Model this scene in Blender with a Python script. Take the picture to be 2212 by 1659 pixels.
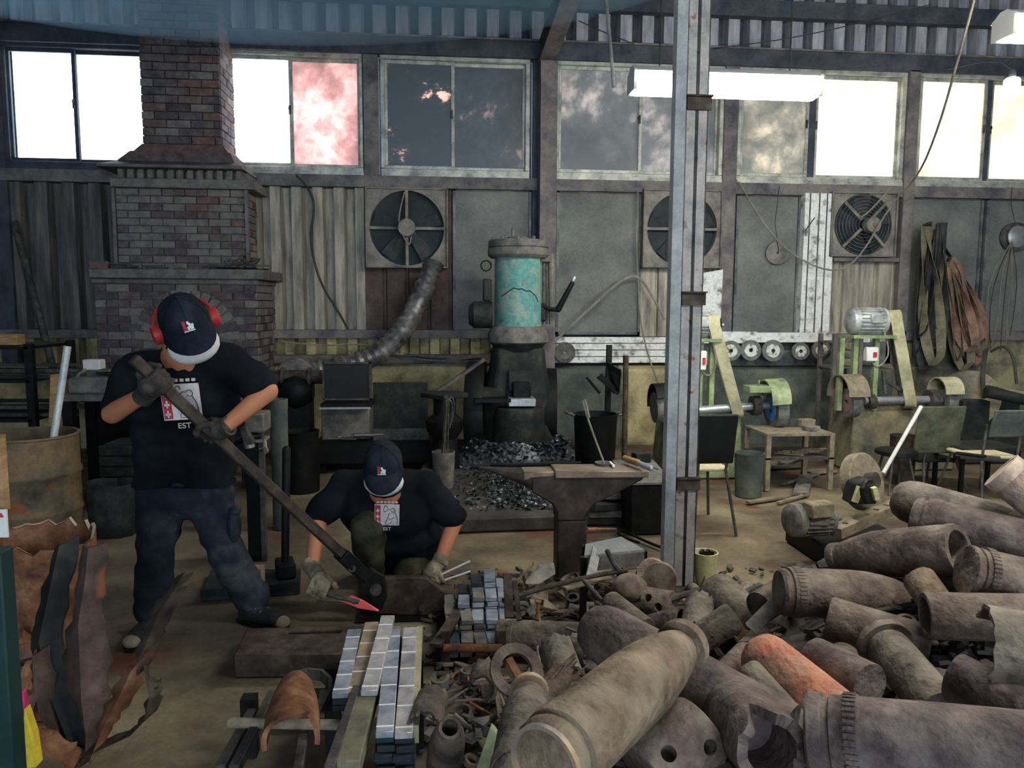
import bpy, bmesh, math, random
from mathutils import Vector, Matrix, Quaternion, noise
random.seed(7)
R = math.radians
for o in list(bpy.data.objects): bpy.data.objects.remove(o)
SC = bpy.context.scene
COL = SC.collection

# ---------------------------------------------------------------- camera
FPX, CX, CY, CAMH = 1650.0, 1106.0, 829.5, 1.55
PITCH, YAW, ROLL = R(5.914), R(5.286), R(0.272)
cd = bpy.data.cameras.new('camera'); cam = bpy.data.objects.new('camera', cd); COL.objects.link(cam)
cd.sensor_width = 36.0; cd.lens = 36.0 * FPX / 2212.0; cd.clip_start = 0.05; cd.clip_end = 200
Mc = Matrix.Rotation(-YAW, 4, 'Z') @ Matrix.Rotation(R(90) - PITCH, 4, 'X') @ Matrix.Rotation(ROLL, 4, 'Z')
cam.matrix_world = Matrix.Translation((0, 0, CAMH)) @ Mc
SC.camera = cam
_M3 = Mc.to_3x3()
def ray(px, py): return _M3 @ Vector(((px - CX) / FPX, -(py - CY) / FPX, -1.0))
def A(px, py, Y):                      # point at depth Y (distance towards the back wall)
    r = ray(px, py); return Vector((0, 0, CAMH)) + r * (Y / r.y)
def G(px, py, z=0.0):                  # point at height z
    r = ray(px, py); return Vector((0, 0, CAMH)) + r * ((z - CAMH) / r.z)
def PX(Y): return Y / FPX * 1.0        # metres per photo pixel at depth Y

# ---------------------------------------------------------------- world, exposure
vs = SC.view_settings
vs.view_transform = 'Standard'; vs.look = 'None'; vs.gamma = 1.0; vs.use_curve_mapping = False
vs.exposure = 0.90
SC.cycles.max_bounces = 6; SC.cycles.diffuse_bounces = 3; SC.cycles.glossy_bounces = 2; SC.cycles.volume_bounces = 1
W = bpy.data.worlds.new('overcast_sky'); SC.world = W; W.use_nodes = True
bg = W.node_tree.nodes['Background']; bg.inputs[0].default_value = (0.70, 0.85, 1.0, 1); bg.inputs[1].default_value = 3.8

# ---------------------------------------------------------------- materials
def lin(c):
    return tuple((v / 255 / 12.92) if v / 255 <= 0.04045 else ((v / 255 + 0.055) / 1.055) ** 2.4 for v in c) + (1.0,)
def M(name, cols, scale=6.0, rough=0.7, metal=0.0, bump=0.25, bscale=70.0, dust=None, damt=0.5, stretch=(1, 1, 1), lo=0.33, hi=0.67, spec=0.35, spots=None, spot_lo=0.62, spot_scale=14, grain=0.22, bdist=0.006):
    m = bpy.data.materials.new(name); m.use_nodes = True
    nt = m.node_tree; N = nt.nodes; L = nt.links; b = N['Principled BSDF']
    b.inputs['Roughness'].default_value = rough; b.inputs['Metallic'].default_value = metal
    b.inputs['Specular IOR Level'].default_value = spec
    g = N.new('ShaderNodeNewGeometry'); mp = N.new('ShaderNodeMapping'); mp.inputs['Scale'].default_value = stretch
    L.new(g.outputs['Position'], mp.inputs['Vector'])
    n = N.new('ShaderNodeTexNoise'); n.inputs['Scale'].default_value = scale; n.inputs['Detail'].default_value = 7; n.inputs['Roughness'].default_value = 0.62
    L.new(mp.outputs[0], n.inputs['Vector'])
    cr = N.new('ShaderNodeValToRGB'); el = cr.color_ramp.elements
    el[0].position = lo; el[0].color = lin(cols[0]); el[1].position = hi; el[1].color = lin(cols[-1])
    for i, c in enumerate(cols[1:-1]):
        e = el.new(lo + (hi - lo) * (i + 1) / (len(cols) - 1)); e.color = lin(c)
    L.new(n.outputs['Fac'], cr.inputs[0]); out = cr.outputs[0]
    if grain:                          # fine mottling of the surface itself
        ng = N.new('ShaderNodeTexNoise'); ng.inputs['Scale'].default_value = 38; ng.inputs['Detail'].default_value = 8; ng.inputs['Roughness'].default_value = .75
        L.new(mp.outputs[0], ng.inputs['Vector'])
        rg_ = N.new('ShaderNodeMapRange'); rg_.inputs[1].default_value = .3; rg_.inputs[2].default_value = .7; rg_.inputs[3].default_value = 1-grain; rg_.inputs[4].default_value = 1+grain
        L.new(ng.outputs['Fac'], rg_.inputs[0])
        mg = N.new('ShaderNodeVectorMath'); mg.operation = 'SCALE'; L.new(out, mg.inputs[0]); L.new(rg_.outputs[0], mg.inputs['Scale']); out = mg.outputs[0]
    if spots:
        n3 = N.new('ShaderNodeTexNoise'); n3.inputs['Scale'].default_value = spot_scale; n3.inputs['Detail'].default_value = 5
        L.new(g.outputs['Position'], n3.inputs['Vector'])
        r3 = N.new('ShaderNodeValToRGB'); r3.color_ramp.elements[0].position = spot_lo; r3.color_ramp.elements[1].position = spot_lo + 0.08
        L.new(n3.outputs['Fac'], r3.inputs[0])
        mx = N.new('ShaderNodeMixRGB'); mx.inputs[2].default_value = lin(spots); L.new(r3.outputs[0], mx.inputs[0]); L.new(out, mx.inputs[1]); out = mx.outputs[0]
    if dust:                           # patches of caked dust, wherever they happen to lie
        n2 = N.new('ShaderNodeTexNoise'); n2.inputs['Scale'].default_value = 11; n2.inputs['Detail'].default_value = 5; L.new(g.outputs['Position'], n2.inputs['Vector'])
        mr = N.new('ShaderNodeMapRange'); mr.inputs[1].default_value = 0.42; mr.inputs[2].default_value = 0.68; mr.inputs[4].default_value = damt*.7
        L.new(n2.outputs['Fac'], mr.inputs[0])
        mx = N.new('ShaderNodeMixRGB'); mx.inputs[2].default_value = lin(dust); L.new(mr.outputs[0], mx.inputs[0]); L.new(out, mx.inputs[1]); out = mx.outputs[0]
    L.new(out, b.inputs['Base Color'])
    if bump > 0:
        nb = N.new('ShaderNodeTexNoise'); nb.inputs['Scale'].default_value = bscale; nb.inputs['Detail'].default_value = 5
        L.new(mp.outputs[0], nb.inputs['Vector'])
        bu = N.new('ShaderNodeBump'); bu.inputs['Strength'].default_value = bump; bu.inputs['Distance'].default_value = bdist
        L.new(nb.outputs['Fac'], bu.inputs['Height']); L.new(bu.outputs[0], b.inputs['Normal'])
    return m
def emit(name, col, s):
    m = bpy.data.materials.new(name); m.use_nodes = True; b = m.node_tree.nodes['Principled BSDF']
    b.inputs['Base Color'].default_value = col; b.inputs['Emission Color'].default_value = col; b.inputs['Emission Strength'].default_value = s
    return m

# ---------------------------------------------------------------- mesh helpers
def frame(d):
    d = Vector(d).normalized(); up = Vector((0, 0, 1)) if abs(d.z) < 0.95 else Vector((1, 0, 0))
    u = d.cross(up).normalized(); return u, u.cross(d).normalized(), d      # right, up', dir
class MB:
    def __init__(s): s.v = []; s.f = []
    def add(s, vs, fs):
        k = len(s.v); s.v += [Vector(v) for v in vs]; s.f += [tuple(i + k for i in f) for f in fs]; return s
    def box(s, c, size, rz=0, rx=0, ry=0, M3=None, taper=1.0):
        if M3 is None: M3 = Matrix.Rotation(rz, 3, 'Z') @ Matrix.Rotation(ry, 3, 'Y') @ Matrix.Rotation(rx, 3, 'X')
        x, y, z = [a / 2 for a in size]; c = Vector(c); vs = []
        for k, (i, j, l) in enumerate([(-1,-1,-1),(1,-1,-1),(1,1,-1),(-1,1,-1),(-1,-1,1),(1,-1,1),(1,1,1),(-1,1,1)]):
            t = taper if l > 0 else 1.0
            vs.append(c + M3 @ Vector((i*x*t, j*y*t, l*z)))
        return s.add(vs, [(0,3,2,1),(4,5,6,7),(0,1,5,4),(1,2,6,5),(2,3,7,6),(3,0,4,7)])
    def ab(s, x0, x1, y0, y1, z0, z1): return s.box(((x0+x1)/2,(y0+y1)/2,(z0+z1)/2), (abs(x1-x0),abs(y1-y0),abs(z1-z0)))
    def bar(s, p0, p1, w, h, up=(0,0,1)):   # rectangular bar along p0-p1
        p0, p1 = Vector(p0), Vector(p1); d = (p1-p0); n = d.normalized(); up = Vector(up)
        u = n.cross(up)
        if u.length < 1e-4: u = n.cross(Vector((1,0,0)))
        u.normalize(); v = u.cross(n)
        M3 = Matrix((u, n, v)).transposed(); return s.box((p0+p1)/2, (w, d.length, h), M3=M3)
    def lathe(s, p0, p1, prof, n=20, caps=True, wob=0.0):   # prof: (distance along axis 0..1 or metres, r)
        p0, p1 = Vector(p0), Vector(p1); u, v, d = frame(p1-p0); L = (p1-p0).length
        vs = []; fs = []
        for k, (t, r) in enumerate(prof):
            for i in range(n):
                a = 2*math.pi*i/n; rr = r*(1+wob*(noise.noise(Vector((i*1.7,k*.9,r*50)))))
                vs.append(p0 + d*(t*L) + (u*math.cos(a)+v*math.sin(a))*rr)
        for k in range(len(prof)-1):
            for i in range(n):
                j = (i+1) % n; fs.append((k*n+i, k*n+j, (k+1)*n+j, (k+1)*n+i))
        if caps:
            fs.append(tuple(range(n))[::-1]); fs.append(tuple((len(prof)-1)*n+i for i in range(n)))
        return s.add(vs, fs)
    def cyl(s, p0, p1, r0, r1=None, n=16, caps=True): return s.lathe(p0, p1, [(0, r0), (1, r0 if r1 is None else r1)], n, caps)
    def pipe(s, p0, p1, ro, ri, n=20): return s.lathe(p0, p1, [(0, ri), (0, ro), (1, ro), (1, ri), (0, ri)], n, False)
    def cap(s, p0, p1, r0, r1, n=12, sx=1.0, up=None):       # tapered capsule
        p0, p1 = Vector(p0), Vector(p1); L = max((p1-p0).length, 1e-5); prof = []
        for k in range(5): a = R(90 - k*22.5); prof.append((-math.sin(a)*r0/L, max(math.cos(a)*r0, 1e-4)))
        for k in range(5): a = R(k*22.5); prof.append((1+math.sin(a)*r1/L, max(math.cos(a)*r1, 1e-4)))
        return s.lathe(p0, p1, prof, n)
    def ell(s, c, r, M3=None, n=16, m=10):
        c = Vector(c); M3 = M3 or Matrix.Identity(3); vs = []; fs = []
        for k in range(m+1):
            th = math.pi*k/m
            for i in range(n):
                a = 2*math.pi*i/n; vs.append(c + M3 @ Vector((r[0]*math.sin(th)*math.cos(a), r[1]*math.sin(th)*math.sin(a), r[2]*math.cos(th))))
        for k in range(m):
            for i in range(n):
                j = (i+1) % n; fs.append((k*n+i, (k+1)*n+i, (k+1)*n+j, k*n+j))
        return s.add(vs, fs)
    def tube(s, pts, r, n=8, smooth=0, closed=False):
        pts = [Vector(p) for p in pts]
        for _ in range(smooth):
            q = [pts[0]]
            for a, b in zip(pts, pts[1:]): q += [a*.75+b*.25, a*.25+b*.75]
            pts = q + [pts[-1]]
        m = len(pts); rad = r if isinstance(r, (list, tuple)) else None; vs = []; fs = []; u = None
        for k, p in enumerate(pts):
            d = (pts[min(k+1, m-1)] - pts[max(k-1, 0)]); d = d.normalized() if d.length > 1e-7 else Vector((0,0,1))
            if u is None: u, v, _d = frame(d)
            else:
                u = (u - d*u.dot(d)); u = u.normalized() if u.length > 1e-5 else frame(d)[0]; v = d.cross(u) * -1
            rr = r if rad is None else rad[min(int(k*len(rad)/m), len(rad)-1)]
            for i in range(n):
                a = 2*math.pi*i/n; vs.append(p + (u*math.cos(a)+v*math.sin(a))*rr)
        for k in range(m-1):
            for i in range(n):
                j = (i+1) % n; fs.append((k*n+i, k*n+j, (k+1)*n+j, (k+1)*n+i))
        fs.append(tuple(range(n))[::-1]); fs.append(tuple((m-1)*n+i for i in range(n)))
        return s.add(vs, fs)
    def prism(s, poly, d):               # planar polygon of 3-D points, extruded by vector d
        poly = [Vector(p) for p in poly]; n = len(poly); d = Vector(d)
        vs = poly + [p + d for p in poly]
        fs = [tuple(range(n))[::-1], tuple(range(n, 2*n))] + [(i, (i+1) % n, n+(i+1) % n, n+i) for i in range(n)]
        return s.add(vs, fs)
    def ribbon(s, pts, w, t):            # band: list of points, list/vec width direction (full width), thickness
        pts = [Vector(p) for p in pts]; m = len(pts); vs = []; fs = []
        for k, p in enumerate(pts):
            ww = Vector(w[k]) if isinstance(w, list) else Vector(w)
            d = (pts[min(k+1, m-1)]-pts[max(k-1, 0)]).normalized(); nn = d.cross(ww).normalized()*t/2
            vs += [p-ww/2-nn, p+ww/2-nn, p+ww/2+nn, p-ww/2+nn]
        for k in range(m-1):
            for i in range(4):
                j = (i+1) % 4; fs.append((k*4+i, k*4+j, (k+1)*4+j, (k+1)*4+i))
        fs += [(3,2,1,0), tuple((m-1)*4+i for i in range(4))]
        return s.add(vs, fs)
    def loft(s, rings, caps=True):
        n = len(rings[0]); k0 = 0; vs = [p for r in rings for p in r]; fs = []
        for k in range(len(rings)-1):
            for i in range(n):
                j = (i+1) % n; fs.append((k*n+i, k*n+j, (k+1)*n+j, (k+1)*n+i))
        if caps: fs += [tuple(range(n))[::-1], tuple((len(rings)-1)*n+i for i in range(n))]
        return s.add(vs, fs)
    def mesh(s, name, mat, off=(0,0,0), ang=35, smooth=True):
        me = bpy.data.meshes.new(name); off = Vector(off)
        me.from_pydata([tuple(v-off) for v in s.v], [], s.f)
        bm = bmesh.new(); bm.from_mesh(me); bmesh.ops.recalc_face_normals(bm, faces=bm.faces); bm.to_mesh(me); bm.free()
        if smooth:
            me.polygons.foreach_set('use_smooth', [True]*len(me.polygons)); me.set_sharp_from_angle(angle=R(ang))
        for m in (mat if isinstance(mat, list) else [mat]): me.materials.append(m)
        return me
    def base(s):
        xs = [v.x for v in s.v]; ys = [v.y for v in s.v]; zs = [v.z for v in s.v]
        return Vector(((min(xs)+max(xs))/2, (min(ys)+max(ys))/2, min(zs)))
    def build(s, name, mat, parent=None, ang=35, smooth=True, bevel=0, seg=1):
        if parent is not None: off = wloc(parent)
        else: off = s.base()
        o = bpy.data.objects.new(name, s.mesh(name, mat, off, ang, smooth)); COL.objects.link(o)
        if parent is not None: o.parent = parent
        else: o.location = off
        if bevel:
            b = o.modifiers.new('bevel', 'BEVEL'); b.width = bevel; b.segments = seg; b.limit_method = 'ANGLE'; b.angle_limit = R(40)
        return o
def wloc(o):
    p = Vector((0,0,0))
    while o is not None: p += o.location; o = o.parent
    return p
def tag(o, label, cat, group=None, kind=None):
    o['label'] = label; o['category'] = cat
    if group: o['group'] = group
    if kind: o['kind'] = kind
    return o
def thing(name, label, cat, loc, group=None):
    o = bpy.data.objects.new(name, None); COL.objects.link(o); o.location = loc; o.empty_display_size = 0.1
    return tag(o, label, cat, group)
def struct(name, label=None, loc=(0,0,0)):
    o = bpy.data.objects.new(name, None); COL.objects.link(o); o.location = loc; o['kind'] = 'structure'
    if label: o['label'] = label
    return o
def copy_tree(o, parent=None):
    c = o.copy(); COL.objects.link(c); c.parent = parent
    for ch in list(o.children): copy_tree(ch, c)
    return c
def one(name, mb, mat, label, cat, group=None, **k): return tag(mb.build(name, mat, **k), label, cat, group)
def carve(mb, cutters):                # cuts real recesses out of a closed solid
    def ob(m):
        me = m.mesh('tmp', [], (0,0,0), smooth=False); o = bpy.data.objects.new('tmp', me); COL.objects.link(o); return o
    o = ob(mb); cs_ = [ob(c) for c in cutters]
    for c in cs_: q = o.modifiers.new('b', 'BOOLEAN'); q.operation = 'DIFFERENCE'; q.solver = 'EXACT'; q.object = c
    m2 = bpy.data.meshes.new_from_object(o.evaluated_get(bpy.context.evaluated_depsgraph_get()))
    out = MB(); out.v = [v.co.copy() for v in m2.vertices]; out.f = [tuple(f.vertices) for f in m2.polygons]
    for x in [o]+cs_: bpy.data.objects.remove(x)
    print('carve', len(mb.f), '->', len(out.f)); return out
def fuse(mb, voxel, smooth=8, disp=0.0, dscale=8.0, clip=None):    # joins overlapping volumes into one continuous skin
    me = mb.mesh('tmp', None and [] or [], (0,0,0), smooth=False); o = bpy.data.objects.new('tmp', me); COL.objects.link(o)
    r = o.modifiers.new('r', 'REMESH'); r.mode = 'VOXEL'; r.voxel_size = voxel
    if smooth: q = o.modifiers.new('s', 'SMOOTH'); q.iterations = smooth; q.factor = 0.5
    dg = bpy.context.evaluated_depsgraph_get(); ev = o.evaluated_get(dg); m2 = bpy.data.meshes.new_from_object(ev)
    out = MB(); out.v = [v.co.copy() for v in m2.vertices]; out.f = [tuple(p.vertices) for p in m2.polygons]
    if disp:
        m2.calc_loop_triangles() if False else None
        for i, v in enumerate(m2.vertices):
            out.v[i] = out.v[i] + v.normal * disp * noise.noise(Vector((v.co.x*dscale, v.co.y*dscale, v.co.z*dscale*1.8)))
    bpy.data.objects.remove(o); bpy.data.meshes.remove(me); bpy.data.meshes.remove(m2)
    return out
m_floor = M('concrete_floor', [(54,46,40),(88,78,64),(120,108,86),(146,134,108)], scale=1.3, rough=0.85, bump=0.4, bscale=40, lo=.3, hi=.7, spots=(96,60,44), spot_lo=.58, spot_scale=1.1)
m_plinth = M('stained_plaster', [(74,76,72),(116,112,94),(158,148,114)], scale=2.2, rough=.9, bump=.5, bscale=30, lo=.38, hi=.62)
m_plinthd = M('sooty_plaster', [(58,66,66),(84,92,88),(110,112,98)], scale=3, rough=.9, bump=.6, bscale=35)
m_corrD = M('dark_corrugated_sheet', [(70,70,72),(98,95,92),(132,126,116)], scale=3, rough=.6, metal=.25, stretch=(5,5,.5), bump=.2)
m_corrL = M('pale_corrugated_sheet', [(110,106,102),(158,151,138),(186,178,160)], scale=3, rough=.6, metal=.2, stretch=(5,5,.6), bump=.2)
m_corrU = M('upper_corrugated_sheet', [(120,124,138),(160,162,172),(186,186,190)], scale=3, rough=.6, metal=.1, stretch=(4,4,.6), bump=.15)
m_brownsheet = M('brown_painted_sheet', [(64,52,52),(88,70,66),(108,92,84)], scale=4, rough=.75, bump=.2)
m_steelbeam = M('grey_dusty_beam', [(74,74,82),(110,106,106),(132,126,120)], scale=5, rough=.75, bump=.3)
m_beamD = M('dark_beam', [(46,54,66),(66,72,82),(84,86,92)], scale=5, rough=.75, bump=.3)
m_alu = M('dirty_aluminium', [(120,124,122),(172,174,166),(205,204,192)], scale=6, rough=.5, metal=.3, bump=.1)
m_aluD = M('sooty_aluminium', [(66,70,74),(100,104,106),(130,132,128)], scale=6, rough=.6, metal=.2, bump=.1)
m_panel = M('grey_board', [(92,94,94),(112,114,112),(130,130,126)], scale=2, rough=.7, bump=.1, spots=(64,70,76), spot_lo=.72, spot_scale=9)
m_white = M('flaking_white_paint', [(110,108,104),(196,198,198),(232,234,232)], scale=7, rough=.6, bump=.3, lo=.34, hi=.5)
m_fan = M('dusty_fan_housing', [(92,92,92),(128,124,118),(150,144,132)], scale=6, rough=.8, bump=.2)
m_fanD = M('dark_fan_metal', [(40,46,52),(66,70,72)], scale=8, rough=.7)
m_mortar = M('sooty_mortar', [(104,102,102),(128,124,120)], scale=8, rough=.95, bump=.5)
m_brick = [M('sooty_brick_a', [(70,62,66),(94,84,84),(112,102,100)], scale=12, rough=.9, bump=.5),
           M('sooty_brick_b', [(62,60,68),(82,78,84),(100,96,98)], scale=12, rough=.9, bump=.5),
           M('red_brick', [(84,66,68),(108,82,80),(124,102,98)], scale=12, rough=.9, bump=.5),
           M('grey_dust_brick', [(92,90,90),(116,112,108),(130,124,116)], scale=12, rough=.9, bump=.5),
           M('pale_brick', [(130,116,104),(156,140,122)], scale=12, rough=.9, bump=.4),
           M('plum_brick', [(58,52,64),(78,66,76),(96,84,90)], scale=12, rough=.9, bump=.5)]
m_slab = M('dusty_slab', [(82,80,82),(108,104,102),(126,122,116)], scale=8, rough=.9, bump=.4)
m_iron = M('black_iron', [(9,12,15),(18,20,22),(32,31,30)], scale=14, rough=.6, metal=.4, bump=.3)
m_ironG = M('grey_worn_iron', [(48,48,50),(78,76,74),(104,100,94)], scale=14, rough=.6, metal=.35, bump=.3)
m_ironB = M('brown_iron', [(40,34,32),(66,55,48),(90,78,67)], scale=14, rough=.75, metal=.2, bump=.35)
m_rust = M('rusty_steel', [(70,46,34),(120,78,52),(150,112,84)], scale=12, rough=.85, bump=.4)
m_shell = [M('shell_brown', [(70,58,53),(94,79,72),(117,102,90)], scale=9, rough=.8, bump=.9, bscale=42, bdist=.012, grain=.34, dust=(160,148,132), damt=.75),
           M('shell_plum', [(63,52,52),(85,72,70),(107,92,87)], scale=9, rough=.8, bump=.9, bscale=42, bdist=.012, grain=.34, dust=(152,140,130), damt=.7),
           M('shell_grey', [(72,65,58),(95,87,78),(119,109,97)], scale=9, rough=.85, bump=.9, bscale=42, bdist=.012, grain=.34, dust=(164,154,138), damt=.75),
           M('shell_tan', [(84,70,57),(112,95,77),(134,115,94)], scale=7, rough=.8, bump=.9, bscale=42, bdist=.012, grain=.34, dust=(180,164,140), damt=.7, spots=(116,82,58), spot_lo=.68, spot_scale=7),
           M('shell_dark', [(58,50,47),(77,67,62),(94,84,75)], scale=9, rough=.85, bump=.9, bscale=42, bdist=.012, grain=.34, dust=(150,140,124), damt=.7)]
m_shellO = M('shell_scorched_orange', [(138,118,110),(160,120,102),(192,102,72)], scale=4.5, rough=.8, bump=.9, bscale=42, bdist=.012, grain=.34, dust=(210,170,140), damt=.5)
m_scrap = [M('scrap_brown', [(80,66,58),(108,92,80),(128,112,96)], scale=16, rough=.85, bump=.4, dust=(168,158,138), damt=.7),
           M('scrap_grey', [(74,74,76),(100,98,96),(124,120,112)], scale=16, rough=.75, metal=.15, bump=.4, dust=(170,164,150), damt=.7),
           M('scrap_dark', [(44,42,42),(66,62,60),(86,80,74)], scale=16, rough=.8, bump=.4, dust=(130,122,110), damt=.6),
           M('scrap_tan', [(104,96,82),(132,122,102),(150,140,118)], scale=16, rough=.85, bump=.4)]
m_barblue = M('blue_grey_bar', [(112,122,136),(150,160,172),(178,182,186)], scale=10, rough=.45, metal=.3, bump=.12)
m_barrust = M('rust_tinted_bar', [(130,124,124),(172,150,124),(200,170,128)], scale=9, rough=.5, metal=.25, bump=.12)
m_barpale = M('pale_steel_bar', [(140,140,146),(176,174,176),(202,200,196)], scale=10, rough=.45, metal=.3, bump=.12)
m_barend = M('dark_bar_steel', [(34,40,46),(56,64,72)], scale=12, rough=.6, metal=.3, bump=.2)
m_chalk = M('white_chalk_line', [(235,235,232),(245,245,245)], rough=.9, bump=0, grain=.05)
m_teal = M('worn_teal_enamel', [(130,142,132),(138,160,148),(84,148,146),(134,168,158)], scale=5.5, rough=.35, bump=.12, lo=.3, hi=.62, spots=(96,94,84), spot_lo=.62, spot_scale=6)
m_castD = M('sooty_cast_iron', [(22,26,28),(38,41,41),(60,60,56)], scale=9, rough=.7, metal=.2, bump=.5, bscale=45)
m_castG = M('dusty_cast_iron', [(72,74,74),(104,102,98),(128,124,116)], scale=9, rough=.8, bump=.5, bscale=45)
m_green = M('worn_green_paint', [(92,108,82),(136,152,112),(170,178,138)], scale=6, rough=.6, bump=.15)
m_motor = M('grey_motor_enamel', [(120,128,130),(164,170,170),(196,198,194)], scale=8, rough=.45, metal=.2, bump=.1)
m_belt = M('yellowed_abrasive_belt', [(146,142,112),(172,168,136),(190,186,156)], scale=5, rough=.8, bump=.15)
m_abras = M('grinding_wheel_stone', [(88,92,90),(112,114,110),(128,128,120)], scale=20, rough=.95, bump=.5, bscale=150)
m_label = M('worn_wheel_label', [(120,124,120),(200,200,192),(224,224,216)], scale=22, rough=.8, bump=.1, lo=.42, hi=.52)
m_leathD = M('dark_used_belt', [(44,46,50),(66,66,68),(84,82,80)], scale=8, rough=.8, bump=.2)
m_leathB = M('brown_used_belt', [(108,82,72),(140,108,94),(166,134,116)], scale=8, rough=.8, bump=.2)
m_leathO = M('olive_used_belt', [(92,92,78),(124,120,98),(146,138,112)], scale=8, rough=.8, bump=.2)
m_wood = M('bare_wood', [(128,98,66),(160,126,88),(184,150,110)], scale=8, stretch=(1,1,6), rough=.8, bump=.2)
m_cable = M('grey_dusty_cable', [(110,108,100),(150,146,134)], rough=.8, bump=0)
m_cableD = M('dark_cable', [(40,40,40),(70,68,64)], rough=.7, bump=0)
m_drum = M('weathered_drum', [(62,56,46),(96,88,70),(126,104,76),(92,78,62)], scale=4, rough=.65, metal=.2, bump=.2, spots=(132,78,44), spot_lo=.62, spot_scale=5)
m_skin = M('skin', [(176,112,82),(196,130,96)], scale=6, rough=.55, bump=.05, grain=.05)
m_shirt = M('black_navy_shirt', [(14,17,22),(20,24,30),(28,33,40)], scale=5, rough=.9, bump=.15, bscale=300, spec=.1)
m_cap = M('navy_cap', [(20,25,34),(28,35,45),(42,50,60)], scale=7, rough=.9, bump=.15, bscale=300, spec=.1)
m_jeans = M('dusty_dark_work_trousers', [(28,35,44),(42,49,58),(70,76,82)], scale=5, rough=.95, bump=.25, bscale=200, spec=.1)
m_olive = M('olive_work_trousers', [(46,47,38),(66,66,52),(86,84,68)], scale=6, rough=.95, bump=.25, bscale=200, spec=.1)
m_gloveD = M('sooty_glove', [(40,38,38),(62,58,54),(80,74,66)], scale=20, rough=.95, bump=.4, bscale=200)
m_gloveL = M('dirty_cotton_glove', [(92,84,70),(132,122,102),(160,150,128)], scale=18, rough=.95, bump=.5, bscale=220)
m_mask = M('white_dust_mask', [(214,216,212),(236,238,236)], rough=.85, bump=.05, grain=.05)
m_redp = M('red_plastic', [(158,40,40),(186,60,54)], rough=.5, bump=0, grain=.05)
m_whitep = M('white_plastic', [(214,214,208),(232,232,228)], rough=.4, bump=0, grain=.05)
m_blueP = M('blue_label', [(50,120,200),(70,150,225)], rough=.6, bump=0)
m_print = M('pale_print', [(196,186,190),(216,206,208)], scale=30, rough=.9, bump=0)
m_printR = M('red_print', [(150,44,56),(176,66,76)], scale=30, rough=.9, bump=0)
m_printK = M('dark_print_line', [(60,54,60),(84,76,80)], scale=30, rough=.9, bump=0)
m_shoe = M('black_work_shoe', [(24,26,30),(44,44,46)], scale=20, rough=.7, bump=.3)
m_tan = M('scuffed_toe', [(120,104,86),(150,136,116)], scale=20, rough=.8, bump=.3)
m_hot = emit('glowing_steel', (1.0, .14, .15, 1), .10)
m_hot.node_tree.nodes['Principled BSDF'].inputs['Base Color'].default_value = (.42,.07,.07,1)
m_post = M('dusty_steel_column', [(118,116,118),(148,146,146),(164,160,158)], scale=7, rough=.75, bump=.3, spots=(112,86,74), spot_lo=.6, spot_scale=16)
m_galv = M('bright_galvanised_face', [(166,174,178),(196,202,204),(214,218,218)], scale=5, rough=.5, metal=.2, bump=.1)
m_yellow = M('yellow_plastic_pail', [(190,186,136),(214,210,164)], scale=6, rough=.5, bump=.05)
m_foil = M('foil_duct', [(70,70,74),(116,114,114),(150,146,140)], scale=8, rough=.42, metal=.55, bump=.5, bscale=45)
m_scale = M('shiny_mill_scale', [(20,24,28),(56,62,68),(128,132,136)], scale=30, rough=.35, metal=.4, bump=.3)
m_concrete_slab = M('sooty_foundation', [(46,46,46),(66,64,60),(86,82,74)], scale=5, rough=.9, bump=.4)
m_cleansteel = M('clean_steel', [(150,156,160),(196,200,204)], scale=6, rough=.35, metal=.6, bump=.08)
m_greenpost = M('dark_green_paint', [(16,42,42),(26,58,56)], scale=6, rough=.6, bump=.15)
m_olivecloth = M('olive_chair_cloth', [(58,62,50),(82,86,68),(98,100,80)], scale=9, rough=.95, bump=.5, bscale=200)
m_seatw = M('worn_plywood_seat', [(190,178,140),(222,212,176)], scale=7, rough=.7, bump=.1)
m_blackseat = M('black_vinyl', [(12,15,16),(24,27,27)], scale=8, rough=.5, bump=.15)
m_torn = M('torn_shell_steel', [(52,44,42),(84,66,60),(122,98,88)], scale=6, rough=.8, bump=.5, bscale=50, spots=(124,74,54), spot_lo=.56, spot_scale=5)
m_tornedge = M('bright_torn_edge', [(150,128,112),(200,178,160)], scale=20, rough=.7, bump=.4)
m_anvil = M('anvil_steel', [(40,34,32),(60,50,46),(80,69,60)], scale=8, rough=.6, metal=.3, bump=.25)
m_anviltop = M('anvil_face', [(108,94,82),(140,122,104),(134,126,116)], scale=6, rough=.5, metal=.3, bump=.15)
m_redrag = M('magenta_wrapper', [(190,30,96),(220,60,120)], rough=.6, bump=.1)
m_yelrag = M('yellow_wrapper', [(216,186,40),(236,214,80)], rough=.6, bump=.1)
m_cream = M('cream_render', [(112,106,84),(160,150,112),(192,180,138)], scale=3, rough=.9, bump=.3, lo=.34, hi=.6)
m_shellR = M('shell_reddish', [(110,84,78),(146,114,104),(174,146,134)], scale=8, rough=.8, bump=.9, bscale=42, bdist=.012, grain=.34, dust=(200,190,176), damt=.7)
m_shutter = M('dark_teal_shutter', [(22,34,40),(34,46,52),(46,56,60)], scale=5, rough=.7, bump=.1)
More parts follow.
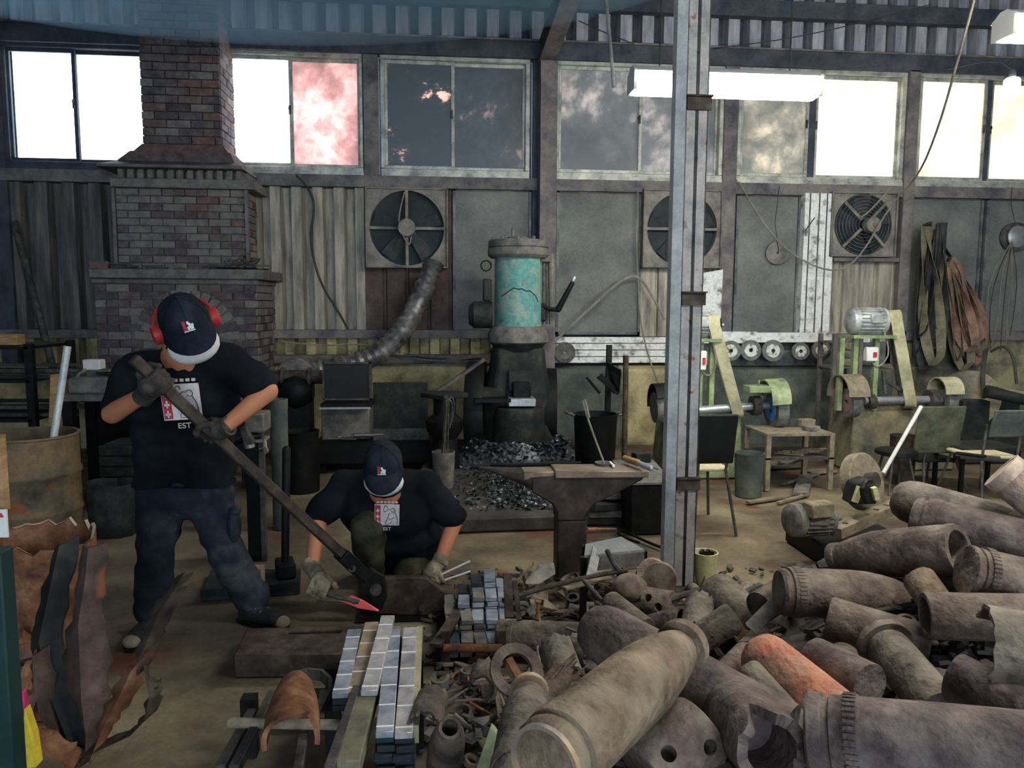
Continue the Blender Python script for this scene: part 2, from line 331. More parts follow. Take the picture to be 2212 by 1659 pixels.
# ---------------------------------------------------------------- the room
D = 8.6
def wx(px, py=500): return A(px, py, D).x
fl = MB()
NX, NY = 60, 60
vs_, fs_ = [], []
for j in range(NY+1):
    for i in range(NX+1):
        x = -8 + 18.5*i/NX; y = -7 + 15.7*j/NY
        vs_.append((x, y, 0.006*noise.noise(Vector((x*1.3, y*1.3, 0))) - 0.006))
for j in range(NY):
    for i in range(NX): k = j*(NX+1)+i; fs_.append((k, k+1, k+NX+2, k+NX+1))
fl.add(vs_, fs_); o = fl.build('floor', m_floor); o['kind'] = 'structure'; o['label'] = 'stained concrete workshop floor'
mb = MB().ab(-8, 10.5, -7, 8.8, 5.45, 5.55)
o = mb.build('ceiling', m_corrU); o['kind'] = 'structure'
mb = MB().ab(-8.1, -8, -7, 8.8, 0, 5.5); o = mb.build('wall_left', m_corrD); o['kind'] = 'structure'
mb = MB().ab(10.5, 10.6, -7, 8.8, 0, 5.5); o = mb.build('wall_right', m_corrD); o['kind'] = 'structure'

mb = MB(); mb.ab(-8,-3.2,-7.1,-7,0,5.5); mb.ab(5,10.5,-7.1,-7,0,5.5); mb.ab(-3.2,5,-7.1,-7,3.4,5.5); o = mb.build('wall_front_unseen', m_corrD); o['kind'] = 'structure'  # unseen wall added to cut the fill; its opening admits daylight
wall = struct('wall_back', 'back wall of steel posts, corrugated sheet and boards', (0, D, 0))
def corr(name, x0, x1, z0, z1, mat, pitch=.25, groove=.06, depth=.05, Y=D, parent=None):
    xs = []; x = x0
    while x < x1:
        xs += [(x, 0), (min(x+pitch-groove-.03, x1), 0), (min(x+pitch-groove-.015, x1), depth), (min(x+pitch-.015, x1), depth)]; x += pitch
    xs.append((x1, 0)); m = MB(); vs = []; fs = []
    for (a, d) in xs: vs += [(a, Y+d-.05, z0), (a, Y+d-.05, z1)]
    for k in range(len(xs)-1):
        if xs[k+1][0] - xs[k][0] > 1e-6: fs.append((2*k, 2*k+2, 2*k+3, 2*k+1))
    m.add(vs, fs); return m.build(name, mat, parent or wall, ang=20)
def wbox(name, x0, x1, z0, z1, mat, y0=None, y1=None, parent=None, bevel=.004):
    y0 = D-.08 if y0 is None else y0; y1 = D+.05 if y1 is None else y1
    return MB().ab(x0, x1, y0, y1, z0, z1).build(name, mat, parent or wall, bevel=bevel)
# unseen backing added to stop daylight leaking between posts, boards and frames
for x0_, x1_, z0_, z1_ in ((-8,10.5,0,2.94),(-8,10.5,4.18,5.5),(-8,-4.44,2.94,4.18),(-2.97,-2.32,2.94,4.18),(-.83,-.62,2.94,4.18),(.95,1.26,2.94,4.18),(3.12,3.32,2.94,4.18),(5.25,5.42,2.94,4.18),(7.18,10.5,2.94,4.18)):
    MB().ab(x0_,x1_,D+.10,D+.115,z0_,z1_).build('leak_backing', m_beamD, wall)
# upper sheeting, purlin and header
corr('corrugated_sheet', -8, 10.5, 4.36, 5.5, m_corrU, pitch=.243, groove=.085, depth=.17)
wbox('header_beam', -8, 10.5, 4.18, 4.37, m_beamD, D-.14, D+.05)
wbox('purlin', -8, 1.0, 4.70, 4.9, m_beamD, D-.16, D-.05); wbox('purlin', 1.0, 10.5, 4.70, 4.88, m_beamD, D-.16, D-.05)
wbox('header_flange', -8, 10.5, 4.355, 4.375, m_steelbeam, D-.17, D-.05)
# sill rail and lower rail
wbox('sill_rail', -8, 10.5, 2.80, 2.93, m_steelbeam, D-.12, D+.05)
wbox('lower_rail', -8, 1.1, 1.18, 1.27, m_steelbeam, D-.16, D+.03)
wbox('lower_rail', 5.2, 10.5, 1.16, 1.27, m_steelbeam, D-.14, D+.03)
# posts
for x0, x1, y0, mt in ((-.83,-.66,D-.10,m_steelbeam),(1.0,1.07,D-.10,m_beamD),(3.14,3.30,D-.12,m_steelbeam),(5.27,5.40,D-.14,m_steelbeam),(-4.62,-4.46,D-.1,m_beamD),(-2.42,-2.34,D-.1,m_beamD)):
    wbox('post', x0, x1, 2.8 if -1 < x0 < -.5 else .85, 4.2, mt, y0, D+.04)
# H-section main column with its roof beam running into the room
colm = MB(); colm.ab(1.06,1.24,D-.30,D-.28,.0,4.12); colm.ab(1.06,1.24,D-.14,D-.12,.0,4.12); colm.ab(1.135,1.165,D-.28,D-.14,.0,4.12); colm.build('main_column', m_steelbeam, wall)
a1 = A(1182,130,D-.25); a2 = A(1232,0,6.9); dd = (a2-a1); a3 = a1 + dd*3.2
MB().bar(a1-dd*.05, a3, .17, .02).bar(a1-dd*.05+Vector((0,0,.2)), a3+Vector((0,0,.2)), .17, .02).bar(a1-dd*.05+Vector((0,0,.1)), a3+Vector((0,0,.1)), .02, .2).build('roof_beam', m_steelbeam, wall)
# panels below the windows
corr('corrugated_sheet', -8, -2.5, 1.2, 2.86, m_corrD, pitch=.27, groove=.12, depth=.13)
corr('corrugated_sheet', -2.5, -.83, 1.2, 2.86, m_corrL, pitch=.225, groove=.09, depth=.13)
corr('corrugated_sheet', -.83, .13, 1.2, 2.86, m_brownsheet, pitch=.24, groove=.02, depth=.03)
def board(x0, x1, z0=1.22, z1=2.82, fr=.03):
    b = MB().ab(x0, x1, D-.03, D-.01, z0, z1).build('board_panel', m_panel, wall)
    f = MB()
    for zz in (z0, z1-fr): f.ab(x0, x1, D-.055, D-.03, zz, zz+fr)
    for xx in (x0, x1-fr): f.ab(xx, xx+fr, D-.055, D-.03, z0, z1)
    f.build('panel_frame', m_aluD, b)
board(.13, 1.0); board(1.28, 2.25); board(3.34, 4.10); board(5.42, 6.32); board(6.36, 7.3); 
corr('corrugated_sheet', 2.25, 3.14, 1.2, 2.86, m_corrL, pitch=.21, groove=.015, depth=.03)
corr('corrugated_sheet', 4.44, 5.27, 1.0, 2.86, m_corrL, pitch=.21, groove=.02, depth=.03)
corr('corrugated_sheet', 7.3, 10.5, 1.0, 2.86, m_corrD)
# conduit by the column, white boxed post, loose white sheet
MB().tube([A(1190,400,D-.12), A(1190,560,D-.12), A(1188,742,D-.12)], .022).build('conduit', m_aluD, wall)
w0 = A(1735,420,D-.1); w1 = A(1790,700,D-.1)
wbox('boxed_post', w0.x, w1.x-.02, 1.2, 2.82, m_white, D-.16, D)
for q in (.05,.16,.25): wbox('boxed_post_rib', w0.x+q, w0.x+q+.012, 1.2, 2.82, m_aluD, D-.175, D-.16)
MB().prism([A(1516,590,D-.13), A(1562,582,D-.13), A(1556,702,D-.13), A(1516,700,D-.13)], (0,.012,0)).build('loose_white_sheet', m_white, wall)
# corrugated strip and siding under the lower rail
corr('corrugated_sheet', -8, 1.1, .86, 1.2, m_cream, pitch=.225, groove=.095, depth=.14, Y=D-.02)
for k in range(4):
    z = .90+.075*k; MB().ab(1.24, 2.72, D-.10-.006*k, D-.02, z, z+.068).build('siding_board', m_white, wall, bevel=.006)
wbox('white_sill_beam', 2.72, 4.9, 1.14, 1.25, m_white, D-.24, D)
wbox('white_sill_beam', 2.72, 3.55, 1.13, 1.262, m_white, D-.25, D-.2)
wbox('backing_sheet', 2.72, 5.27, .86, 1.14, m_aluD, D-.06, D)
wbox('backing_sheet', 5.2, 10.5, .86, 1.2, m_plinth, D-.06, D)
# plinth wall with a sloping concrete ledge
def plinth(x0, x1, mat, y0=D-.28, zt=.885):
    MB().prism([(x0,y0,-.02),(x0,y0,zt-.06),(x0,y0+.04,zt-.02),(x0,D+.05,zt),(x0,D+.05,-.02)], (x1-x0,0,0)).build('plinth', mat, wall, bevel=.01)
plinth(-8, 1.1, m_cream, D-.12, .92); plinth(1.1, 2.0, m_plinthd, D-.3, .87); plinth(2.0, 2.9, m_cream, D-.3, .87); plinth(2.9, 5.15, m_plinthd, D-.34, .86); plinth(5.15, 10.5, m_plinth, D-.12, .9)
MB().ab(-3,1.1,D-.2,D-.02,.90,1.0).build('concrete_ledge', m_slab, wall, bevel=.02)

# ---------------------------------------------------------------- windows
def pane_mat(name, dirt, tint, clear, lo, hi, scale=2.2, stretch=(1,1,1), seed=0):
    m = bpy.data.materials.new(name); m.use_nodes = True; nt = m.node_tree; N = nt.nodes; L = nt.links
    N.remove(N['Principled BSDF']); out = N['Material Output']
    g = N.new('ShaderNodeNewGeometry'); mp = N.new('ShaderNodeMapping'); mp.inputs['Scale'].default_value = stretch; mp.inputs['Location'].default_value = (seed, seed*.7, seed*.3)
    L.new(g.outputs['Position'], mp.inputs[0])
    n = N.new('ShaderNodeTexNoise'); n.inputs['Scale'].default_value = scale; n.inputs['Detail'].default_value = 8; n.inputs['Roughness'].default_value = .7; n.inputs['Distortion'].default_value = .15
    L.new(mp.outputs[0], n.inputs['Vector'])
    cr = N.new('ShaderNodeValToRGB'); e = cr.color_ramp.elements
    e[0].position = lo; e[0].color = dirt + (1,); e[1].position = hi; e[1].color = clear + (1,); q = e.new((lo+hi)/2+.02); q.color = tint + (1,)
    L.new(n.outputs['Fac'], cr.inputs[0])
    t = N.new('ShaderNodeBsdfTranslucent'); d = N.new('ShaderNodeBsdfDiffuse'); d.inputs[0].default_value = (.10,.115,.125,1)
    gl = N.new('ShaderNodeBsdfGlossy'); gl.inputs['Roughness'].default_value = .25; gl.inputs[0].default_value = (.5,.55,.6,1)
    L.new(cr.outputs[0], t.inputs[0]); ad = N.new('ShaderNodeAddShader'); L.new(t.outputs[0], ad.inputs[0]); L.new(d.outputs[0], ad.inputs[1])
    mx = N.new('ShaderNodeMixShader'); mx.inputs[0].default_value = .07; L.new(ad.outputs[0], mx.inputs[1]); L.new(gl.outputs[0], mx.inputs[2])
    L.new(mx.outputs[0], out.inputs[0]); return m
def window(n, x0, x1, split, panes, z0=2.93, z1=4.19, fm=m_alu, label=None):
    w = struct('window_%d' % n, label, (x0, D, z0)); t = .05
    f = MB(); f.ab(x0, x1, D-.10, D+.02, z0, z0+.075); f.ab(x0, x1, D-.10, D+.02, z1-t, z1)
    f.ab(x0, x0+t, D-.10, D+.02, z0+.075, z1-t); f.ab(x1-t, x1, D-.10, D+.02, z0+.075, z1-t); f.build('window_frame', fm, w, bevel=.006)
    f = MB(); f.ab(x0+.01, x1-.01, D-.125, D-.10, z0-.005, z0+.03); f.build('window_sill', fm, w)
    (a0,b0,q0),(a1,b1,q1) = panes; panes = [(x0+t-.012,b0,q0),(a1,x1-t+.012,q1)]
    if a1 > b0: MB().ab(b0-.002, a1+.002, D-.05, D-.02, z0+.07, z1-t).build('gap_strip', m_beamD, w)  # dark strip added to keep the open gap between sashes dark
    for k, (a, b, mt) in enumerate(panes):
        yy = D-.07 if k == 0 else D-.03; s = MB(); st = .038; za, zb = z0+.075, z1-t
        s.ab(a, b, yy, yy+.03, za, za+st); s.ab(a, b, yy, yy+.03, zb-st, zb); s.ab(a, a+st, yy, yy+.03, za+st, zb-st); s.ab(b-st, b, yy, yy+.03, za+st, zb-st)
        so = s.build('sash', fm, w, bevel=.003)
        if mt is not None:
            MB().ab(a+st-.004, b-st+.004, yy+.012, yy+.018, za+st-.004, zb-st+.004).build('pane', mt, so)
        lx = b-.03 if k == 0 else a+.015
        MB().box((lx, yy-.008, (za+zb)/2+.02), (.02,.016,.09)).box((lx, yy-.022, (za+zb)/2+.04), (.012,.02,.03)).build('latch', m_ironG, so)
    return w
pm_w1 = pane_mat('thin_dusty_glass', (.9,.80,.72), (.95,.86,.8), (.95,.9,.88), .3, .6)
pm_w2b = pane_mat('pink_hazed_glass', (.16,.12,.11), (.46,.29,.26), (.78,.58,.52), .26, .62, scale=1.3)
pm_w3a = pane_mat('sooty_glass_streaked', (.03,.032,.036), (.05,.05,.052), (.62,.40,.32), .48, .60, scale=2.3, stretch=(1,1,1.6), seed=3.1)
pm_w3b = pane_mat('sooty_glass', (.03,.034,.038), (.07,.068,.07), (.42,.29,.24), .43, .68, scale=2.4, seed=7.7)
pm_w4 = pane_mat('grey_hazed_glass', (.09,.085,.08), (.17,.155,.145), (.46,.38,.33), .38, .70, scale=1.6, seed=1.7)
pm_w5a = pane_mat('mottled_glass', (.16,.15,.13), (.30,.26,.21), (.52,.43,.34), .34, .66, scale=3.2, seed=4.2)
pm_w5b = pane_mat('cream_lit_glass', (.38,.33,.25), (.62,.55,.44), (.8,.72,.6), .3, .56, scale=1.1, seed=9)
pm_w6 = pane_mat('peach_lit_glass', (.55,.38,.28), (.68,.54,.42), (.80,.70,.58), .3, .58, scale=.9, seed=2)
V = lambda px: wx(px, 250)
window(1, -4.46, -2.95, None, [(V(18), V(170)+.02, None), (V(165), -2.98, pm_w1)], fm=m_beamD, label='open sliding window left of the brick chimney')
window(2, -2.34, -.81, None, [(-2.30, V(636), pm_w1), (V(624), -.86, pm_w2b)], label='sliding window right of the chimney, one half pink with haze')
window(3, -.64, .97, None, [(-.6, V(982), pm_w3a), (V(972), .92, pm_w3b)], label='sliding window with two soot-blackened panes')
window(4, 1.24, 3.14, None, [(1.29, V(1384), pm_w4), (V(1372), 3.09, pm_w4)], label='sliding window behind the lit fluorescent lamp')
window(5, 3.30, 5.27, None, [(3.35, V(1742), pm_w5a), (V(1758), 5.2, pm_w5b)], label='sliding window with a dark gap between mottled and bright panes')
window(6, 5.40, 7.2, None, [(5.44, V(2122), pm_w6), (V(2134), 7.15, pm_w6)], label='sliding window with two peach-lit panes')
for x0, x1 in ((-8,-4.62),(7.2,10.5)): wbox('wall_infill', x0, x1, 2.9, 4.2, m_corrD, D-.03, D)

# ---------------------------------------------------------------- exhaust fans
def disc_plate(x0, x1, z0, z1, y, t, c, r, n=40, rc=.06):   # square plate with a round hole
    m = MB(); vs = []; fs = []
    for i in range(n):
        a = 2*math.pi*i/n; ca, sa = math.cos(a), math.sin(a)
        k = min((x1-x0)/2/max(abs(ca),1e-6), (z1-z0)/2/max(abs(sa),1e-6)); ox, oz = c[0]+ca*k, c[1]+sa*k
        ix, iz = c[0]+ca*r, c[1]+sa*r
        vs += [(ox,y,oz),(ix,y,iz),(ox,y+t,oz),(ix,y+t,iz),(ix+ca*.0,y+.12,iz)]
    for i in range(n):
        j = (i+1) % n; a, b = i*5, j*5
        fs += [(a,b,b+1,a+1),(a,a+2,b+2,b),(a+1,b+1,b+4,a+4),(a+2,a+3,b+3,b+2)]
    return m.add(vs, fs)
def fan(n, p0, p1, r, label, grille=False, cross=True):
    a, b = A(*p0, D-.16), A(*p1, D-.16); x0, x1, z0, z1 = a.x, b.x, b.z, a.z; c = ((x0+x1)/2, (z0+z1)/2); y = D-.16
    t = thing('exhaust_fan', label, 'fan', (c[0], D-.05, z0), 'exhaust fans in the back wall')
    disc_plate(x0, x1, z0, z1, y, .02, c, r).build('fan_plate', m_fan, t, ang=25)
    rim = MB()
    for (q0,q1,w0_,w1_) in ((x0,x1,z0,z0+.018),(x0,x1,z1-.018,z1),(x0,x0+.018,z0,z1),(x1-.018,x1,z0,z1)): rim.ab(q0,q1,y-.03,y+.1,w0_,w1_)
    rim.build('fan_casing', m_fan, t, bevel=.006)
    MB().cyl((c[0],D-.075,c[1]),(c[0],D-.06,c[1]), r*1.02, n=32).build('shutter', m_shutter, t)
    bl = MB()
    for k in range(5):
        q = R(72*k+20); u = Vector((math.cos(q),0,math.sin(q))); v = Vector((-math.sin(q),.5,math.cos(q)))
        bl.prism([Vector((c[0],y+.05,c[1]))+u*.06-v*.04, Vector((c[0],y+.05,c[1]))+u*r*.92-v*.09, Vector((c[0],y+.05,c[1]))+u*r*.92+v*.09, Vector((c[0],y+.05,c[1]))+u*.06+v*.04], (0,.006,0))
    bl.build('fan_blades', m_fanD, t)
    if cross:
        for q in (0, 90): 
            u = Vector((math.cos(R(q)),0,math.sin(R(q)))); MB().bar(Vector((c[0],y+.01,c[1]))-u*r*1.05, Vector((c[0],y+.01,c[1]))+u*r*1.05, .03, .03, up=(0,1,0)).build('spider_bar', m_fan, t)
        mo = MB().lathe((c[0],y+.03,c[1]),(c[0],y-.10,c[1]), [(0,.085),(.8,.085),(.82,.095),(.95,.09),(1,.06)], 24)
        for k in range(24):
            q = R(15*k); mo.box((c[0]+.092*math.cos(q), y-.03, c[1]+.092*math.sin(q)), (.012,.08,.006), ry=-q)
        mo.build('fan_motor', m_fan, t)
        cb = MB().tube([(c[0]-.02,y-.02,c[1]+r*.95),(c[0]-.07,y-.03,c[1]+.2),(c[0]-.09,y-.04,c[1]+.02),(c[0]-.02,y-.1,c[1]-.12),(c[0]+.03,y-.1,c[1]-.2),(c[0]+.05,y-.09,c[1]-.1)], .008, smooth=2)
        cb.build('motor_cable', m_cable, t)
    if grille:
        g = MB()
        for k in range(1, 10):
            rr = r*k/9.3; g.tube([(c[0]+rr*math.cos(R(q)), y-.04+.03*(k/9)**2, c[1]+rr*math.sin(R(q))) for q in range(0,361,12)], .0035, n=4)
        g.build('wire_guard', m_aluD, t)
        for q in (45,135,225,315):
            u = Vector((math.cos(R(q)),0,math.sin(R(q)))); MB().bar(Vector((c[0],y-.05,c[1]))+u*.07, Vector((c[0],y-.03,c[1]))+u*r*1.02, .032, .012, up=(0,1,0)).build('guard_strap', m_fan, t)
        e = Vector((c[0]+.06, y-.13, c[1]-.01)); MB().lathe(e, e+Vector((0,.10,0)), [(0,.05),(.1,.085),(.3,.09),(1,.09)], 20).build('fan_motor', m_fan, t)
        MB().cyl(e-Vector((0,.012,0)), e, .022, n=12).build('motor_cap', m_leathB, t)
    return t
fan(1, (788,404), (968,580), .40, 'square exhaust fan with cross bars left of the grey board panel')
fan(2, (1390,408), (1556,580), .40, 'square exhaust fan partly hidden behind the bare steel column')
fan(3, (1797,414), (1932,556), .345, 'square exhaust fan with a round wire guard', grille=True, cross=False)
f2 = MB().ab(wx(1790), wx(1930), D-.15, D-.05, A(1800,566,D).z, A(1800,558,D).z); f2.build('fan_shelf', m_steelbeam, wall)

# ---------------------------------------------------------------- free-standing column
pc = A(1464, 1200, 4.05); pw = 70*4.05/FPX
t = thing('steel_column', 'dusty double-channel steel column standing bare in the middle of the shop', 'column', (pc.x, 4.05, 0))
x0 = pc.x-pw/2; ch = MB()
for k in (0, 1):
    xa = x0+.045+k*(pw-.045)/2; xb = xa+(pw-.045)/2-.003
    ch.ab(xa, xb, 4.0, 4.012, 0, 5.45); ch.ab(xa, xa+.01, 4.0, 4.1, 0, 5.45); ch.ab(xb-.01, xb, 4.0, 4.1, 0, 5.45)
ch.build('channel', m_post, t, bevel=.003)
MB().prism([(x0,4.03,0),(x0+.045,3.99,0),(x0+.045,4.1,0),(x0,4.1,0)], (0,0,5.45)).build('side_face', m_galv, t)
for py in (222, 645, 1045):
    z = A(1470,py,4.0).z; MB().ab(x0+.05, x0+pw+.008, 3.985, 4.0, z-.035, z+.035).ab(x0+.045,x0+pw+.012,3.97,4.0,z+.03,z+.038).build('weld_plate', m_ironB, t)
# ---------------------------------------------------------------- brick forge and chimney
def brick_mesh(name, mat, seed):
    random.seed(seed); m = MB(); j = lambda: random.uniform(-.03, .03)
    f = [(-.5+j()*.3,-.5,-.5),(.5+j()*.3,-.5,-.5),(.5,-.5,.5),(-.5,-.5,.5)]
    b = [(-.5,.5,-.5),(.5,.5,-.5),(.5,.5,.5),(-.5,.5,.5)]
    fi = [(v[0]*.95, -.62+j(), v[2]*.86) for v in f]
    m.add(f+b+fi, [(0,1,5,4),(1,2,6,5),(2,3,7,6),(3,0,4,7),(8,9,10,11),(0,8,11,3),(3,11,10,2),(2,10,9,1),(1,9,8,0)])
    return m.mesh(name, mat, smooth=False)
BRK = [[brick_mesh('brick', mt, 11*k+s) for s in range(3)] for k, mt in enumerate(m_brick)]
def bricks(parent, org, udir, w, z0, z1, ch, bl, weights, half=True, jn=.008, skip=None):
    # front face plane through org, running along udir (unit, horizontal), outward normal = udir x z
    u = Vector(udir); nrm = u.cross(Vector((0,0,1))); rot = math.atan2(u.y, u.x); n = 0
    nc = max(1, round((z1-z0)/ch)); hh = (z1-z0)/nc
    for c in range(nc):
        s = -bl/2 if (c % 2 and half) else 0.0
        while s < w - .02:
            a, b = max(s, 0), min(s+bl, w); s += bl
            if b-a < .03: continue
            mid = (a+b)/2; zc = z0+hh*(c+.5)
            if skip and skip(mid, zc): continue
            k = random.choices(range(6), weights)[0]; me = BRK[k][random.randrange(3)]
            o = bpy.data.objects.new('brick', me); COL.objects.link(o); o.parent = parent
            p = Vector(org) + u*mid + nrm*(random.uniform(-.002,.004)); p.z = zc
            o.location = p - wloc(parent); o.rotation_euler = (0,0,rot); o.scale = (b-a-jn, .03, hh-jn); n += 1
    return n
Yl, Yu, Ys = 7.72, 8.02, 8.05
fa = A(207,700,Yl).x; fb = A(556,700,Yl).x
forge = thing('brick_forge', 'sooty brick forge with a stepped hood and chimney rising past the windows', 'forge', ((fa+fb)/2, 8.1, 0))
zs1, zs0 = A(380,581,Yl-.08).z, A(380,602,Yl-.08).z      # shelf slab
MB().ab(fa+.03, fb-.03, Yl+.03, D-.06, 0, zs0).build('core', m_mortar, forge)
random.seed(3); zb = .35
arc = A(405,735,Yl); ac = (arc.x, arc.z); ar = .40
bricks(forge, (fa,Yl+.015,0), (1,0,0), fb-fa, zb, zs0-.05, .078, .215, (4,5,0,5,0,4), skip=lambda m, z: math.hypot(fa+m-ac[0], z-ac[1]) < ar+.09 and z > ac[1]-.05)
bricks(forge, (fb-.015,Yl+.015,0), (0,1,0), D-.08-Yl, zb, zs0-.05, .078, .215, (3,2,0,8,0,1))
for k in range(15):
    q = R(6+12*k); me = BRK[random.choice((0,3,3,1))][k % 3]; o = bpy.data.objects.new('arch_brick', me); COL.objects.link(o); o.parent = forge
    o.location = Vector((ac[0]+ar*math.cos(q), Yl+.014, ac[1]+ar*math.sin(q))) - wloc(forge); o.rotation_euler = (0, -q, 0); o.scale = (.19, .03, .078)
MB().lathe((ac[0],Yl+.03,ac[1]),(ac[0],Yl+.004,ac[1]), [(0,ar-.09),(1,ar-.10)], 32).build('arch_infill', m_slab, forge)
MB().ab(A(190,590,Yl-.08).x, A(569,590,Yl-.08).x, Yl-.08, D-.05, zs0, zs1).ab(fa-.02,fb+.02,Yl-.02,D-.06,zs0-.05,zs0).build('shelf_slab', m_slab, forge, bevel=.01)
# upper body
ua, ub = A(253,500,Yu).x, A(528,500,Yu).x
zu0, zu1 = zs1, A(390,408,Yu).z
MB().ab(ua+.03, ub-.03, Yu+.03, D-.06, zu0, zu1).build('core', m_mortar, forge)
bricks(forge, (ua,Yu+.015,0), (1,0,0), ub-ua, zu0, zu1, .075, .22, (4,0,1,12,0,0))
bricks(forge, (ub-.015,Yu+.015,0), (0,1,0), D-.08-Yu, zu0, zu1, .075, .22, (3,0,3,5,3,0))
for xx in (ua-.035, ub+.012): MB().ab(xx, xx+.03, Yu-.01, Yu+.05, zu0, zu1).build('corner_strip', m_steelbeam, forge)
# cornice with dentils and sloped hood
zc1 = A(390,386,Yu-.06).z
MB().ab(A(236,398,Yu-.06).x, A(548,398,Yu-.06).x, Yu-.06, D-.05, zu1, zc1).build('cornice', m_brick[3], forge, bevel=.008)
zd1 = A(390,366,Yu-.04).z
MB().ab(ua+.02, ub, Yu+.06, D-.05, zc1, zd1+.01).build('dentil_backing', m_mortar, forge)
nd = 13
for k in range(nd):
    x = ua+.02 + (ub-ua)*(k+.5)/nd; o = bpy.data.objects.new('dentil_brick', BRK[3][k % 3]); COL.objects.link(o); o.parent = forge
    o.location = Vector((x, Yu+.03, (zc1+zd1)/2)) - wloc(forge); o.scale = ((ub-ua)/nd*.55, .1, zd1-zc1)
for k in range(4):
    o = bpy.data.objects.new('dentil_brick', BRK[3][k % 3]); COL.objects.link(o); o.parent = forge
    o.location = Vector((ub-.01, Yu+.15+.12*k, (zc1+zd1)/2)) - wloc(forge); o.rotation_euler = (0,0,R(90)); o.scale = (.06,.06,zd1-zc1)
za, zb2 = zd1, A(380,345,Yu-.1).z; zc2 = A(390,330,Yu).z; zd2 = A(390,312,Ys).z
def tier(x0, x1, y0, X0, X1, Y0, z0, z1):
    return [[Vector(p) for p in ((X0,Y0,z0),(X1,Y0,z0),(X1,D-.05,z0),(X0,D-.05,z0))], [Vector(p) for p in ((x0,y0,z1),(x1,y0,z1),(x1,D-.05,z1),(x0,D-.05,z1))]]
h0a, h0b = A(207,360,Yu-.13).x, A(520,360,Yu-.13).x+.02
h1a, h1b = A(252,345,Yu).x, A(506,345,Yu).x
MB().loft(tier(h0a+.01,h0b-.01,Yu-.12,h0a,h0b,Yu-.14,za,za+.03)).build('hood_lip', m_slab, forge)
MB().loft(tier(h1a,h1b,Yu+.0,h0a+.01,h0b-.01,Yu-.12,za+.03,zb2)).build('hood_slope', m_slab, forge)
s0a, s0b = A(307,250,Ys).x, A(477,250,Ys).x
MB().loft(tier(s0a-.10,s0b+.10,Ys-.08,h1a,h1b,Yu,zb2,zc2)).build('hood_step', m_brick[0], forge)
MB().loft(tier(s0a-.01,s0b+.01,Ys-.0,s0a-.08,s0b+.08,Ys-.06,zc2,zd2)).build('hood_step', m_brick[2], forge)
MB().ab(s0a+.03, s0b-.03, Ys+.03, D-.0, zd2, 5.44).build('core', m_mortar, forge)
print('stack bricks', bricks(forge, (s0a,Ys+.015,0), (1,0,0), s0b-s0a, zd2, 5.0, .078, .23, (7,3,4,4,.6,1)))
bricks(forge, (s0b-.015,Ys+.015,0), (0,1,0), D-.0-Ys, zd2, 5.0, .078, .23, (6,3,5,2,0,2))
bricks(forge, (s0a+.015,D-.0,0), (0,-1,0), D-.0-Ys, zd2, 5.0, .078, .23, (6,3,5,2,0,2))
# things lying on the shelf
random.seed(21)
def flat_iron(px, py, Y, L, w, h, rz, mat, label, ry=0, name='iron_offcut', z=None):
    p = A(px, py, Y); zz = (zs1 if z is None else z)
    return one(name, MB().box((p.x, Y, zz+h/2+abs(math.sin(ry))*L/2), (L,w,h), rz=R(rz), ry=ry), mat, label, 'offcut', 'iron odds and ends on the forge shelf', bevel=.002)
lab = 'thin flat iron offcut lying on the forge shelf'
for k in range(16):
    px = 225+random.random()*330; Y = Yl-.02+random.random()*.2
    flat_iron(px, 575, Y, random.uniform(.14,.34), random.uniform(.02,.05), .012, random.uniform(-14,14), random.choice((m_ironG,m_iron,m_ironG)), lab, z=zs1+.014*(k % 4))
one('half_brick', MB().box((A(213,572,Yl).x, Yl+.02, zs1+.035), (.16,.1,.07), rz=.2), m_brick[2], 'small reddish brick at the end of the forge shelf', 'brick', bevel=.004)
for k in range(9):
    p = A(515+random.uniform(-18,30), 570, Yl+.05); q = random.uniform(0,6.3)
    pts = [Vector((p.x, Yl+.03, zs1+.02+.008*k)) + Vector((math.cos(q)*.09*s, math.sin(q)*.05*s, .07*s*s*random.random())) for s in (-1,-.4,.3,1)]
    one('bent_iron_rod', MB().tube(pts, .008, n=6, smooth=1), m_ironG, 'short bent rod in the tangle on the forge shelf', 'rod', 'tangled rods on the forge shelf')
# ---------------------------------------------------------------- lamps
m_tube = emit('fluorescent_tube', (1.0,.97,.86,1), 34.0)
def lamp_fixture(c, L, label, rz=0.0, wires=True):
    t = thing('fluorescent_lamp', label, 'lamp', c, 'hanging fluorescent lamps'); c = Vector(c); u = Vector((math.cos(rz), math.sin(rz), 0)); v = Vector((-u.y,u.x,0))
    MB().bar(c-u*L/2, c+u*L/2, .07, .05).build('lamp_housing', m_whitep, t, bevel=.01)
    MB().prism([c-u*L/2-v*.11+Vector((0,0,.0)), c-u*L/2-v*.03+Vector((0,0,.05)), c-u*L/2+v*.03+Vector((0,0,.05)), c-u*L/2+v*.11+Vector((0,0,.0))], u*L).build('reflector', m_whitep, t)
    z_ = Vector((0,0,1)); k0 = c-u*(L/2-.02)
    MB().prism([k0-v*.085, k0-v*.105-z_*.05, k0-v*.075-z_*.115, k0-z_*.13, k0+v*.075-z_*.115, k0+v*.105-z_*.05, k0+v*.085], u*(L-.04)).build('diffuser', m_tube, t)  # glowing body made thick to stand for the bloom round the tubes
    for s in (-1, 1): MB().box(c+u*(L/2-.008)*s-Vector((0,0,.05)), (.02,.19,.13), rz=rz).build('end_cap', m_whitep, t)
    if wires:
        for s in (-1, 1): MB().cyl(c+u*L*.35*s+Vector((0,0,.05)), Vector((c.x+u.x*L*.35*s, c.y+u.y*L*.35*s, 5.45)), .005, n=6).build('hanger', m_cableD, t)
    return t
lc = A(1566, 168, 5.1); lamp_fixture(lc, 1.27, 'bright fluorescent lamp passing behind the bare steel column')
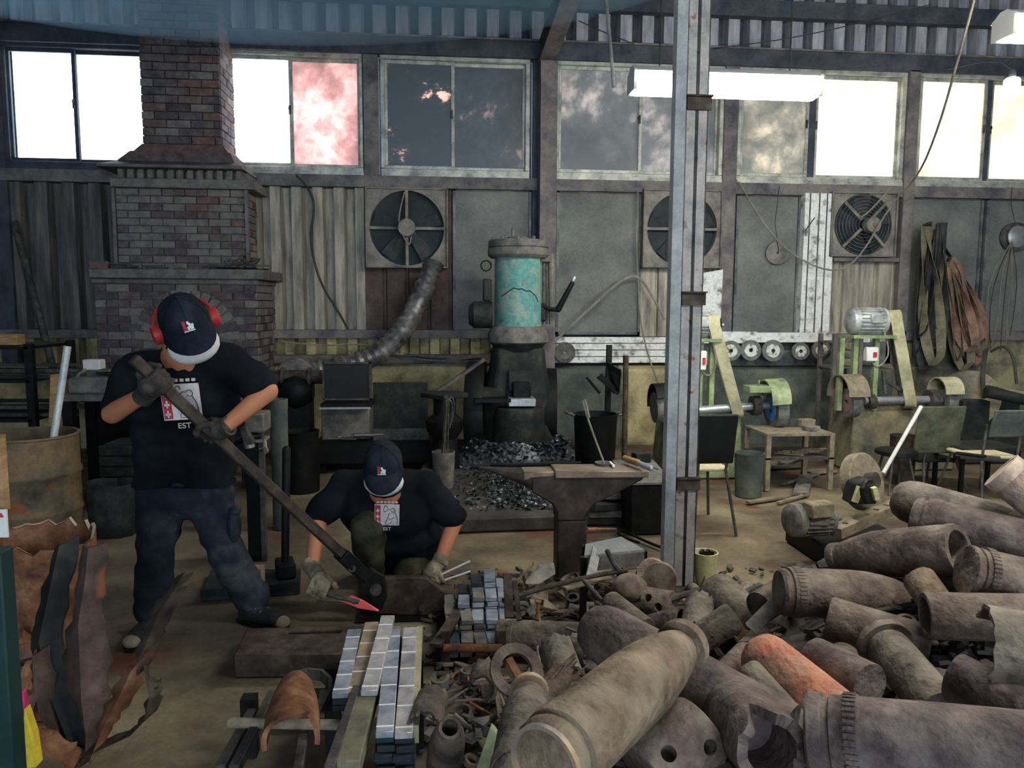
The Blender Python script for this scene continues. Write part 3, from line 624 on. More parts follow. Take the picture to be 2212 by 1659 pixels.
l2 = A(2172, 42, 4.6); lamp_fixture(l2+Vector((.62,0,0)), 1.27, 'bright fluorescent lamp hanging above the hanging belts and far grinder')
# the row of fluorescent lamps goes on over the heap, whose tops the photograph shows lit from above
for nm, x, lb in (('heap', 1.9, 'fluorescent lamp hanging over the heap of spent shells'), ('side', 4.4, 'fluorescent lamp hanging beside the heap of spent shells')):
    t = lamp_fixture((x,1.5,3.2), 1.27, lb); t.name = 'lamp_over_%s_offscreen' % nm
    for ch in t.children:
        if ch.name.startswith('diffuser'): ch.name = 'diffuser_over_%s_offscreen' % nm
m_bulb = emit('white_bulb', (1,.98,.92,1), 14.0)
bp = A(2185,192,7.4); t = thing('bulb_lamp', 'short white bulb lamp hanging in front of the last window', 'lamp', bp)
MB().lathe(bp+Vector((0,0,-.09)), bp+Vector((0,0,.11)), [(0,.03),(.05,.06),(.2,.075),(.85,.075),(.95,.06),(1,.035)], 16).build('bulb', m_bulb, t)
MB().cyl(bp+Vector((0,0,.11)), bp+Vector((0,0,.18)), .035, .03, n=12).build('socket', m_fanD, t)
MB().tube([bp+Vector((0,0,.18)), bp+Vector((-.03,.2,.35)), bp+Vector((-.08,.9,.45))], .008, smooth=1).build('bracket_arm', m_beamD, t)
# ---------------------------------------------------------------- machines along the back wall
def rc(x0, y0, x1, y1, Y):
    xm, ym = (x0+x1)/2, (y0+y1)/2
    return A(x0,ym,Y).x, A(x1,ym,Y).x, A(xm,y1,Y).z, A(xm,y0,Y).z
def pb(x0, y0, x1, y1, Y, dep, m=None):          # box whose front face fills the pixel rectangle at depth Y
    a, b, c, d = rc(x0,y0,x1,y1,Y); return (m or MB()).ab(a, b, Y, Y+dep, c, d)
def pz(x0, x1, Y, z0, z1, dep, py=900, m=None):
    a, b = A(x0,py,Y).x, A(x1,py,Y).x; return (m or MB()).ab(a, b, Y, Y+dep, z0, z1)
def vcyl(mb, px, py0, py1, rpx, Y, r1px=None, n=24):
    a, b = A(px,py0,Y), A(px,py1,Y); b.x = a.x; s = Y/FPX
    return mb.cyl(b, a, (r1px or rpx)*s, rpx*s, n)
S = lambda px, Y: px*Y/FPX

# --- power hammer
Yh = 7.35; hc = A(1118,900,Yh); hx = hc.x
zf = .10
ham = thing('power_hammer', 'tall pneumatic power hammer with a worn teal cylinder', 'power hammer', (hx, Yh, 0))
def lv(py): return A(1118,py,Yh).z
def hl(name, pts, mat, dx=0, n=32, **k):
    zs = [lv(p) for p, _ in pts]; z0, z1 = zs[0], zs[-1]
    x = hx + S(dx,Yh); return MB().lathe((x,Yh,z0),(x,Yh,z1), [((z-z0)/(z1-z0), S(r,Yh)) for z, (_, r) in zip(zs, pts)], n).build(name, mat, ham, **k)
hl('cylinder', [(708,50),(702,51),(562,51),(556,53)], m_teal)
cy_ = hl('cylinder_flange', [(558,60),(552,66),(538,66),(536,63)], m_castG)
cap_ = hl('cylinder_cap', [(536,62),(535,65),(523,65),(520,63)], m_castG)
hl('cap_boss', [(520,24),(513,24),(512,21)], m_castG)
for k in range(10):
    q = R(36*k+10); p = Vector((hx+S(56,Yh)*math.cos(q), Yh+S(56,Yh)*math.sin(q), lv(521)))
    MB().cyl(p, p+Vector((0,0,.03)), .02, n=6).build('bolt', m_castG, cap_)
MB().cap((hx-S(12,Yh),Yh-.02,lv(514)), (hx-S(12,Yh),Yh-.02,lv(496)), .018, .018).build('lifting_pin', m_aluD, cap_)
hl('collar', [(742,60),(738,66),(722,66),(710,60),(704,54)], m_castG)
hl('lower_collar', [(756,50),(744,58),(740,60)], m_castD)
cp_ = []
for px_, py_ in ((1078,640),(1088,634),(1096,627),(1104,622),(1112,625),(1120,624),(1130,629),(1138,628),(1146,635),(1152,641),(1157,652)):
    dx_ = S(px_-1118,Yh); cp_.append(Vector((hx+dx_, Yh-math.sqrt(max(.0004,S(51,Yh)**2-dx_**2))-.001, A(px_,py_,Yh-.2).z)))
MB().tube(cp_, .0045, n=5).build('crack', m_iron, ham)
fr_ = MB(); rings = []
for py, w, d in ((750,54,.26),(800,60,.28),(850,72,.32),(905,76,.34),(1010,84,.40)):
    z = max(lv(py), zf) if py > 950 else lv(py); w = S(w,Yh); rings.append([Vector((hx-w,Yh-.12,z)),Vector((hx-w*.8,Yh-.2,z)),Vector((hx+w*.8,Yh-.2,z)),Vector((hx+w,Yh-.12,z)),Vector((hx+w,Yh+d,z)),Vector((hx-w,Yh+d,z))])
fr_.loft(rings[::-1]).build('frame', m_castD, ham, bevel=.02, seg=2)
pb(1098,800,1150,845,Yh-.26,.1).build('ram_guide', m_castD, ham, bevel=.01)
pb(1108,826,1146,862,Yh-.34,.14).build('ram', m_iron, ham, bevel=.01)
pb(1098,861,1158,879,Yh-.40,.2).build('die', m_cleansteel, ham, bevel=.008)
a = A(1122,880,Yh-.32); b = Vector((a.x, a.y, zf))
MB().lathe(b, a, [(0,.27),(.3,.25),(.8,.235),(.93,.235),(1,.22)], 28).build('anvil_block', m_castD, ham)
pb(1026,862,1104,870,Yh-.42,.35).build('shelf_plate', m_iron, ham)
pb(1032,838,1096,862,Yh-.22,.2).build('side_lug', m_castD, ham, bevel=.02)
# left valve body and right pipework
p = A(1040,680,Yh); MB().cyl(p+Vector((-.08,0,0)), p+Vector((.1,0,0)), .13, .13, n=20).cyl(p+Vector((-.12,0,0)), p+Vector((-.08,0,0)), .09, .12, n=20).build('valve_body', m_castD, ham)
pb(1044,602,1062,650,Yh-.05,.12).build('valve_stem_box', m_castD, ham, bevel=.01)
c = A(1050,574,Yh); MB().tube([c+Vector((S(11,Yh)*math.cos(R(q)),0,S(11,Yh)*math.sin(R(q)))) for q in range(0,361,30)], .008, n=6).build('wire_loop', m_castD, ham)
for px in (1173,1181): MB().tube([A(px,562,Yh), A(px,700,Yh)], .012).build('oil_pipe', m_ironG, ham)
MB().tube([A(1190,548,Yh+.05), A(1192,700,Yh+.05)], .03).build('air_pipe', m_castG, ham)
pb(1168,552,1192,566,Yh-.06,.14).build('pipe_bracket', m_castG, ham, bevel=.01)
pb(1166,655,1182,695,Yh-.08,.14).build('valve_block', m_castD, ham, bevel=.02)
lev = MB().tube([A(1170,660,Yh-.06), A(1188,668,Yh-.08), A(1205,669,Yh-.1)], .022); lev.cap(A(1206,668,Yh-.1), A(1236,612,Yh-.12), .03, .022)
lo = lev.build('control_lever', m_iron, ham)
MB().cap(A(1238,606,Yh-.12), A(1240,601,Yh-.12), .024, .024).build('lever_tip', m_cleansteel, lo)
# flywheel at the side
fw = Vector((A(1030,900,Yh+.15).x, Yh+.15, A(1030,888,Yh+.15).z)); ax = Vector((1,-.12,0)).normalized()
MB().lathe(fw-ax*.09, fw+ax*.09, [(0,.40),(0,.49),(.1,.50),(.9,.50),(1,.49),(1,.40),(0,.40)], 40, False).build('flywheel_rim', m_iron, ham)
sp = MB()
for k in range(3):
    q = R(60*k+15); d = Vector((-ax.y*math.cos(q), ax.x*math.cos(q), math.sin(q))); sp.bar(fw-d*.42, fw+d*.42, .07, .05, up=ax)
sp.cyl(fw-ax*.1, fw+ax*.3, .07, n=16).build('flywheel_spokes', m_iron, ham)
fw2 = Vector((A(1188,880,Yh+.2).x, Yh+.2, fw.z)); MB().lathe(fw2-ax*.06, fw2+ax*.06, [(0,.36),(0,.42),(1,.42),(1,.36),(0,.36)], 40, False).build('flywheel_rim', m_iron, ham)
# foundation
g0, g1 = G(960,1152), G(1215,1146)
one('foundation_slab', MB().prism([(-.35,g0.y-.02,0),(g1.x,g1.y+.02,0),(1.62,8.2,0),(-.05,8.2,0)], (0,0,zf)), m_concrete_slab, 'low sooty foundation slab under the power hammer', 'slab', bevel=.012)
# mill scale (stuff)
random.seed(5)
def flakes(n, fn, smin, smax):
    m = MB()
    for _ in range(n):
        p = fn(); s = random.uniform(smin, smax); e = Matrix.Rotation(random.uniform(0,6.3),3,'Z') @ Matrix.Rotation(random.uniform(-.9,.9),3,'X') @ Matrix.Rotation(random.uniform(-.9,.9),3,'Y')
        q = [e @ Vector(v)*s for v in ((-1,-.6,0),(.8,-.7,.1),(1,.5,-.1),(-.2,.9,.15),(-.9,.4,0))]
        k = [p+v for v in q]; m.add(k, [(0,1,2,3,4)])
    return m
ab = b
def ringp():
    q = random.uniform(0,6.283); r = .33+abs(random.gauss(0,.075)); h = max(0,.22-abs(r-.37)*1.1)
    return Vector((ab.x+r*math.cos(q)*1.15, ab.y+r*math.sin(q)*.9, zf+.01+h*random.uniform(.85,1)))
mound = MB(); rr = [(.24,.12),(.30,.2),(.38,.21),(.46,.12),(.56,.02),(.60,0)]
mound.loft([[Vector((ab.x+r*1.15*math.cos(2*math.pi*i/40), ab.y+r*.9*math.sin(2*math.pi*i/40), zf+h*(.9+.3*noise.noise(Vector((i*.5,r*9,0)))))) for i in range(40)] for r, h in rr], caps=False)
mo = mound.build('mill_scale_heap', m_scale); tag(mo, 'glittering ring of mill scale heaped round the power hammer base', 'mill scale', kind='stuff')
fo = flakes(1500, ringp, .008, .024).build('mill_scale_flakes', m_scale, mo, smooth=False); fo['kind'] = 'stuff'
def patchp():
    while True:
        x = random.gauss(.68,.26); y = random.uniform(5.25,7.0)
        if .05 < x < 1.3: return Vector((x, y, zf+.008+random.random()*.02))
fo2 = flakes(2200, patchp, .007, .02).build('mill_scale_spill', m_scale, smooth=False); tag(fo2, 'loose mill scale spilled over the foundation slab before the hammer', 'mill scale', kind='stuff')

# --- forge hearth: blower, pipe, boxes
Yb = 7.35
def foot(*a): return Vector(a)
bl_ = A(640,845,Yb+.1); t = thing('forge_blower', 'snail-shaped forge blower with a rusty flanged pipe', 'blower', (bl_.x,Yb+.1,0))
c = A(640,812,Yb+.12)
MB().lathe(c+Vector((0,-.08,0)), c+Vector((0,.12,0)), [(0,.05),(0,.17),(.06,.18),(.94,.18),(1,.17)], 28).build('blower_casing', m_castG, t)
MB().cyl(A(576,815,Yb), A(702,814,Yb), S(15,Yb), n=20).build('blast_pipe', m_ironB, t)
for px in (612,670): MB().cyl(A(px-3,815,Yb), A(px+3,815,Yb), S(21,Yb), n=20).build('pipe_flange', m_ironG, t)
c2 = A(640,845,Yb); MB().lathe(c2+Vector((-.16,0,0)), c2+Vector((.16,0,0)), [(0,.08),(.2,.14),(.5,.17),(.8,.14),(1,.08)], 20).build('blower_motor', m_iron, t)
MB().ab(c2.x-.12,c2.x+.12,Yb-.05,Yb+.25,0,c2.z).build('blower_stand', m_iron, t)
du = [A(938,566,D-.5), A(918,620,D-.55), A(886,692,D-.65), A(846,744,D-.75), A(790,780,D-.85), A(720,798,D-.9), A(655,808,D-.95)]

path = du[:]
for _ in range(3):
    q = [path[0]]
    for a_, b_ in zip(path, path[1:]): q += [a_*.75+b_*.25, a_*.25+b_*.75]
    path = q + [path[-1]]
dm = MB(); mm = len(path); uu = None; rings = []
for k, p in enumerate(path):
    d = (path[min(k+1,mm-1)]-path[max(k-1,0)]).normalized(); u, v, _ = frame(d); r = S(22,D-.7)*(1.07 if k % 2 else .93)*(1 if k < mm*.7 else 1+.4*(k/mm-.7))
    rings.append([p+(u*math.cos(2*math.pi*i/18)+v*math.sin(2*math.pi*i/18))*r for i in range(18)])
dm.loft(rings); one('flexible_duct', dm, m_foil, 'ribbed foil duct rising from the hearth to the first exhaust fan', 'duct')
h = thing('hearth_box', 'black hinged hearth box with a glossy rim standing on the forge bench', 'forge hearth', (A(748,900,Yb).x, Yb-.1, 0))
pb(698,784,800,862,Yb-.25,.04).build('lid', m_blackseat, h, bevel=.01)
rim = MB(); x0,x1,z0,z1 = rc(697,783,802,864,Yb-.26)
for q in ((x0,x1,z0,z0+.015),(x0,x1,z1-.012,z1),(x0,x0+.012,z0,z1),(x1-.02,x1,z0,z1)): rim.ab(q[0],q[1],Yb-.27,Yb-.2,q[2],q[3])
rim.build('lid_rim', m_ironG, h); 
pb(692,872,802,882,Yb-.34,.4).build('tray', m_iron, h, bevel=.006); pb(690,880,800,884,Yb-.36,.03).build('tray_lip', m_cleansteel, h)
pb(694,882,798,952,Yb-.2,.35).build('fire_box', m_castG, h, bevel=.01)
x0,x1,z0,z1 = rc(682,952,930,1000,Yb-.3)
t = thing('forge_bench', 'long black iron bench carrying the hearth box and back plate', 'bench', ((x0+x1)/2,Yb,0))
MB().ab(x0,x1,Yb-.35,Yb+.35,z0,z1).build('bench_body', m_iron, t, bevel=.01)
for xx in (x0+.05,(x0+x1)/2,x1-.05): MB().ab(xx-.04,xx+.04,Yb-.3,Yb+.3,0,z0).build('leg', m_iron, t)
pb(806,826,924,940,Yb+.1,.02).build('back_plate', m_castD, t); pb(806,926,926,952,Yb-.28,.02).build('front_lip', m_ironG, t)
x0,x1,z0,z1 = rc(735,935,800,950,Yb-.3)
for k in range(7):
    one('blade_blank', MB().box((x0+.02+.04*k,Yb-.3+.03*(k % 3),z0+.012+.006*k),(.26,.035,.006),rz=R(-8+9*(k % 4))), m_ironG if k % 2 else m_cleansteel, 'flat knife blank lying in the forge bench tray', 'knife blank', 'knife blanks on the forge bench')

# rod leaning on the hammer
one('long_iron_bar', MB().bar(A(928,858,6.9), A(1046,776,7.1), .03,.03), m_ironG, 'straight grey iron bar propped against the power hammer flywheel', 'bar')
# swage table
Yt = 6.75
t = thing('swage_stand', 'heavy iron swage stand with a flat pointed top plate', 'stand', (A(960,900,Yt).x,Yt,0))
zt = A(960,858,Yt).z; xa, xb = A(908,858,Yt).x, A(1012,858,Yt).x
MB().prism([(xa,Yt,zt),((xa+xb)/2,Yt-.22,zt),(xb,Yt-.02,zt),(xb-.08,Yt+.18,zt),(xa+.05,Yt+.2,zt)], (0,0,.04)).build('top_plate', m_castD, t, bevel=.006)
xm = (xa+xb)/2; MB().lathe((xm,Yt,0),(xm,Yt,zt), [(0,.22),(.05,.22),(.12,.14),(.5,.11),(.6,.16),(.72,.17),(.8,.1),(1,.1)], 16).build('pedestal', m_iron, t)
# tongs in a pail
Yp = 6.0; pc_ = A(958,1020,Yp); z0p = zf if pc_.x > -.3 else 0
t = thing('tong_pail', 'tapered iron pail holding tongs in front of the swage stand', 'pail', (pc_.x,Yp,zf))
MB().lathe((pc_.x,Yp,zf),(pc_.x,Yp,A(958,975,Yp).z), [(0,.075),(.05,.08),(1,.092),(1,.084),(.08,.07),(.08,.001)], 20, False).build('pail_body', m_castG, t)
random.seed(9)
for k in range(6):
    a_ = Vector((pc_.x-.03+.012*k,Yp+random.uniform(-.03,.03),zf+.06)); b_ = A(956+random.uniform(2,16),858+random.uniform(0,14),Yp+random.uniform(-.04,.04))
    m = MB().tube([a_, a_*.4+b_*.6, b_], .007, n=6)
    if k % 2: m.tube([b_, b_+Vector((.03,0,.03)), b_+Vector((.05,0,-.05)), b_+Vector((.02,0,-.2))], .006, n=6, smooth=1)
    one('tong_rein', m, m_ironG, 'long thin tong handle standing in the tapered iron pail', 'tongs', 'tongs in the iron pail')
# small pot on slab edge
Yq = 5.5; p = A(1024,1112,Yq); p.z = zf
one('small_pot', MB().lathe(p, p+Vector((0,0,A(1024,1078,Yq).z-zf)), [(0,.045),(.05,.05),(1,.055),(1,.05),(.3,.045),(.3,.001)], 20, False), m_castG, 'small open pot sitting in the spilled mill scale', 'pot')
# bucket with ring handles
Yk = 6.3; p = A(1285,990,Yk); p.z = 0; zt = A(1285,893,Yk).z; r = S(48,Yk)
t = thing('quench_bucket', 'tall black quench bucket with two loop handles', 'bucket', p)
MB().lathe(p, Vector((p.x,p.y,zt)), [(0,r*.84),(.02,r*.86),(.97,r),(1,r*1.04),(1,r*.95),(.9,r*.93),(.88,.001)], 28, False).build('bucket_body', m_iron, t)
for s in (-1,1):
    c = Vector((p.x+s*r*1.02,Yk,zt-.01)); MB().tube([c+Vector((0,-.05,0)),c+Vector((s*.06,-.045,.02)),c+Vector((s*.075,0,.025)),c+Vector((s*.06,.045,.02)),c+Vector((0,.05,0))], .011, smooth=1).build('handle', m_ironG, t)
hk = MB().tube([A(1306,1003,4.25), A(1286,950,4.3), A(1270,905,4.35), A(1262,878,4.35), A(1259,866,4.35), A(1263,863,4.35), A(1268,880,4.35), A(1273,903,4.33)], .006, n=6)
one('poker_ring_base', MB().lathe(G(1303,1006,.63), G(1303,1006,.63)+Vector((0,0,.02)), [(0,.04),(1,.05),(1,.038),(0,.03)], 16), m_castG, 'small iron cup ring on the anvil holding the looped poker', 'cup')
one('looped_poker', hk, m_cable, 'thin looped wire poker standing in the small cup on the anvil', 'poker')
# stake tool and pipe beside the bucket
Yz = 6.6
t = thing('angle_stake', 'black post tool carrying bent angle irons behind the quench bucket', 'stake tool', (A(1316,900,Yz).x,Yz,0))
MB().bar(Vector((A(1312,850,Yz).x,Yz,0)), A(1316,745,Yz), .045,.045).build('post', m_iron, t)
MB().prism([A(1310,782,Yz-.03),A(1342,800,Yz-.12),A(1338,850,Yz-.12),A(1322,842,Yz-.03)], (0,.015,0)).build('angle_blade', m_iron, t)
MB().bar(A(1290,814,Yz-.1),A(1336,852,Yz-.15),.03,.02).bar(A(1267,815,Yz-.1),A(1296,850,Yz-.15),.025,.02).bar(A(1296,812,Yz-.12),A(1330,846,Yz-.06),.02,.05).build('angle_arm', m_iron, t)
one('upright_pipe', MB().cyl(Vector((A(1351,900,6.0).x,6.0,0)), A(1352,768,6.0), S(6.5,6.0), n=12), m_ironB, 'slim rusty pipe standing upright beside the quench bucket', 'pipe')
# low tool boxes right of the anvil
Yo = 4.95
t = thing('tool_block', 'dark box stand with a sloping top beside the anvil', 'tool stand', (A(1392,1100,Yo).x,Yo,0))
x0,x1,z0,z1 = rc(1362,1046,1428,1122,Yo); MB().ab(x0,x1+.06,Yo,Yo+.45,0,z1).build('stand_body', m_iron, t, bevel=.01)
MB().prism([(x0-.02,Yo-.02,z1),(x1+.08,Yo-.02,z1),(x1+.08,Yo+.5,z1+.05),(x0-.02,Yo+.5,z1+.05)],(0,0,.015)).build('top_plate', m_castG, t)
one('steel_block', MB().box(A(1385,982,5.25)+Vector((0,0,-.02)),(.12,.08,.07),rz=.3), m_castD, 'small dark steel block on the sloping tool stand', 'block', bevel=.004)
Yn = 4.9
for k,(px,py,L,mt) in enumerate(((1320,1120,.36,m_castD),(1335,1105,.30,m_castG),(1345,1090,.34,m_castD))):
    p = G(px-22,py,.03+.05*k); one('cast_offcut', MB().box(p,(L,.16,.05),rz=R(-6+6*k),taper=.8), mt, 'flat cast iron offcut in the low heap behind the anvil leg', 'offcut', 'cast offcuts behind the anvil', bevel=.006)
p = G(1322,1070,.18); one('round_cast_foot', MB().lathe(p+Vector((0,0,0)),p+Vector((0,0,.17)),[(0,.12),(.2,.11),(.4,.07),(1,.03)],16), m_castG, 'flared round iron foot on top of the cast offcuts', 'iron foot')
# ---------------------------------------------------------------- grinders, wheels, belts
def half_guard(c, ax, r, w, a0=0, a1=180, t=.012):     # curved sheet guard over a wheel
    ax = Vector(ax).normalized(); u = Vector((ax.y,-ax.x,0)).normalized(); k = []; m = MB(); n = 18; rings = []
    for i in range(n+1):
        q = R(a0+(a1-a0)*i/n); d = u*math.cos(q)+Vector((0,0,1))*math.sin(q)
        rings.append([c+d*r-ax*w/2, c+d*r+ax*w/2, c+d*(r-t)+ax*w/2, c+d*(r-t)-ax*w/2])
    m.loft(rings); pts = []
    for i in range(n+1):
        q = R(a0+(a1-a0)*i/n); pts.append(c+ax*w/2+(u*math.cos(q)+Vector((0,0,1))*math.sin(q))*r*.99)
    m.prism(pts, -ax*t); return m
def wheel(c, ax, r, w, mat, name='grinding_wheel', label=None, parent=None, ri=.03, lab=None, group=None):
    ax = Vector(ax).normalized(); mb = MB().lathe(c-ax*w/2, c+ax*w/2, [(0,ri),(0,r*.97),(.08,r),(.92,r),(1,r*.97),(1,ri),(0,ri)], 32, False)
    if parent is not None: o = mb.build(name, mat, parent)
    else: o = one(name, mb, mat, label, 'grinding wheel', group)
    if lab is not None: MB().pipe(c-ax*(w/2+.004), c-ax*(w/2-.001), r*.62, ri*1.1, 28).build('wheel_label', lab, o)
    return o
def motor(parent, c, ax, L, r, mat):
    ax = Vector(ax).normalized(); u, v, d = frame(ax)
    mo = MB().lathe(c-ax*L/2, c+ax*L/2, [(0,r*.5),(.03,r*.8),(.07,r*.97),(.22,r*1.0),(.24,r*.9),(.85,r*.9),(.87,r),(.95,r*.97),(1,r*.6)], 28).build('motor_body', mat, parent)
    f = MB()
    for k in range(22):
        q = R(360/22*k); e = (u*math.cos(q)+v*math.sin(q)); p = c+ax*L*.045+e*r*.95
        f.bar(p-ax*L*.3, p+ax*L*.3, .005, r*.16, up=e)
    f.build('cooling_fins', mat, mo)
    MB().box(c+ax*L*.1+Vector((0,-r*.75,r*.2)), (L*.35,r*.6,r*.7)).build('terminal_box', mat, mo, bevel=.008)
    MB().cyl(c+ax*L/2, c+ax*(L/2+.09), .016, n=10).build('shaft', m_cleansteel, mo)
    return mo
def belt_loop(p_top, p_bot, r0, r1, w, axv, n=10):    # closed abrasive belt around two pulleys (axis axv)
    axv = Vector(axv).normalized(); d = (p_top-p_bot); d = (d-axv*d.dot(axv)).normalized(); s = d.cross(axv).normalized(); pts = []
    for i in range(n+1): q = math.pi*i/n; pts.append(p_top+(s*math.cos(q)+d*math.sin(q))*r0)
    for i in range(n+1): q = math.pi+math.pi*i/n; pts.append(p_bot+(s*math.cos(q)+d*math.sin(q))*r1)
    pts.append(pts[0]); return MB().ribbon(pts, axv*w, .004)
def grinder(Y, mtop, mbot, motc, mL, mR, legs, box, shaft, guards, wheels, bodyrect, label, bodymat, mat_motor, root_px):
    t = thing('belt_grinder', label, 'grinder', (A(root_px,900,Y).x, Y+.1, 0))
    x0,x1,z0,z1 = rc(*bodyrect, Y); rg = [[Vector((x0,Y,0)),Vector((x1,Y,0)),Vector((x1,Y+.5,0)),Vector((x0,Y+.5,0))],[Vector((x0+.04,Y+.02,z1)),Vector((x1-.04,Y+.02,z1)),Vector((x1-.04,Y+.45,z1)),Vector((x0+.04,Y+.45,z1))]]
    MB().loft(rg).build('pedestal', bodymat, t, bevel=.015)
    sh0, sh1 = A(*shaft[0],Y-.02), A(*shaft[1],Y-.02); axs = (sh1-sh0).normalized()
    MB().cyl(sh0, sh1, S(9,Y), n=16).build('spindle', m_cleansteel, t)
    for px, py, rr in shaft[2:]: c = A(px,py,Y-.02); MB().cyl(c-axs*.035, c+axs*.035, S(rr,Y), n=20).ab(c.x-.03,c.x+.03,Y-.02,Y+.12,z1-.02,c.z).build('bearing', m_ironG, t)
    ms = A(*motc,Y+.05); mo = motor(t, ms, (1,-.08,0), mL, mR, mat_motor)
    pt, pb_ = A(*mtop,Y-.01), A(*mbot,Y-.02)
    MB().cyl(pt-Vector((.06,0,0)), pt+Vector((.06,0,0)), S(13,Y), n=20).build('drive_pulley', m_iron, t)
    belt_loop(pt, pb_, S(16,Y)*1.3, S(12,Y)*1.2, S(25,Y), (1,-.25,.06)).build('abrasive_belt', m_belt, t)
    zt = ms.z-mR
    MB().ab(ms.x-mL*.55,ms.x+mL*.6,Y-.1,Y+.2,zt-.03,zt).build('motor_plate', m_green, t)
    for px in legs: x = A(px,800,Y).x; MB().ab(x-.022,x+.022,Y-.02,Y+.03,z1-.05,zt-.03).build('stand_leg', m_green, t)
    bx = pb(*box, Y-.06, .07).build('switch_box', m_whitep, t, bevel=.008)
    q0,q1,q2,q3 = rc(*box,Y-.065); MB().ab(q0+(q1-q0)*.55,q0+(q1-q0)*.85,Y-.07,Y-.05,q2+(q3-q2)*.3,q2+(q3-q2)*.65).build('red_switch', m_redp, bx)
    q = Vector((q0+(q1-q0)*.6,Y-.03,q2)); MB().tube([ms+Vector((.1,-.1,-mR*.4)), ms+Vector((.16,-.14,-mR-.15)), q+Vector((.12,0,-.02)), q+Vector((.05,0,-.06)), q], .008, smooth=2).build('motor_cable', m_cable, t)
    for (px,py,r,w,mt,a0,a1) in guards: half_guard(A(px,py,Y-.05), axs, S(r,Y), w, a0, a1).build('wheel_guard', mt, t)
    for (px,py,r,w,mt,lab) in wheels: wheel(A(px,py,Y-.05), axs, S(r,Y), w, mt, parent=t, lab=lab)
    return t
Yg1 = 6.55
g1_ = grinder(Yg1, (1541,700), (1592,888), (1500,702), .34, .115, (1537,1512), (1507,758,1527,800), ((1440,892),(1690,872),(1632,876,22)),
        [(1668,868,52,.17,m_green,0,170),(1428,868,42,.16,m_iron,20,200)], [(1676,882,44,.10,m_abras,m_blueP),(1424,880,34,.1,m_abras,None)], (1440,890,1610,1000,),
        'green belt grinder half hidden by the bare steel column', m_green, m_motor, 1530)
x0,x1,z0,z1 = rc(1610,832,1660,846,Yg1-.1); MB().ab(x0,x1,Yg1-.2,Yg1-.05,z0,z1).cyl(((x0+x1)/2,Yg1-.14,z1),((x0+x1)/2,Yg1-.14,z1+.05),.008,n=8).build('tool_rest', m_green, g1_, bevel=.005)
rl = A(1676,882,Yg1-.1); 
Yg2 = 6.75
g2_ = grinder(Yg2, (1930,690), (1963,868), (1872,694), .36, .125, (1815,1845,1890), (1873,750,1898,781), ((1866,866),(2060,862),(1880,868,17),(2012,864,24)),
        [(1832,856,50,.2,m_scrap[3],5,185),(2042,848,36,.18,m_belt,0,175)], [(1838,870,33,.09,m_abras,m_leathB),(2046,866,26,.09,m_abras,None)], (1838,874,2066,1012),
        'belt grinder with a silver motor and long yellowed belt', m_plinth, m_motor, 1930)
MB().tube([A(1908,800,Yg2-.05),A(1913,850,Yg2-.05)], .02).bar(A(1925,730,Yg2),A(1945,860,Yg2),.03,.02).bar(A(1905,818,Yg2-.02),A(1950,845,Yg2-.02),.03,.03).build('tension_arm', m_ironG, g2_)
# rest of stacked wheels on a rack left of that grinder
Yr = 7.7
t = thing('wheel_rack', 'narrow steel rack behind the silver-motor grinder', 'rack', (A(1830,800,Yr).x,Yr,0))
for px in (1802,1858):
    x = A(px,760,Yr).x; MB().ab(x-.02,x+.02,Yr-.02,Yr+.02,0,A(1830,722,Yr).z).build('upright', m_steelbeam, t)
    MB().ab(x-.02,x+.02,Yr+.28,Yr+.32,0,A(1830,722,Yr).z).build('upright', m_steelbeam, t)
for py in (738,792): z = A(1830,py,Yr).z; MB().ab(A(1796,760,Yr).x,A(1862,760,Yr).x,Yr,Yr+.3,z-.02,z).build('rack_shelf', m_steelbeam, t)
for k,py in enumerate((784,771,760,748)):
    p = A(1826+2*(k%2),py,Yr+.12); p.z = A(1830,792,Yr).z+.048+.085*k
    wheel(p, (0,0,1), .135, .078, m_abras if k%2 else m_scrap[3], label='thick worn grinding wheel lying in the stack on the steel rack', group='stacked wheels on the rack')
# wheels standing on the ledge
for k,(px,py,r,lb) in enumerate(((1580,758,23,'on the ledge half hidden behind the green belt grinder'),(1623,757,23.5,'with a torn pale label, second along the sill'),(1671,758,24.5,'on the ledge with a whole ringed label'),(1731,759,20,'on the ledge with a blotched label'),(1776,757,22,'with a white label at the end of the white sill'))):
    Y = D-.30; c = A(px,py,Y); r_ = S(r,Y); c.z = .86-.045+r_+ .0
    c = Vector((c.x, D-.27, A(px,py,D-.27).z))
    wheel(c, (.12,1,-.12), r_, .055, m_abras, label='grey grinding wheel '+lb, lab=m_label, group='grinding wheels on the plinth ledge', ri=.02)
c = A(1220,762,D-.27); wheel(c, (.1,1,-.15), S(23,D-.27), .05, m_ironG, label='dark worn grinding wheel on the ledge beside the power hammer', ri=.018, lab=m_castG)
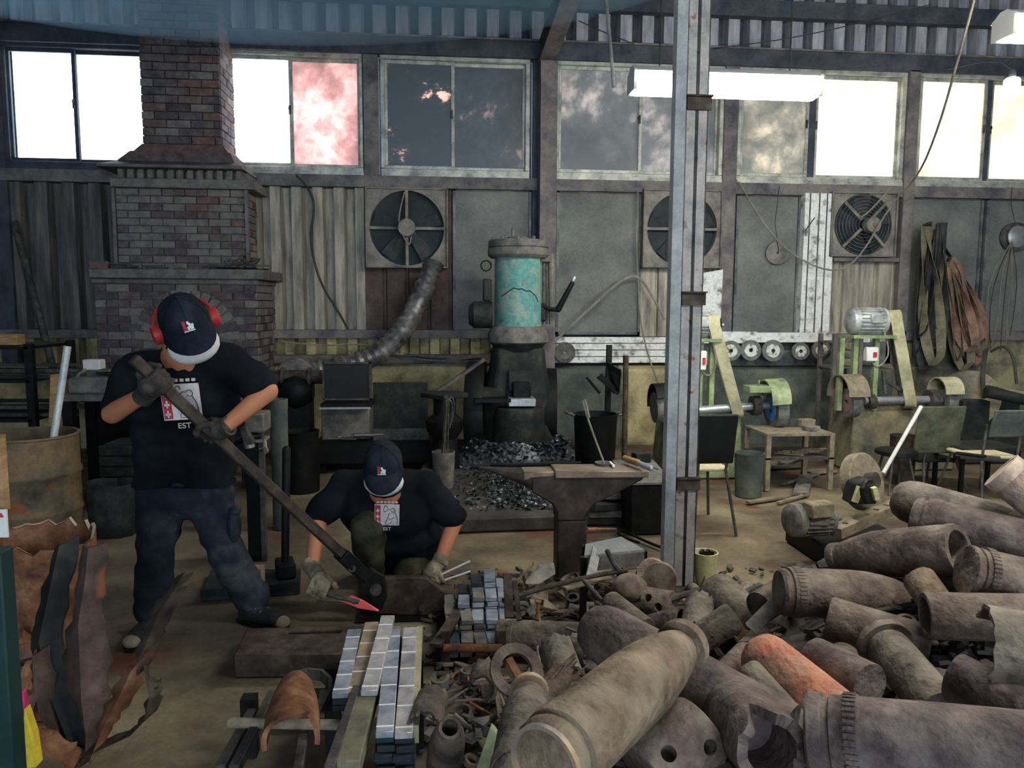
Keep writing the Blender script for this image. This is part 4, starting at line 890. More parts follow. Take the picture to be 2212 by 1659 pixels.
# hanging discs on the boards
c = A(1679,546,D-.07); o = wheel(c, (.25,1,.1), S(25,D), .06, m_fan, name='hanging_pulley', label='grey disc hanging on a wire from the sill over the board', ri=.01)
MB().tube([c+Vector((0,-.04,.0)), A(1674,480,D-.13), A(1684,402,D-.13)], .004, n=5).build('hanging_wire', m_cableD, o)
c = A(2192,512,D-.08); o = wheel(c, (.25,1,0), S(32,D), .05, m_ironG, name='hanging_pulley', label='shiny metal reel hanging on a wire at the far board', ri=.01)
MB().lathe(c+Vector((0,-.05,0)), c+Vector((0,-.09,0)), [(0,.13),(.3,.125),(1,.06)], 24).build('reel_face', m_cleansteel, o)
MB().tube([c+Vector((0,-.05,0)), A(2184,440,D-.13), A(2186,405,D-.13)], .004, n=5).build('hanging_wire', m_cableD, o)
random.seed(33)
for k in range(6):
    px = 2128+12*k; pts = [A(2186,520,D-.15), A(px+10,600,D-.14), A(px+random.uniform(-8,8),680,D-.14), A(px+random.uniform(-12,6),700+random.uniform(10,60),D-.16)]
    MB().tube(pts, .005, n=5, smooth=1).build('trailing_cord', m_cableD if k % 2 else m_cable, o)
# used abrasive belts hanging in two bundles
def hang_belt(px0, py0, px1, py1, Y, w, spread, mat, label, group, twist, pxw):
    a, b = A(px0,py0,Y), A(px1,py1,Y); L = []; n = 14; W_ = []
    for i in range(n+1):
        s = i/n; q = a.lerp(b, s) + Vector((-spread*math.sin(math.pi*s)**.7*(.6+.4*s), -.04*math.sin(3*s+twist), 0)); L.append(q); W_.append(Vector((math.cos(twist*s*1.6),math.sin(twist*s*1.6),0))*w)
    for i in range(1,n+1):
        s = 1-i/n; q = a.lerp(b, s) + Vector((spread*math.sin(math.pi*s)**.7*(.6+.4*s)+.03*s, -.05-.04*math.cos(2*s+twist), 0)); L.append(q); W_.append(Vector((math.cos(twist*s*1.6+.3),math.sin(twist*s*1.6+.3),0))*w)
    m = MB().ribbon(L, W_, .004); return one('used_belt', m, mat, label, 'abrasive belt', group)
dk = [(2000,484,1975,770,m_leathD),(2006,482,1990,785,m_leathD),(2014,480,2000,800,m_leathD),(2022,480,2012,760,m_leathO),(2030,482,1985,730,m_leathD),(2030,484,2022,745,m_leathD),(1996,490,2020,790,m_leathO)]
hk_ = thing('belt_peg_rail', 'steel peg rail holding the two bundles of used belts', 'hook', (A(2040,480,D).x,D-.1,A(2040,486,D).z))
MB().bar(A(2010,484,D-.04),A(2010,482,D-.44),.03,.03).bar(A(2052,560,D-.04),A(2052,557,D-.44),.03,.03).bar(A(2005,484,D-.05),A(2056,560,D-.05),.04,.02).build('peg', m_iron, hk_)
for k,(a_,b_,c_,d_,mt) in enumerate(dk): hang_belt(a_,b_,c_,d_,D-.24-.025*k,.11,.04+.03*(k%4),mt,('olive' if mt is m_leathO else 'dark')+' used abrasive belt hanging in the bundle left of the brown belts','dark belts hanging on the wall',.8+.6*(k%4),12)
bw = [(2044,560,2090,770,m_leathB),(2050,556,2105,790,m_leathB),(2054,560,2085,800,m_leathO),(2058,562,2120,770,m_leathB),(2048,566,2070,780,m_leathO),(2060,566,2110,740,m_leathB),(2050,570,2095,760,m_leathB)]
for k,(a_,b_,c_,d_,mt) in enumerate(bw): hang_belt(a_,b_,c_,d_,D-.24-.025*k,.10,.04+.035*(k%4),mt,('olive' if mt is m_leathO else 'brown')+' used abrasive belt hanging in the tangle right of the dark belts','brown belts hanging on the wall',.7+.65*(k%4),12)

# table with offcuts by the first grinder
Yt = 6.1; zt = A(1700,928,Yt+.2).z
t = thing('steel_table', 'small angle-iron table beside the green belt grinder', 'table', (A(1700,930,Yt+.2).x,Yt+.2,0))
xa, xb = A(1634,935,Yt+.2).x, A(1776,935,Yt+.2).x; ya, yb = Yt-.02, Yt+.48
MB().ab(xa,xb,ya,yb,zt-.02,zt).build('table_top', m_scrap[3], t)
for x in (xa+.02,xb-.02):
    for y in (ya+.02,yb-.02): MB().ab(x-.02,x+.02,y-.02,y+.02,0,zt-.02).build('leg', m_scrap[3], t)
MB().ab(xa,xb,ya,yb,zt-.22,zt-.205).build('lower_shelf', m_ironG, t)
random.seed(14)
for k,(px,py,L,w,h,rz,mt) in enumerate(((1715,912,.16,.1,.06,-20,m_ironG),(1740,914,.14,.09,.07,10,m_scrap[3]),(1700,908,.2,.06,.05,-30,m_castG),(1752,922,.12,.1,.04,25,m_scrap[1]))):
    p = G(px,py+8,zt); one('steel_offcut', MB().box((p.x,min(max(p.y,ya+.1),yb-.1),zt+h/2),(L,w,h),rz=R(rz)), mt, 'chunky steel offcut piled on the small angle-iron table', 'offcut', 'offcuts on the small table', bevel=.004)
for k in range(6):
    p = Vector((xa+.25+.05*k,ya+.12+.03*(k%3),zt-.195+.006*k)); one('file_blank', MB().box(p,(.24,.028,.008),rz=R(-25+6*k)), m_scrap[3], 'flat steel strip on the lower shelf of the small table', 'strip', 'strips under the small table')
# cans and bins
def bin_(name, px, Y, rpx, py_top, mat, label, cat='bin', taper=.88, wob=0, n=28):
    b_ = A(px,900,Y); b_.z = 0; zt = A(px,py_top,Y).z; r = S(rpx,Y)
    return one(name, MB().lathe(b_, b_+Vector((0,0,zt)), [(0,r*taper),(.02,r*taper),(.96,r),(1,r*1.03),(1,r*.96),(.6,r*.9),(.55,.001)], n, False, wob), mat, label, cat)
bin_('metal_bin', 1622, 5.95, 33, 978, m_plinthd, 'round dusty metal bin between the chair and small table')
bin_('metal_bin', 1955, 6.3, 29, 940, m_ironB, 'rusty tub under the silver-motor grinder', 'tub')
# ---------------------------------------------------------------- anvil
Ya = 4.1
zt = A(1300,1018,Ya).z; dep = G(1300,1002,zt).y - Ya; ym = Ya+dep/2
av = thing('anvil', 'large London-pattern anvil with a long tapering horn on a block stand', 'anvil', (A(1235,1200,ym).x, ym, 0))
P3 = lambda px, py, y: Vector((A(px,py,Ya).x, y, A(px,py,Ya).z))
body = [P3(*q,Ya+.02) for q in ((1200,1030),(1398,1030),(1388,1040),(1330,1070),(1285,1092),(1268,1112),(1268,1128),(1204,1128),(1204,1110),(1196,1092),(1150,1066),(1150,1034))]
MB().prism(body, (0,dep-.04,0)).build('anvil_body', m_anvil, av, bevel=.008)
f = [P3(*q,Ya) for q in ((1200,1018),(1402,1018),(1402,1032),(1200,1034))]
MB().prism(f, (0,dep,0)).build('anvil_face', m_anviltop, av, bevel=.005)
f = [P3(*q,Ya+.03) for q in ((1132,1022),(1200,1022),(1200,1040),(1132,1040))]; MB().prism(f, (0,dep-.06,0)).build('anvil_step', m_anviltop, av, bevel=.005)
rings = []
for k in range(9):
    s = k/8; px = 1150-113*s; top = A(px,1024-8*s,Ya).z; bot = A(px,1066-48*s**.9,Ya).z; w = (dep-.05)/2*(1-.93*s**1.2); x = A(px,1030,Ya).x; cz = (top+bot)/2; hz = max((top-bot)/2,.006)
    rings.append([Vector((x, ym+w*math.cos(2*math.pi*i/16), top-hz+hz*(1 if math.sin(2*math.pi*i/16)>0 else 1)*max(-1,min(.55,math.sin(2*math.pi*i/16)))/(.55 if math.sin(2*math.pi*i/16)>0 else 1))) for i in range(16)])
MB().loft(rings).build('anvil_horn', m_anvil, av)
x0,x1,z0,z1 = rc(1204,1126,1268,1245,Ya+.02); MB().ab(x0,x1,Ya+.02,Ya+dep-.02,0,z1).build('anvil_stand', m_anvil, av, bevel=.008)
# tools on it
one('flat_tongs', MB().tube([A(1192,1002,4.33)+Vector((0,0,.0)), A(1120,1005,4.36), A(1060,1004,4.38)], .011).box(A(1034,1007,4.38),(.10,.04,.008),rx=.2).tube([A(1255,1000,4.30),A(1192,1001,4.33)],.009), m_iron, 'black rod tongs lying along the back of the anvil horn', 'tongs')
t = thing('hand_hammer', 'small hammer with a wooden grip and steel shank on the anvil heel', 'hammer', G(1380,1003,zt))
MB().cap(G(1350,990,zt+.03), G(1378,1000,zt+.03), .018, .02).build('grip', m_wood, t); MB().cap(G(1380,1001,zt+.03), G(1406,1012,zt+.03), .014,.016).build('shank', m_cleansteel, t)
one('steel_rod', MB().cyl(G(1385,1000,zt+.02), G(1425,1013,zt+.02), .009, n=8), m_cleansteel, 'bright steel rod sticking out past the anvil heel', 'rod')
one('chalk_stick', MB().cyl(G(1318,999,zt+.01), G(1326,1007,zt+.01), .008, n=8), m_chalk, 'short white chalk stick on the anvil face', 'chalk')
# ---------------------------------------------------------------- lever shear
Ysh = 3.72
sh = thing('lever_shear', 'hand lever shear with a clipped-corner plate and very long bar handle', 'shear', (A(880,1340,Ysh).x, Ysh, 0))
pl = [A(*q,Ysh) for q in ((812,1254),(830,1249),(918,1248),(975,1290),(977,1332),(812,1326))]; MB().prism(pl, (0,.045,0)).build('blade_plate', m_ironB, sh, bevel=.004)
for px, py in ((911,1310),(812,1275)): c = A(px,py,Ysh); MB().cyl(c+Vector((0,-.02,0)), c, .018, n=6).build('bolt', m_ironG, sh)
pv = [A(*q,Ysh-.03) for q in ((778,1240),(800,1228),(830,1246),(835,1290),(822,1322),(790,1318),(776,1290))]; MB().prism(pv, (0,.03,0)).build('pivot_plate', m_iron, sh, bevel=.004)
for px, py, r in ((812,1272,.028),(789,1258,.02),(791,1294,.018)): c = A(px,py,Ysh-.03); b_ = MB().cyl(c+Vector((0,-.025,0)), c, r, n=16).cyl(c+Vector((0,-.04,0)), c, r*.5, n=6).build('pivot_bolt', m_iron if r<.025 else m_ironG, sh)
MB().ab(A(770,1340,Ysh).x, A(992,1340,Ysh).x, Ysh-.07, Ysh+.14, 0, A(880,1328,Ysh).z).build('base_block', m_iron, sh, bevel=.008)
HB, HT = A(790,1246,Ysh-.01), A(287,774,3.11)
hd = (HT-HB).normalized()
MB().bar(HB+hd*.12, HT, .052, .045).build('lever_bar', m_ironB, sh, bevel=.006)
MB().bar(HB-hd*.02, HB+hd*.2, .085, .06).build('clevis', m_iron, sh, bevel=.004)
c = HB+hd*.1; MB().cyl(c+Vector((0,-.05,0)), c+Vector((0,.05,0)), .018, n=8).build('clevis_pin', m_ironG, sh)
# hot blade held in tongs
hb = [A(*q,Ysh-.09) for q in ((735,1298),(760,1290),(785,1300),(818,1321),(775,1314))]
one('hot_blade', MB().prism(hb, (0,.012,.004)), m_hot, 'red-hot pointed blade going into the shear', 'blade')
one('blade_tongs', MB().tube([A(690,1278,Ysh-.06), A(730,1290,Ysh-.1), A(775,1300,Ysh-.115)], .012).tube([A(690,1272,Ysh-.04), A(735,1284,Ysh-.1), A(768,1302,Ysh-.12)], .01).bar(A(683,1299,Ysh-.1),A(745,1303,Ysh-.1),.012,.004), m_ironG, 'grey tongs gripping the red-hot blade', 'tongs')
# ---------------------------------------------------------------- steel block with slot
zb = A(640,1412,G(640,1460).y).z
q = [G(505,1416,zb), G(760,1412,zb), G(790,1352,zb), G(533,1357,zb)]
blk = thing('steel_slab', 'thick rusty steel slab with a slot cut in its top', 'slab', (sum((p.x for p in q))/4, sum((p.y for p in q))/4, 0))
s0,s1,s2,s3 = G(618,1370,zb),G(735,1367,zb),G(738,1361,zb),G(622,1364,zb)
carve(MB().prism([Vector((p.x,p.y,0)) for p in q], (0,0,zb)), [MB().prism([Vector((p.x,p.y,zb-.06)) for p in (s0,s1,s2,s3)], (0,0,.1))]).build('slab_body', m_ironB, blk, bevel=.004)
# ---------------------------------------------------------------- flat bars with chalk lines on a stand
zr = .30
bs = [((766,1364),(735,1503),zr,m_barblue),((803,1348),(768,1500),zr,m_barrust),((851,1358),(831,1588),zr+.014,m_barblue),((886,1360),(872,1590),zr+.014,m_barpale),((907,1366),(897,1588),zr-.01,m_belt)]
BW = .052
def chalk_bar(p0, p1, w, h, mat, label, lines=6):
    u = (p1-p0).normalized(); o = MB().bar(p0, p1, w, h).build('flat_bar', mat, bevel=.002); tag(o, label, 'steel bar', 'chalk-marked flat bars')
    L = (p1-p0).length; up = u.cross(Vector((0,0,1))).normalized().cross(u)
    for k in range(lines):
        c = p0+u*L*(k+.75)/lines+up*(h/2+.0005)
        MB().bar(c-u*.003, c+u*.003, w*.98, .001).build('chalk_line', m_chalk, o)
    return o
for k,(a_,b_,z,mt) in enumerate(bs):
    if k == 4:
        one('flat_bar', MB().bar(G(*a_,z), G(*b_,z), .02, .05), mt, 'narrow yellowish bar on edge at the side of the bar stack', 'steel bar'); continue
    chalk_bar(G(*a_,z), G(*b_,z), BW, .02, mt, ['blue-grey chalk-marked bar on the short bars beside the rusty slab','rust-tinted chalk-marked bar between two blue-grey bars','long blue-grey chalk-marked bar topping the tall stack','long pale chalk-marked bar topping the tall stack'][k], 5 if k < 2 else 6)
chalk_bar(G(838,1334,zr+.05), G(797,1498,zr+.024), BW, .02, m_barpale, 'chalk-marked bar lying askew across the other bars', 5)
for j in range(2):
    a_, b_, _, _ = bs[2+j]
    for k in range(1,9):
        z = zr+.014-.0215*k; p0, p1 = G(*a_,zr+.014), G(*b_,zr+.014); d = Vector((.004*((k*7)%3-1), .012*((k*5)%3-1), 0)); p0.z = p1.z = z
        one('flat_bar', MB().bar(p0+d, p1+d, BW, .02), m_barend, 'dark flat bar under the long %s bar in the tall stack' % ('blue-grey' if j == 0 else 'pale'), 'steel bar', 'stacked dark bars', bevel=.0015)
for j in range(2):
    a_, b_, _, _ = bs[j]
    for k in range(1,3):
        p0, p1 = G(*a_,zr), G(*b_,zr); p0.z = p1.z = zr-.0215*k; one('flat_bar', MB().bar(p0, p1, BW, .02), m_barend, 'dark flat bar under the %s short bar' % ('blue-grey' if j == 0 else 'rust-tinted'), 'steel bar', 'stacked dark bars', bevel=.0015)
# stand of rails carrying the bars
st = thing('rail_stand', 'low stand of steel rails carrying the bars and rusty half shell', 'stand', (G(640,1600,.2).x, G(640,1600,.2).y, 0))
MB().bar(G(795,1500,zr-.012)-Vector((0,0,.0)), G(752,1662,zr-.012), .066, .05).build('wooden_rail', m_leathO, st, bevel=.004)
for a_, b_, z in (((772,1490),(712,1665),zr-.005),((590,1500),(505,1665),.22),((545,1540),(475,1665),.2),((660,1560),(640,1690),.2),((700,1500),(690,1560),.22)):
    MB().bar(G(*a_,z), G(*b_,z), .03, .035).build('rail', m_ironG, st, bevel=.003)
MB().cyl(G(495,1561,.24), G(745,1566,.24), .016, n=14).build('cross_pipe', m_scrap[3], st)
MB().ab(G(560,1560,.2).x, G(900,1560,.2).x, G(700,1500,.1).y+.0, G(700,1500,.1).y+.05, .05,.10).build('bearer', m_iron, st)
for px, py in ((540,1570),(720,1570),(900,1560),(720,1500),(900,1480)): p = G(px,py,.1); MB().ab(p.x-.025,p.x+.025,p.y-.025,p.y+.025,0,.21).build('leg', m_iron, st)
# hoop
hp = [G(x_,y_,.23) for x_,y_ in ((690,1545),(712,1500),(714,1475),(695,1458),(665,1455),(640,1462),(622,1480))]
one('steel_hoop', MB().ribbon([p for p in hp], Vector((0,0,.04)), .012), m_ironG, 'bent steel hoop lying behind the rusty half shell', 'hoop')
# rusty half shell (split shell nose, hollow towards the floor)
ha, hb_ = G(640,1462,.33), G(628,1602,.33); u, v, d = frame(hb_-ha); L = (hb_-ha).length; m = MB(); n = 20; vs = []; fs = []
prof = [(0,.012),(.06,.034),(.2,.054),(.45,.070),(.7,.078),(1,.080)]
for t_, r in prof:
    for i in range(n+1):
        q = R(-15+210*i/n); tt = t_ if t_ < 1 else 1-.10*max(0,math.cos(R(i*36-150)))*(1 if i > 8 else .2); p = ha+d*(tt*L); e = (u*math.cos(q)+v*math.sin(q)); vs += [p+e*r, p+e*max(r-.014,.002)]
for k in range(len(prof)-1):
    for i in range(n):
        a_ = (k*(n+1)+i)*2; b_ = a_+2; c_ = a_+2*(n+1); e_ = c_+2; fs += [(a_,b_,e_,c_),(a_+1,c_+1,e_+1,b_+1)]
for i in range(n): a_ = ((len(prof)-1)*(n+1)+i)*2; fs.append((a_,a_+2,a_+3,a_+1))
for k in range(len(prof)-1):
    for i in (0,n): a_ = (k*(n+1)+i)*2; c_ = a_+2*(n+1); fs.append((a_,c_,c_+1,a_+1))
m.add(vs,fs); one('split_shell', m, m_rust, 'rusty pointed half shell with a notched mouth lying on the rails', 'shell fragment')
# ---------------------------------------------------------------- tray table, yellow pail, rods on floor
ztr = .34
q = [G(1262,1205,ztr),G(1392,1192,ztr),G(1342,1164,ztr),G(1265,1180,ztr)]
t = thing('tray_table', 'low steel work tray with a shiny top behind the scrap', 'tray', ((q[0].x+q[1].x)/2,(q[0].y+q[2].y)/2,0))
MB().prism(q,(0,0,.012)).build('tray_top', m_cleansteel, t)
for p in q: MB().ab(p.x-.015,p.x+.015,p.y-.0,p.y+.03,0,ztr).build('leg', m_iron, t)
MB().prism([q[0]-Vector((0,0,.07)),q[1]-Vector((0,0,.07)),q[1],q[0]],(0,.01,0)).build('front_skirt', m_castG, t)
Yy = 4.02; p = A(1522,1250,Yy); p.z = 0; zt_ = A(1522,1192,Yy).z; r = S(28,Yy)
t = thing('yellow_pail', 'pale yellow plastic pail full of dark rods beside the column', 'pail', p)
MB().lathe(p, Vector((p.x,p.y,zt_)), [(0,r*.72),(.02,r*.74),(.97,r),(1,r*1.04),(1,r*.94),(.2,r*.7),(.2,.001)], 24, False).build('pail_body', m_yellow, t)
for k in range(7): 
    x = p.x+r*(-.6+.2*k); one('iron_rod', MB().box((p.x+r*(-.42+.14*k),Yy+.016*((k%3)-1),zt_*.62),(.016,.016,zt_*.84),ry=R(-3+1.0*k)), m_iron, 'dark square rod standing in the yellow pail', 'rod', 'rods in the yellow pail')
one('looped_bar', MB().tube([G(1432,1184,.02),G(1392,1168,.02),G(1348,1147,.02),G(1337,1147,.02),G(1335,1153,.02),G(1350,1162,.02),G(1380,1172,.02)], .010, n=8, smooth=1), m_iron, 'black rod bent to a long loop lying on the floor by the column', 'rod')
one('marker_stick', MB().cyl(G(1270,1144,.015),G(1290,1143,.015),.012,n=8).cyl(G(1290,1143,.015),G(1332,1143,.012),.008,n=8), m_shellO, 'short orange and white stick on the floor behind the anvil', 'stick')
for k,(a_,b_,w,mt) in enumerate((((1615,1085),(1702,1072),.05,m_scrap[3]),((1680,1086),(1745,1068),.03,m_scrap[3]),((1690,1046),(1768,1024),.03,m_scrap[1]),((1728,1070),(1742,1024),.12,m_scrap[1]),((1635,1012),(1740,1005),.1,m_scrap[2]),((1745,1020),(1800,1016),.12,m_scrap[3]),((1690,1000),(1730,985),.1,m_scrap[1]))):
    one('floor_scrap', MB().bar(G(*a_,.02),G(*b_,.02),w,.02), mt, ['flat spanner-shaped iron on the floor by the metal bin','thin flat strip on the floor past the spanner-shaped iron','curved pale rod under the small table','square grey plate on the floor before the small table','dark long plate under the small table','pale plate beside the small table leg','grey plate at the back under the small table'][k], 'offcut', bevel=.003)
# ---------------------------------------------------------------- chop saw
Yc = 4.35
cs = thing('cutoff_saw', 'abrasive cut-off saw with a big round dusty wheel cover and ribbed motor', 'cut-off saw', (A(1830,1180,Yc).x, Yc, 0))
c = A(1862,1040,Yc+.22); ax = Vector((.55,-1,.35)).normalized()
MB().lathe(c+ax*-.04, c+ax*.04, [(0,.001),(0,S(66,Yc)),(.1,S(69,Yc)),(.9,S(69,Yc)),(1,S(66,Yc)),(1,.001)], 40, False).build('wheel_cover', m_scrap[3], cs)
MB().cyl(c+ax*.04,c+ax*.1,.05,n=20).build('arbor_nut', m_ironG, cs)
mc = A(1748,1122,Yc-.02); motor(cs, mc, (1,.25,-.05), .30, .10, m_scrap[1])
MB().box(A(1768,1100,Yc-.1),(.16,.10,.09),rz=.2).build('terminal_cover', m_scrap[3], cs, bevel=.01)
carve(MB().bar(A(1805,1150,Yc-.06),A(1935,1092,Yc+.12),.09,.06), [MB().box(A(1805,1150,Yc-.06).lerp(A(1935,1092,Yc+.12),.15+.17*k)+Vector((0,0,.03)),(.022,.035,.07),rz=.6) for k in range(5)]).build('slotted_arm', m_scrap[3], cs)
MB().prism([A(1838,1090,Yc),A(1850,1045,Yc),A(1880,1035,Yc),A(1900,1060,Yc),A(1895,1090,Yc)],(0,.12,0)).build('drive_head', m_castD, cs, bevel=.01)
MB().box(A(1852,1068,Yc-.02),(.03,.03,.10),ry=.3).build('yellow_band', m_yellow, cs); MB().box(A(1890,1066,Yc-.02),(.03,.03,.08),ry=-.3).build('yellow_band', m_yellow, cs)
MB().ab(A(1760,1170,Yc).x,A(1960,1170,Yc).x,Yc-.12,Yc+.4,0,A(1850,1165,Yc).z).build('saw_base', m_iron, cs, bevel=.01)
MB().tube([A(1880,1040,Yc-.05),A(1868,1042,Yc-.1),A(1862,1060,Yc-.12),A(1870,1085,Yc-.1)],.018,smooth=1).build('grip_handle', m_blackseat, cs)
# ---------------------------------------------------------------- chairs
def leg(mb, p0, p1, r=.011): return mb.cyl(p0, p1, r, n=8)
def chair(name, label, sx0, sx1, py_seat, Y, back, mseat, mback, dy=.38, thick=.03):
    xa, xb = A(sx0,py_seat,Y).x, A(sx1,py_seat,Y).x; z = A((sx0+sx1)/2,py_seat,Y).z
    t = thing(name, label, 'chair', ((xa+xb)/2, Y+dy/2, 0))
    MB().ab(xa,xb,Y,Y+dy,z-thick,z).build('seat', mseat, t, bevel=.012, seg=2)
    bx0,by0,bx1,by1 = back; x0,x1,z0,z1 = rc(bx0,by0,bx1,by1,Y-.06)
    MB().prism([(x0,Y-.05,z0),(x1,Y-.05,z0),(x1,Y-.12,z1),(x0,Y-.12,z1)],(0,.03,0)).build('backrest', mback, t, bevel=.012, seg=2)
    for s,x in ((-1,xa+.03),(1,xb-.03)):
        MB().tube([(x+s*.05,Y-.12,0),(x,Y-.02,z-.02),(x,Y-.05,z0+.1)],.011).build('leg', m_ironG, t)
        MB().tube([(x+s*.05,Y+dy+.05,0),(x,Y+dy-.04,z-.02)],.011).build('leg', m_ironG, t)
    return t
chair('workshop_chair','chair with black back and pale plywood seat beside the steel column',1496,1575,1010,5.0,(1494,893,1588,1003),m_seatw,m_blackseat)
chair('workshop_chair','chair with an olive cloth draped over its back before the silver-motor grinder',1985,2070,992,6.05,(1978,876,2076,980),m_blackseat,m_olivecloth)
t3 = chair('folding_chair','folding chair with a dark steel back and pale padded seat near the far right wall',2110,2200,985,5.6,(2140,884,2232,945),m_seatw,m_plinthd)
Yst = 6.0; c = A(1936,975,Yst)
t = thing('round_stool', 'low round black stool left of the cloth-draped chair', 'stool', (c.x,Yst,0))
MB().lathe((c.x,Yst,c.z-.03),(c.x,Yst,c.z+.02),[(0,.14),(.2,.165),(.8,.165),(1,.14)],24).build('seat', m_blackseat, t)
for k in range(4): q = R(90*k+45); MB().cyl((c.x+.1*math.cos(q),Yst+.1*math.sin(q),c.z-.03),(c.x+.17*math.cos(q),Yst+.17*math.sin(q),0),.011,n=8).build('leg', m_ironG, t)
one('white_rod', MB().cyl(Vector((A(1908,1020,5.75).x,5.75,A(1908,1022,5.75).z)),A(1990,878,5.9),.016,n=10), m_whitep, 'white rod leaning on the cloth-draped chair', 'rod')
# ---------------------------------------------------------------- right-hand machinery behind the folding chair
Yw = 6.9
t = thing('wheel_machine', 'dark machine with a big cream disc half hidden behind the hanging belts', 'machine', (A(2110,950,Yw).x,Yw,0))
c = A(2090,860,Yw+.2); MB().lathe(c+Vector((0,-.05,0)),c+Vector((.03,.05,0)),[(0,.001),(0,S(66,Yw)),(1,S(66,Yw)),(1,.001)],36,False).build('disc', m_plinth, t)
MB().ab(c.x-.1,c.x+.5,Yw+.1,Yw+.5,0,c.z).build('machine_body', m_castD, t, bevel=.02)
MB().cyl(A(2130,845,Yw-.05),A(2230,865,Yw-.15),.06,n=16).build('arm', m_castD, t)
MB().cyl(A(2132,838,Yw-.05),A(2212,850,Yw-.15),.022,n=12).build('spindle', m_leathO, t)
MB().tube([A(2140,760,Yw+.2),A(2168,744,Yw+.1),A(2190,770,Yw+.05),A(2196,830,Yw)],.014,smooth=2).build('hose', m_cableD, t)
MB().tube([A(2130,755,Yw+.3),A(2122,800,Yw+.1),A(2125,860,Yw)],.02,smooth=1).build('hose', m_cableD, t)
for k,(px,py,L,mt,rz) in enumerate(((2112,960,.3,m_ironG,-35),(2130,972,.34,m_castD,-30),(2096,968,.2,m_iron,-50))):
    p = G(px,py+20,.42); one('iron_strip', MB().box((p.x,p.y,.40+.02*k),(L,.05,.02),rz=R(rz)), mt, 'flat iron strip lying across the low bench by the folding chair', 'strip', 'strips on the low bench', bevel=.003)
q = A(2120,985,5.95); t = thing('low_bench', 'low iron bench under flat strips by the folding chair', 'bench', (q.x,6.0,0))
MB().ab(q.x-.25,q.x+.3,5.85,6.25,.355,.385).build('bench_top', m_castD, t)
for x in (q.x-.22,q.x+.27):
    for y in (5.88,6.22): MB().ab(x-.015,x+.015,y-.015,y+.015,0,.355).build('leg', m_iron, t)
# ---------------------------------------------------------------- left side
Yd = 5.05; p = A(70,1100,Yd); p.z = 0; r = .285; zt = A(70,936,Yd).z
dr = thing('oil_drum', 'cut-down weathered steel drum with rolled hoops', 'drum', p)
MB().lathe(p, Vector((p.x,p.y,zt)), [(0,r),(.01,r*1.02),(.04,r),(.30,r),(.32,r*1.035),(.35,r*1.035),(.37,r),(.63,r),(.65,r*1.035),(.68,r*1.035),(.70,r),(.975,r),(.985,r*1.03),(1,r*1.02),(1,r*.97),(.3,r*.97),(.3,.001)], 40, False).build('drum_body', m_drum, dr)
one('white_pipe', MB().cyl(A(116,945,4.95),A(146,748,5.0),.022,n=14), m_galv, 'white plastic pipe standing in the steel drum', 'pipe')
# sack bin
Ys_ = 5.25; p = A(250,1150,Ys_); p.z = 0; rings = []
for k,(h,rr) in enumerate(((0,.13),(.04,.155),(.14,.16),(.24,.165),(.30,.172),(.36,.165))):
    rings.append([p+Vector((rr*math.cos(2*math.pi*i/36)*(1+.14*noise.noise(Vector((i*.55,h*11,3)))), rr*.8*math.sin(2*math.pi*i/36)*(1+.14*noise.noise(Vector((i*.55,h*11,3)))), h+.02*noise.noise(Vector((i*.3,h*5,9)))*(h>.2))) for i in range(36)])
rings += [[p+(v-p)*.93-Vector((0,0,.02)) for v in rings[-1]], [p+(v-p)*.8-Vector((0,0,.12)) for v in rings[-1]]]
one('crumpled_bin', MB().loft(rings), m_castD, 'crumpled dark sheet-metal bin on the floor behind the standing man', 'bin')
# bench against the forge with brick, switch box, plates
Yv = 6.5; zt = A(190,852,Yv).z
t = thing('side_bench', 'dark heavy bench left of the standing man', 'bench', (A(230,900,Yv).x,Yv+.25,0))
xa, xb = A(128,860,Yv).x, A(540,860,Yv).x
MB().ab(xa,xb,Yv,Yv+.5,zt-.06,zt).build('bench_top', m_castG, t, bevel=.006)
for x in (xa+.05,xb-.05,(xa+xb)/2):
    for y in (Yv+.05,Yv+.45): MB().ab(x-.04,x+.04,y-.04,y+.04,0,zt-.06).build('leg', m_iron, t)
MB().ab(xa,xb,Yv+.46,Yv+.5,.1,zt-.06).build('back_board', m_iron, t)
p = A(186,836,Yv); o = one('concrete_brick', MB().box((p.x,Yv+.13,zt+.065),(.34,.17,.13),rz=.1), m_slab, 'dusty grey brick block on the side bench', 'brick', bevel=.012)
p = A(200,790,Yv+.3); t = thing('switch_box', 'pale metal switch box with curved conduit on the side bench', 'switch box', (p.x,Yv+.33,zt))
MB().box((p.x,Yv+.33,A(200,788,Yv+.3).z),(.15,.1,.09),rz=-.1).build('box', m_whitep, t, bevel=.008); MB().ab(p.x-.05,p.x+.05,Yv+.3,Yv+.38,zt,A(200,798,Yv+.3).z).build('bracket', m_castG, t)
MB().tube([A(186,798,Yv+.28),A(170,808,Yv+.26),A(163,825,Yv+.25)],.014,smooth=1).build('conduit', m_cable, t)
random.seed(4)
for k in range(8):
    z = zt+.012+.024*k; p = A(250,830,Yv+.2); one('steel_plate', MB().box((p.x+random.uniform(-.02,.02),Yv+.25,z),(.24,.2,.018),rz=random.uniform(-.15,.15)), m_ironG if k % 2 else m_castD, 'small steel plate in the stack on the side bench', 'plate', 'plates stacked on the side bench', bevel=.002)
for k in range(9):
    p = A(535,800,Yv+.3); z = zt+.012+.026*k; one('steel_plate', MB().box((p.x+random.uniform(-.015,.015),Yv+.3,z),(.17,.18,.02),rz=random.uniform(-.2,.2)), m_barblue if k > 5 else m_castD, 'small steel plate in the stack beside the blast pipe', 'plate', 'plates stacked beside the forge', bevel=.002)
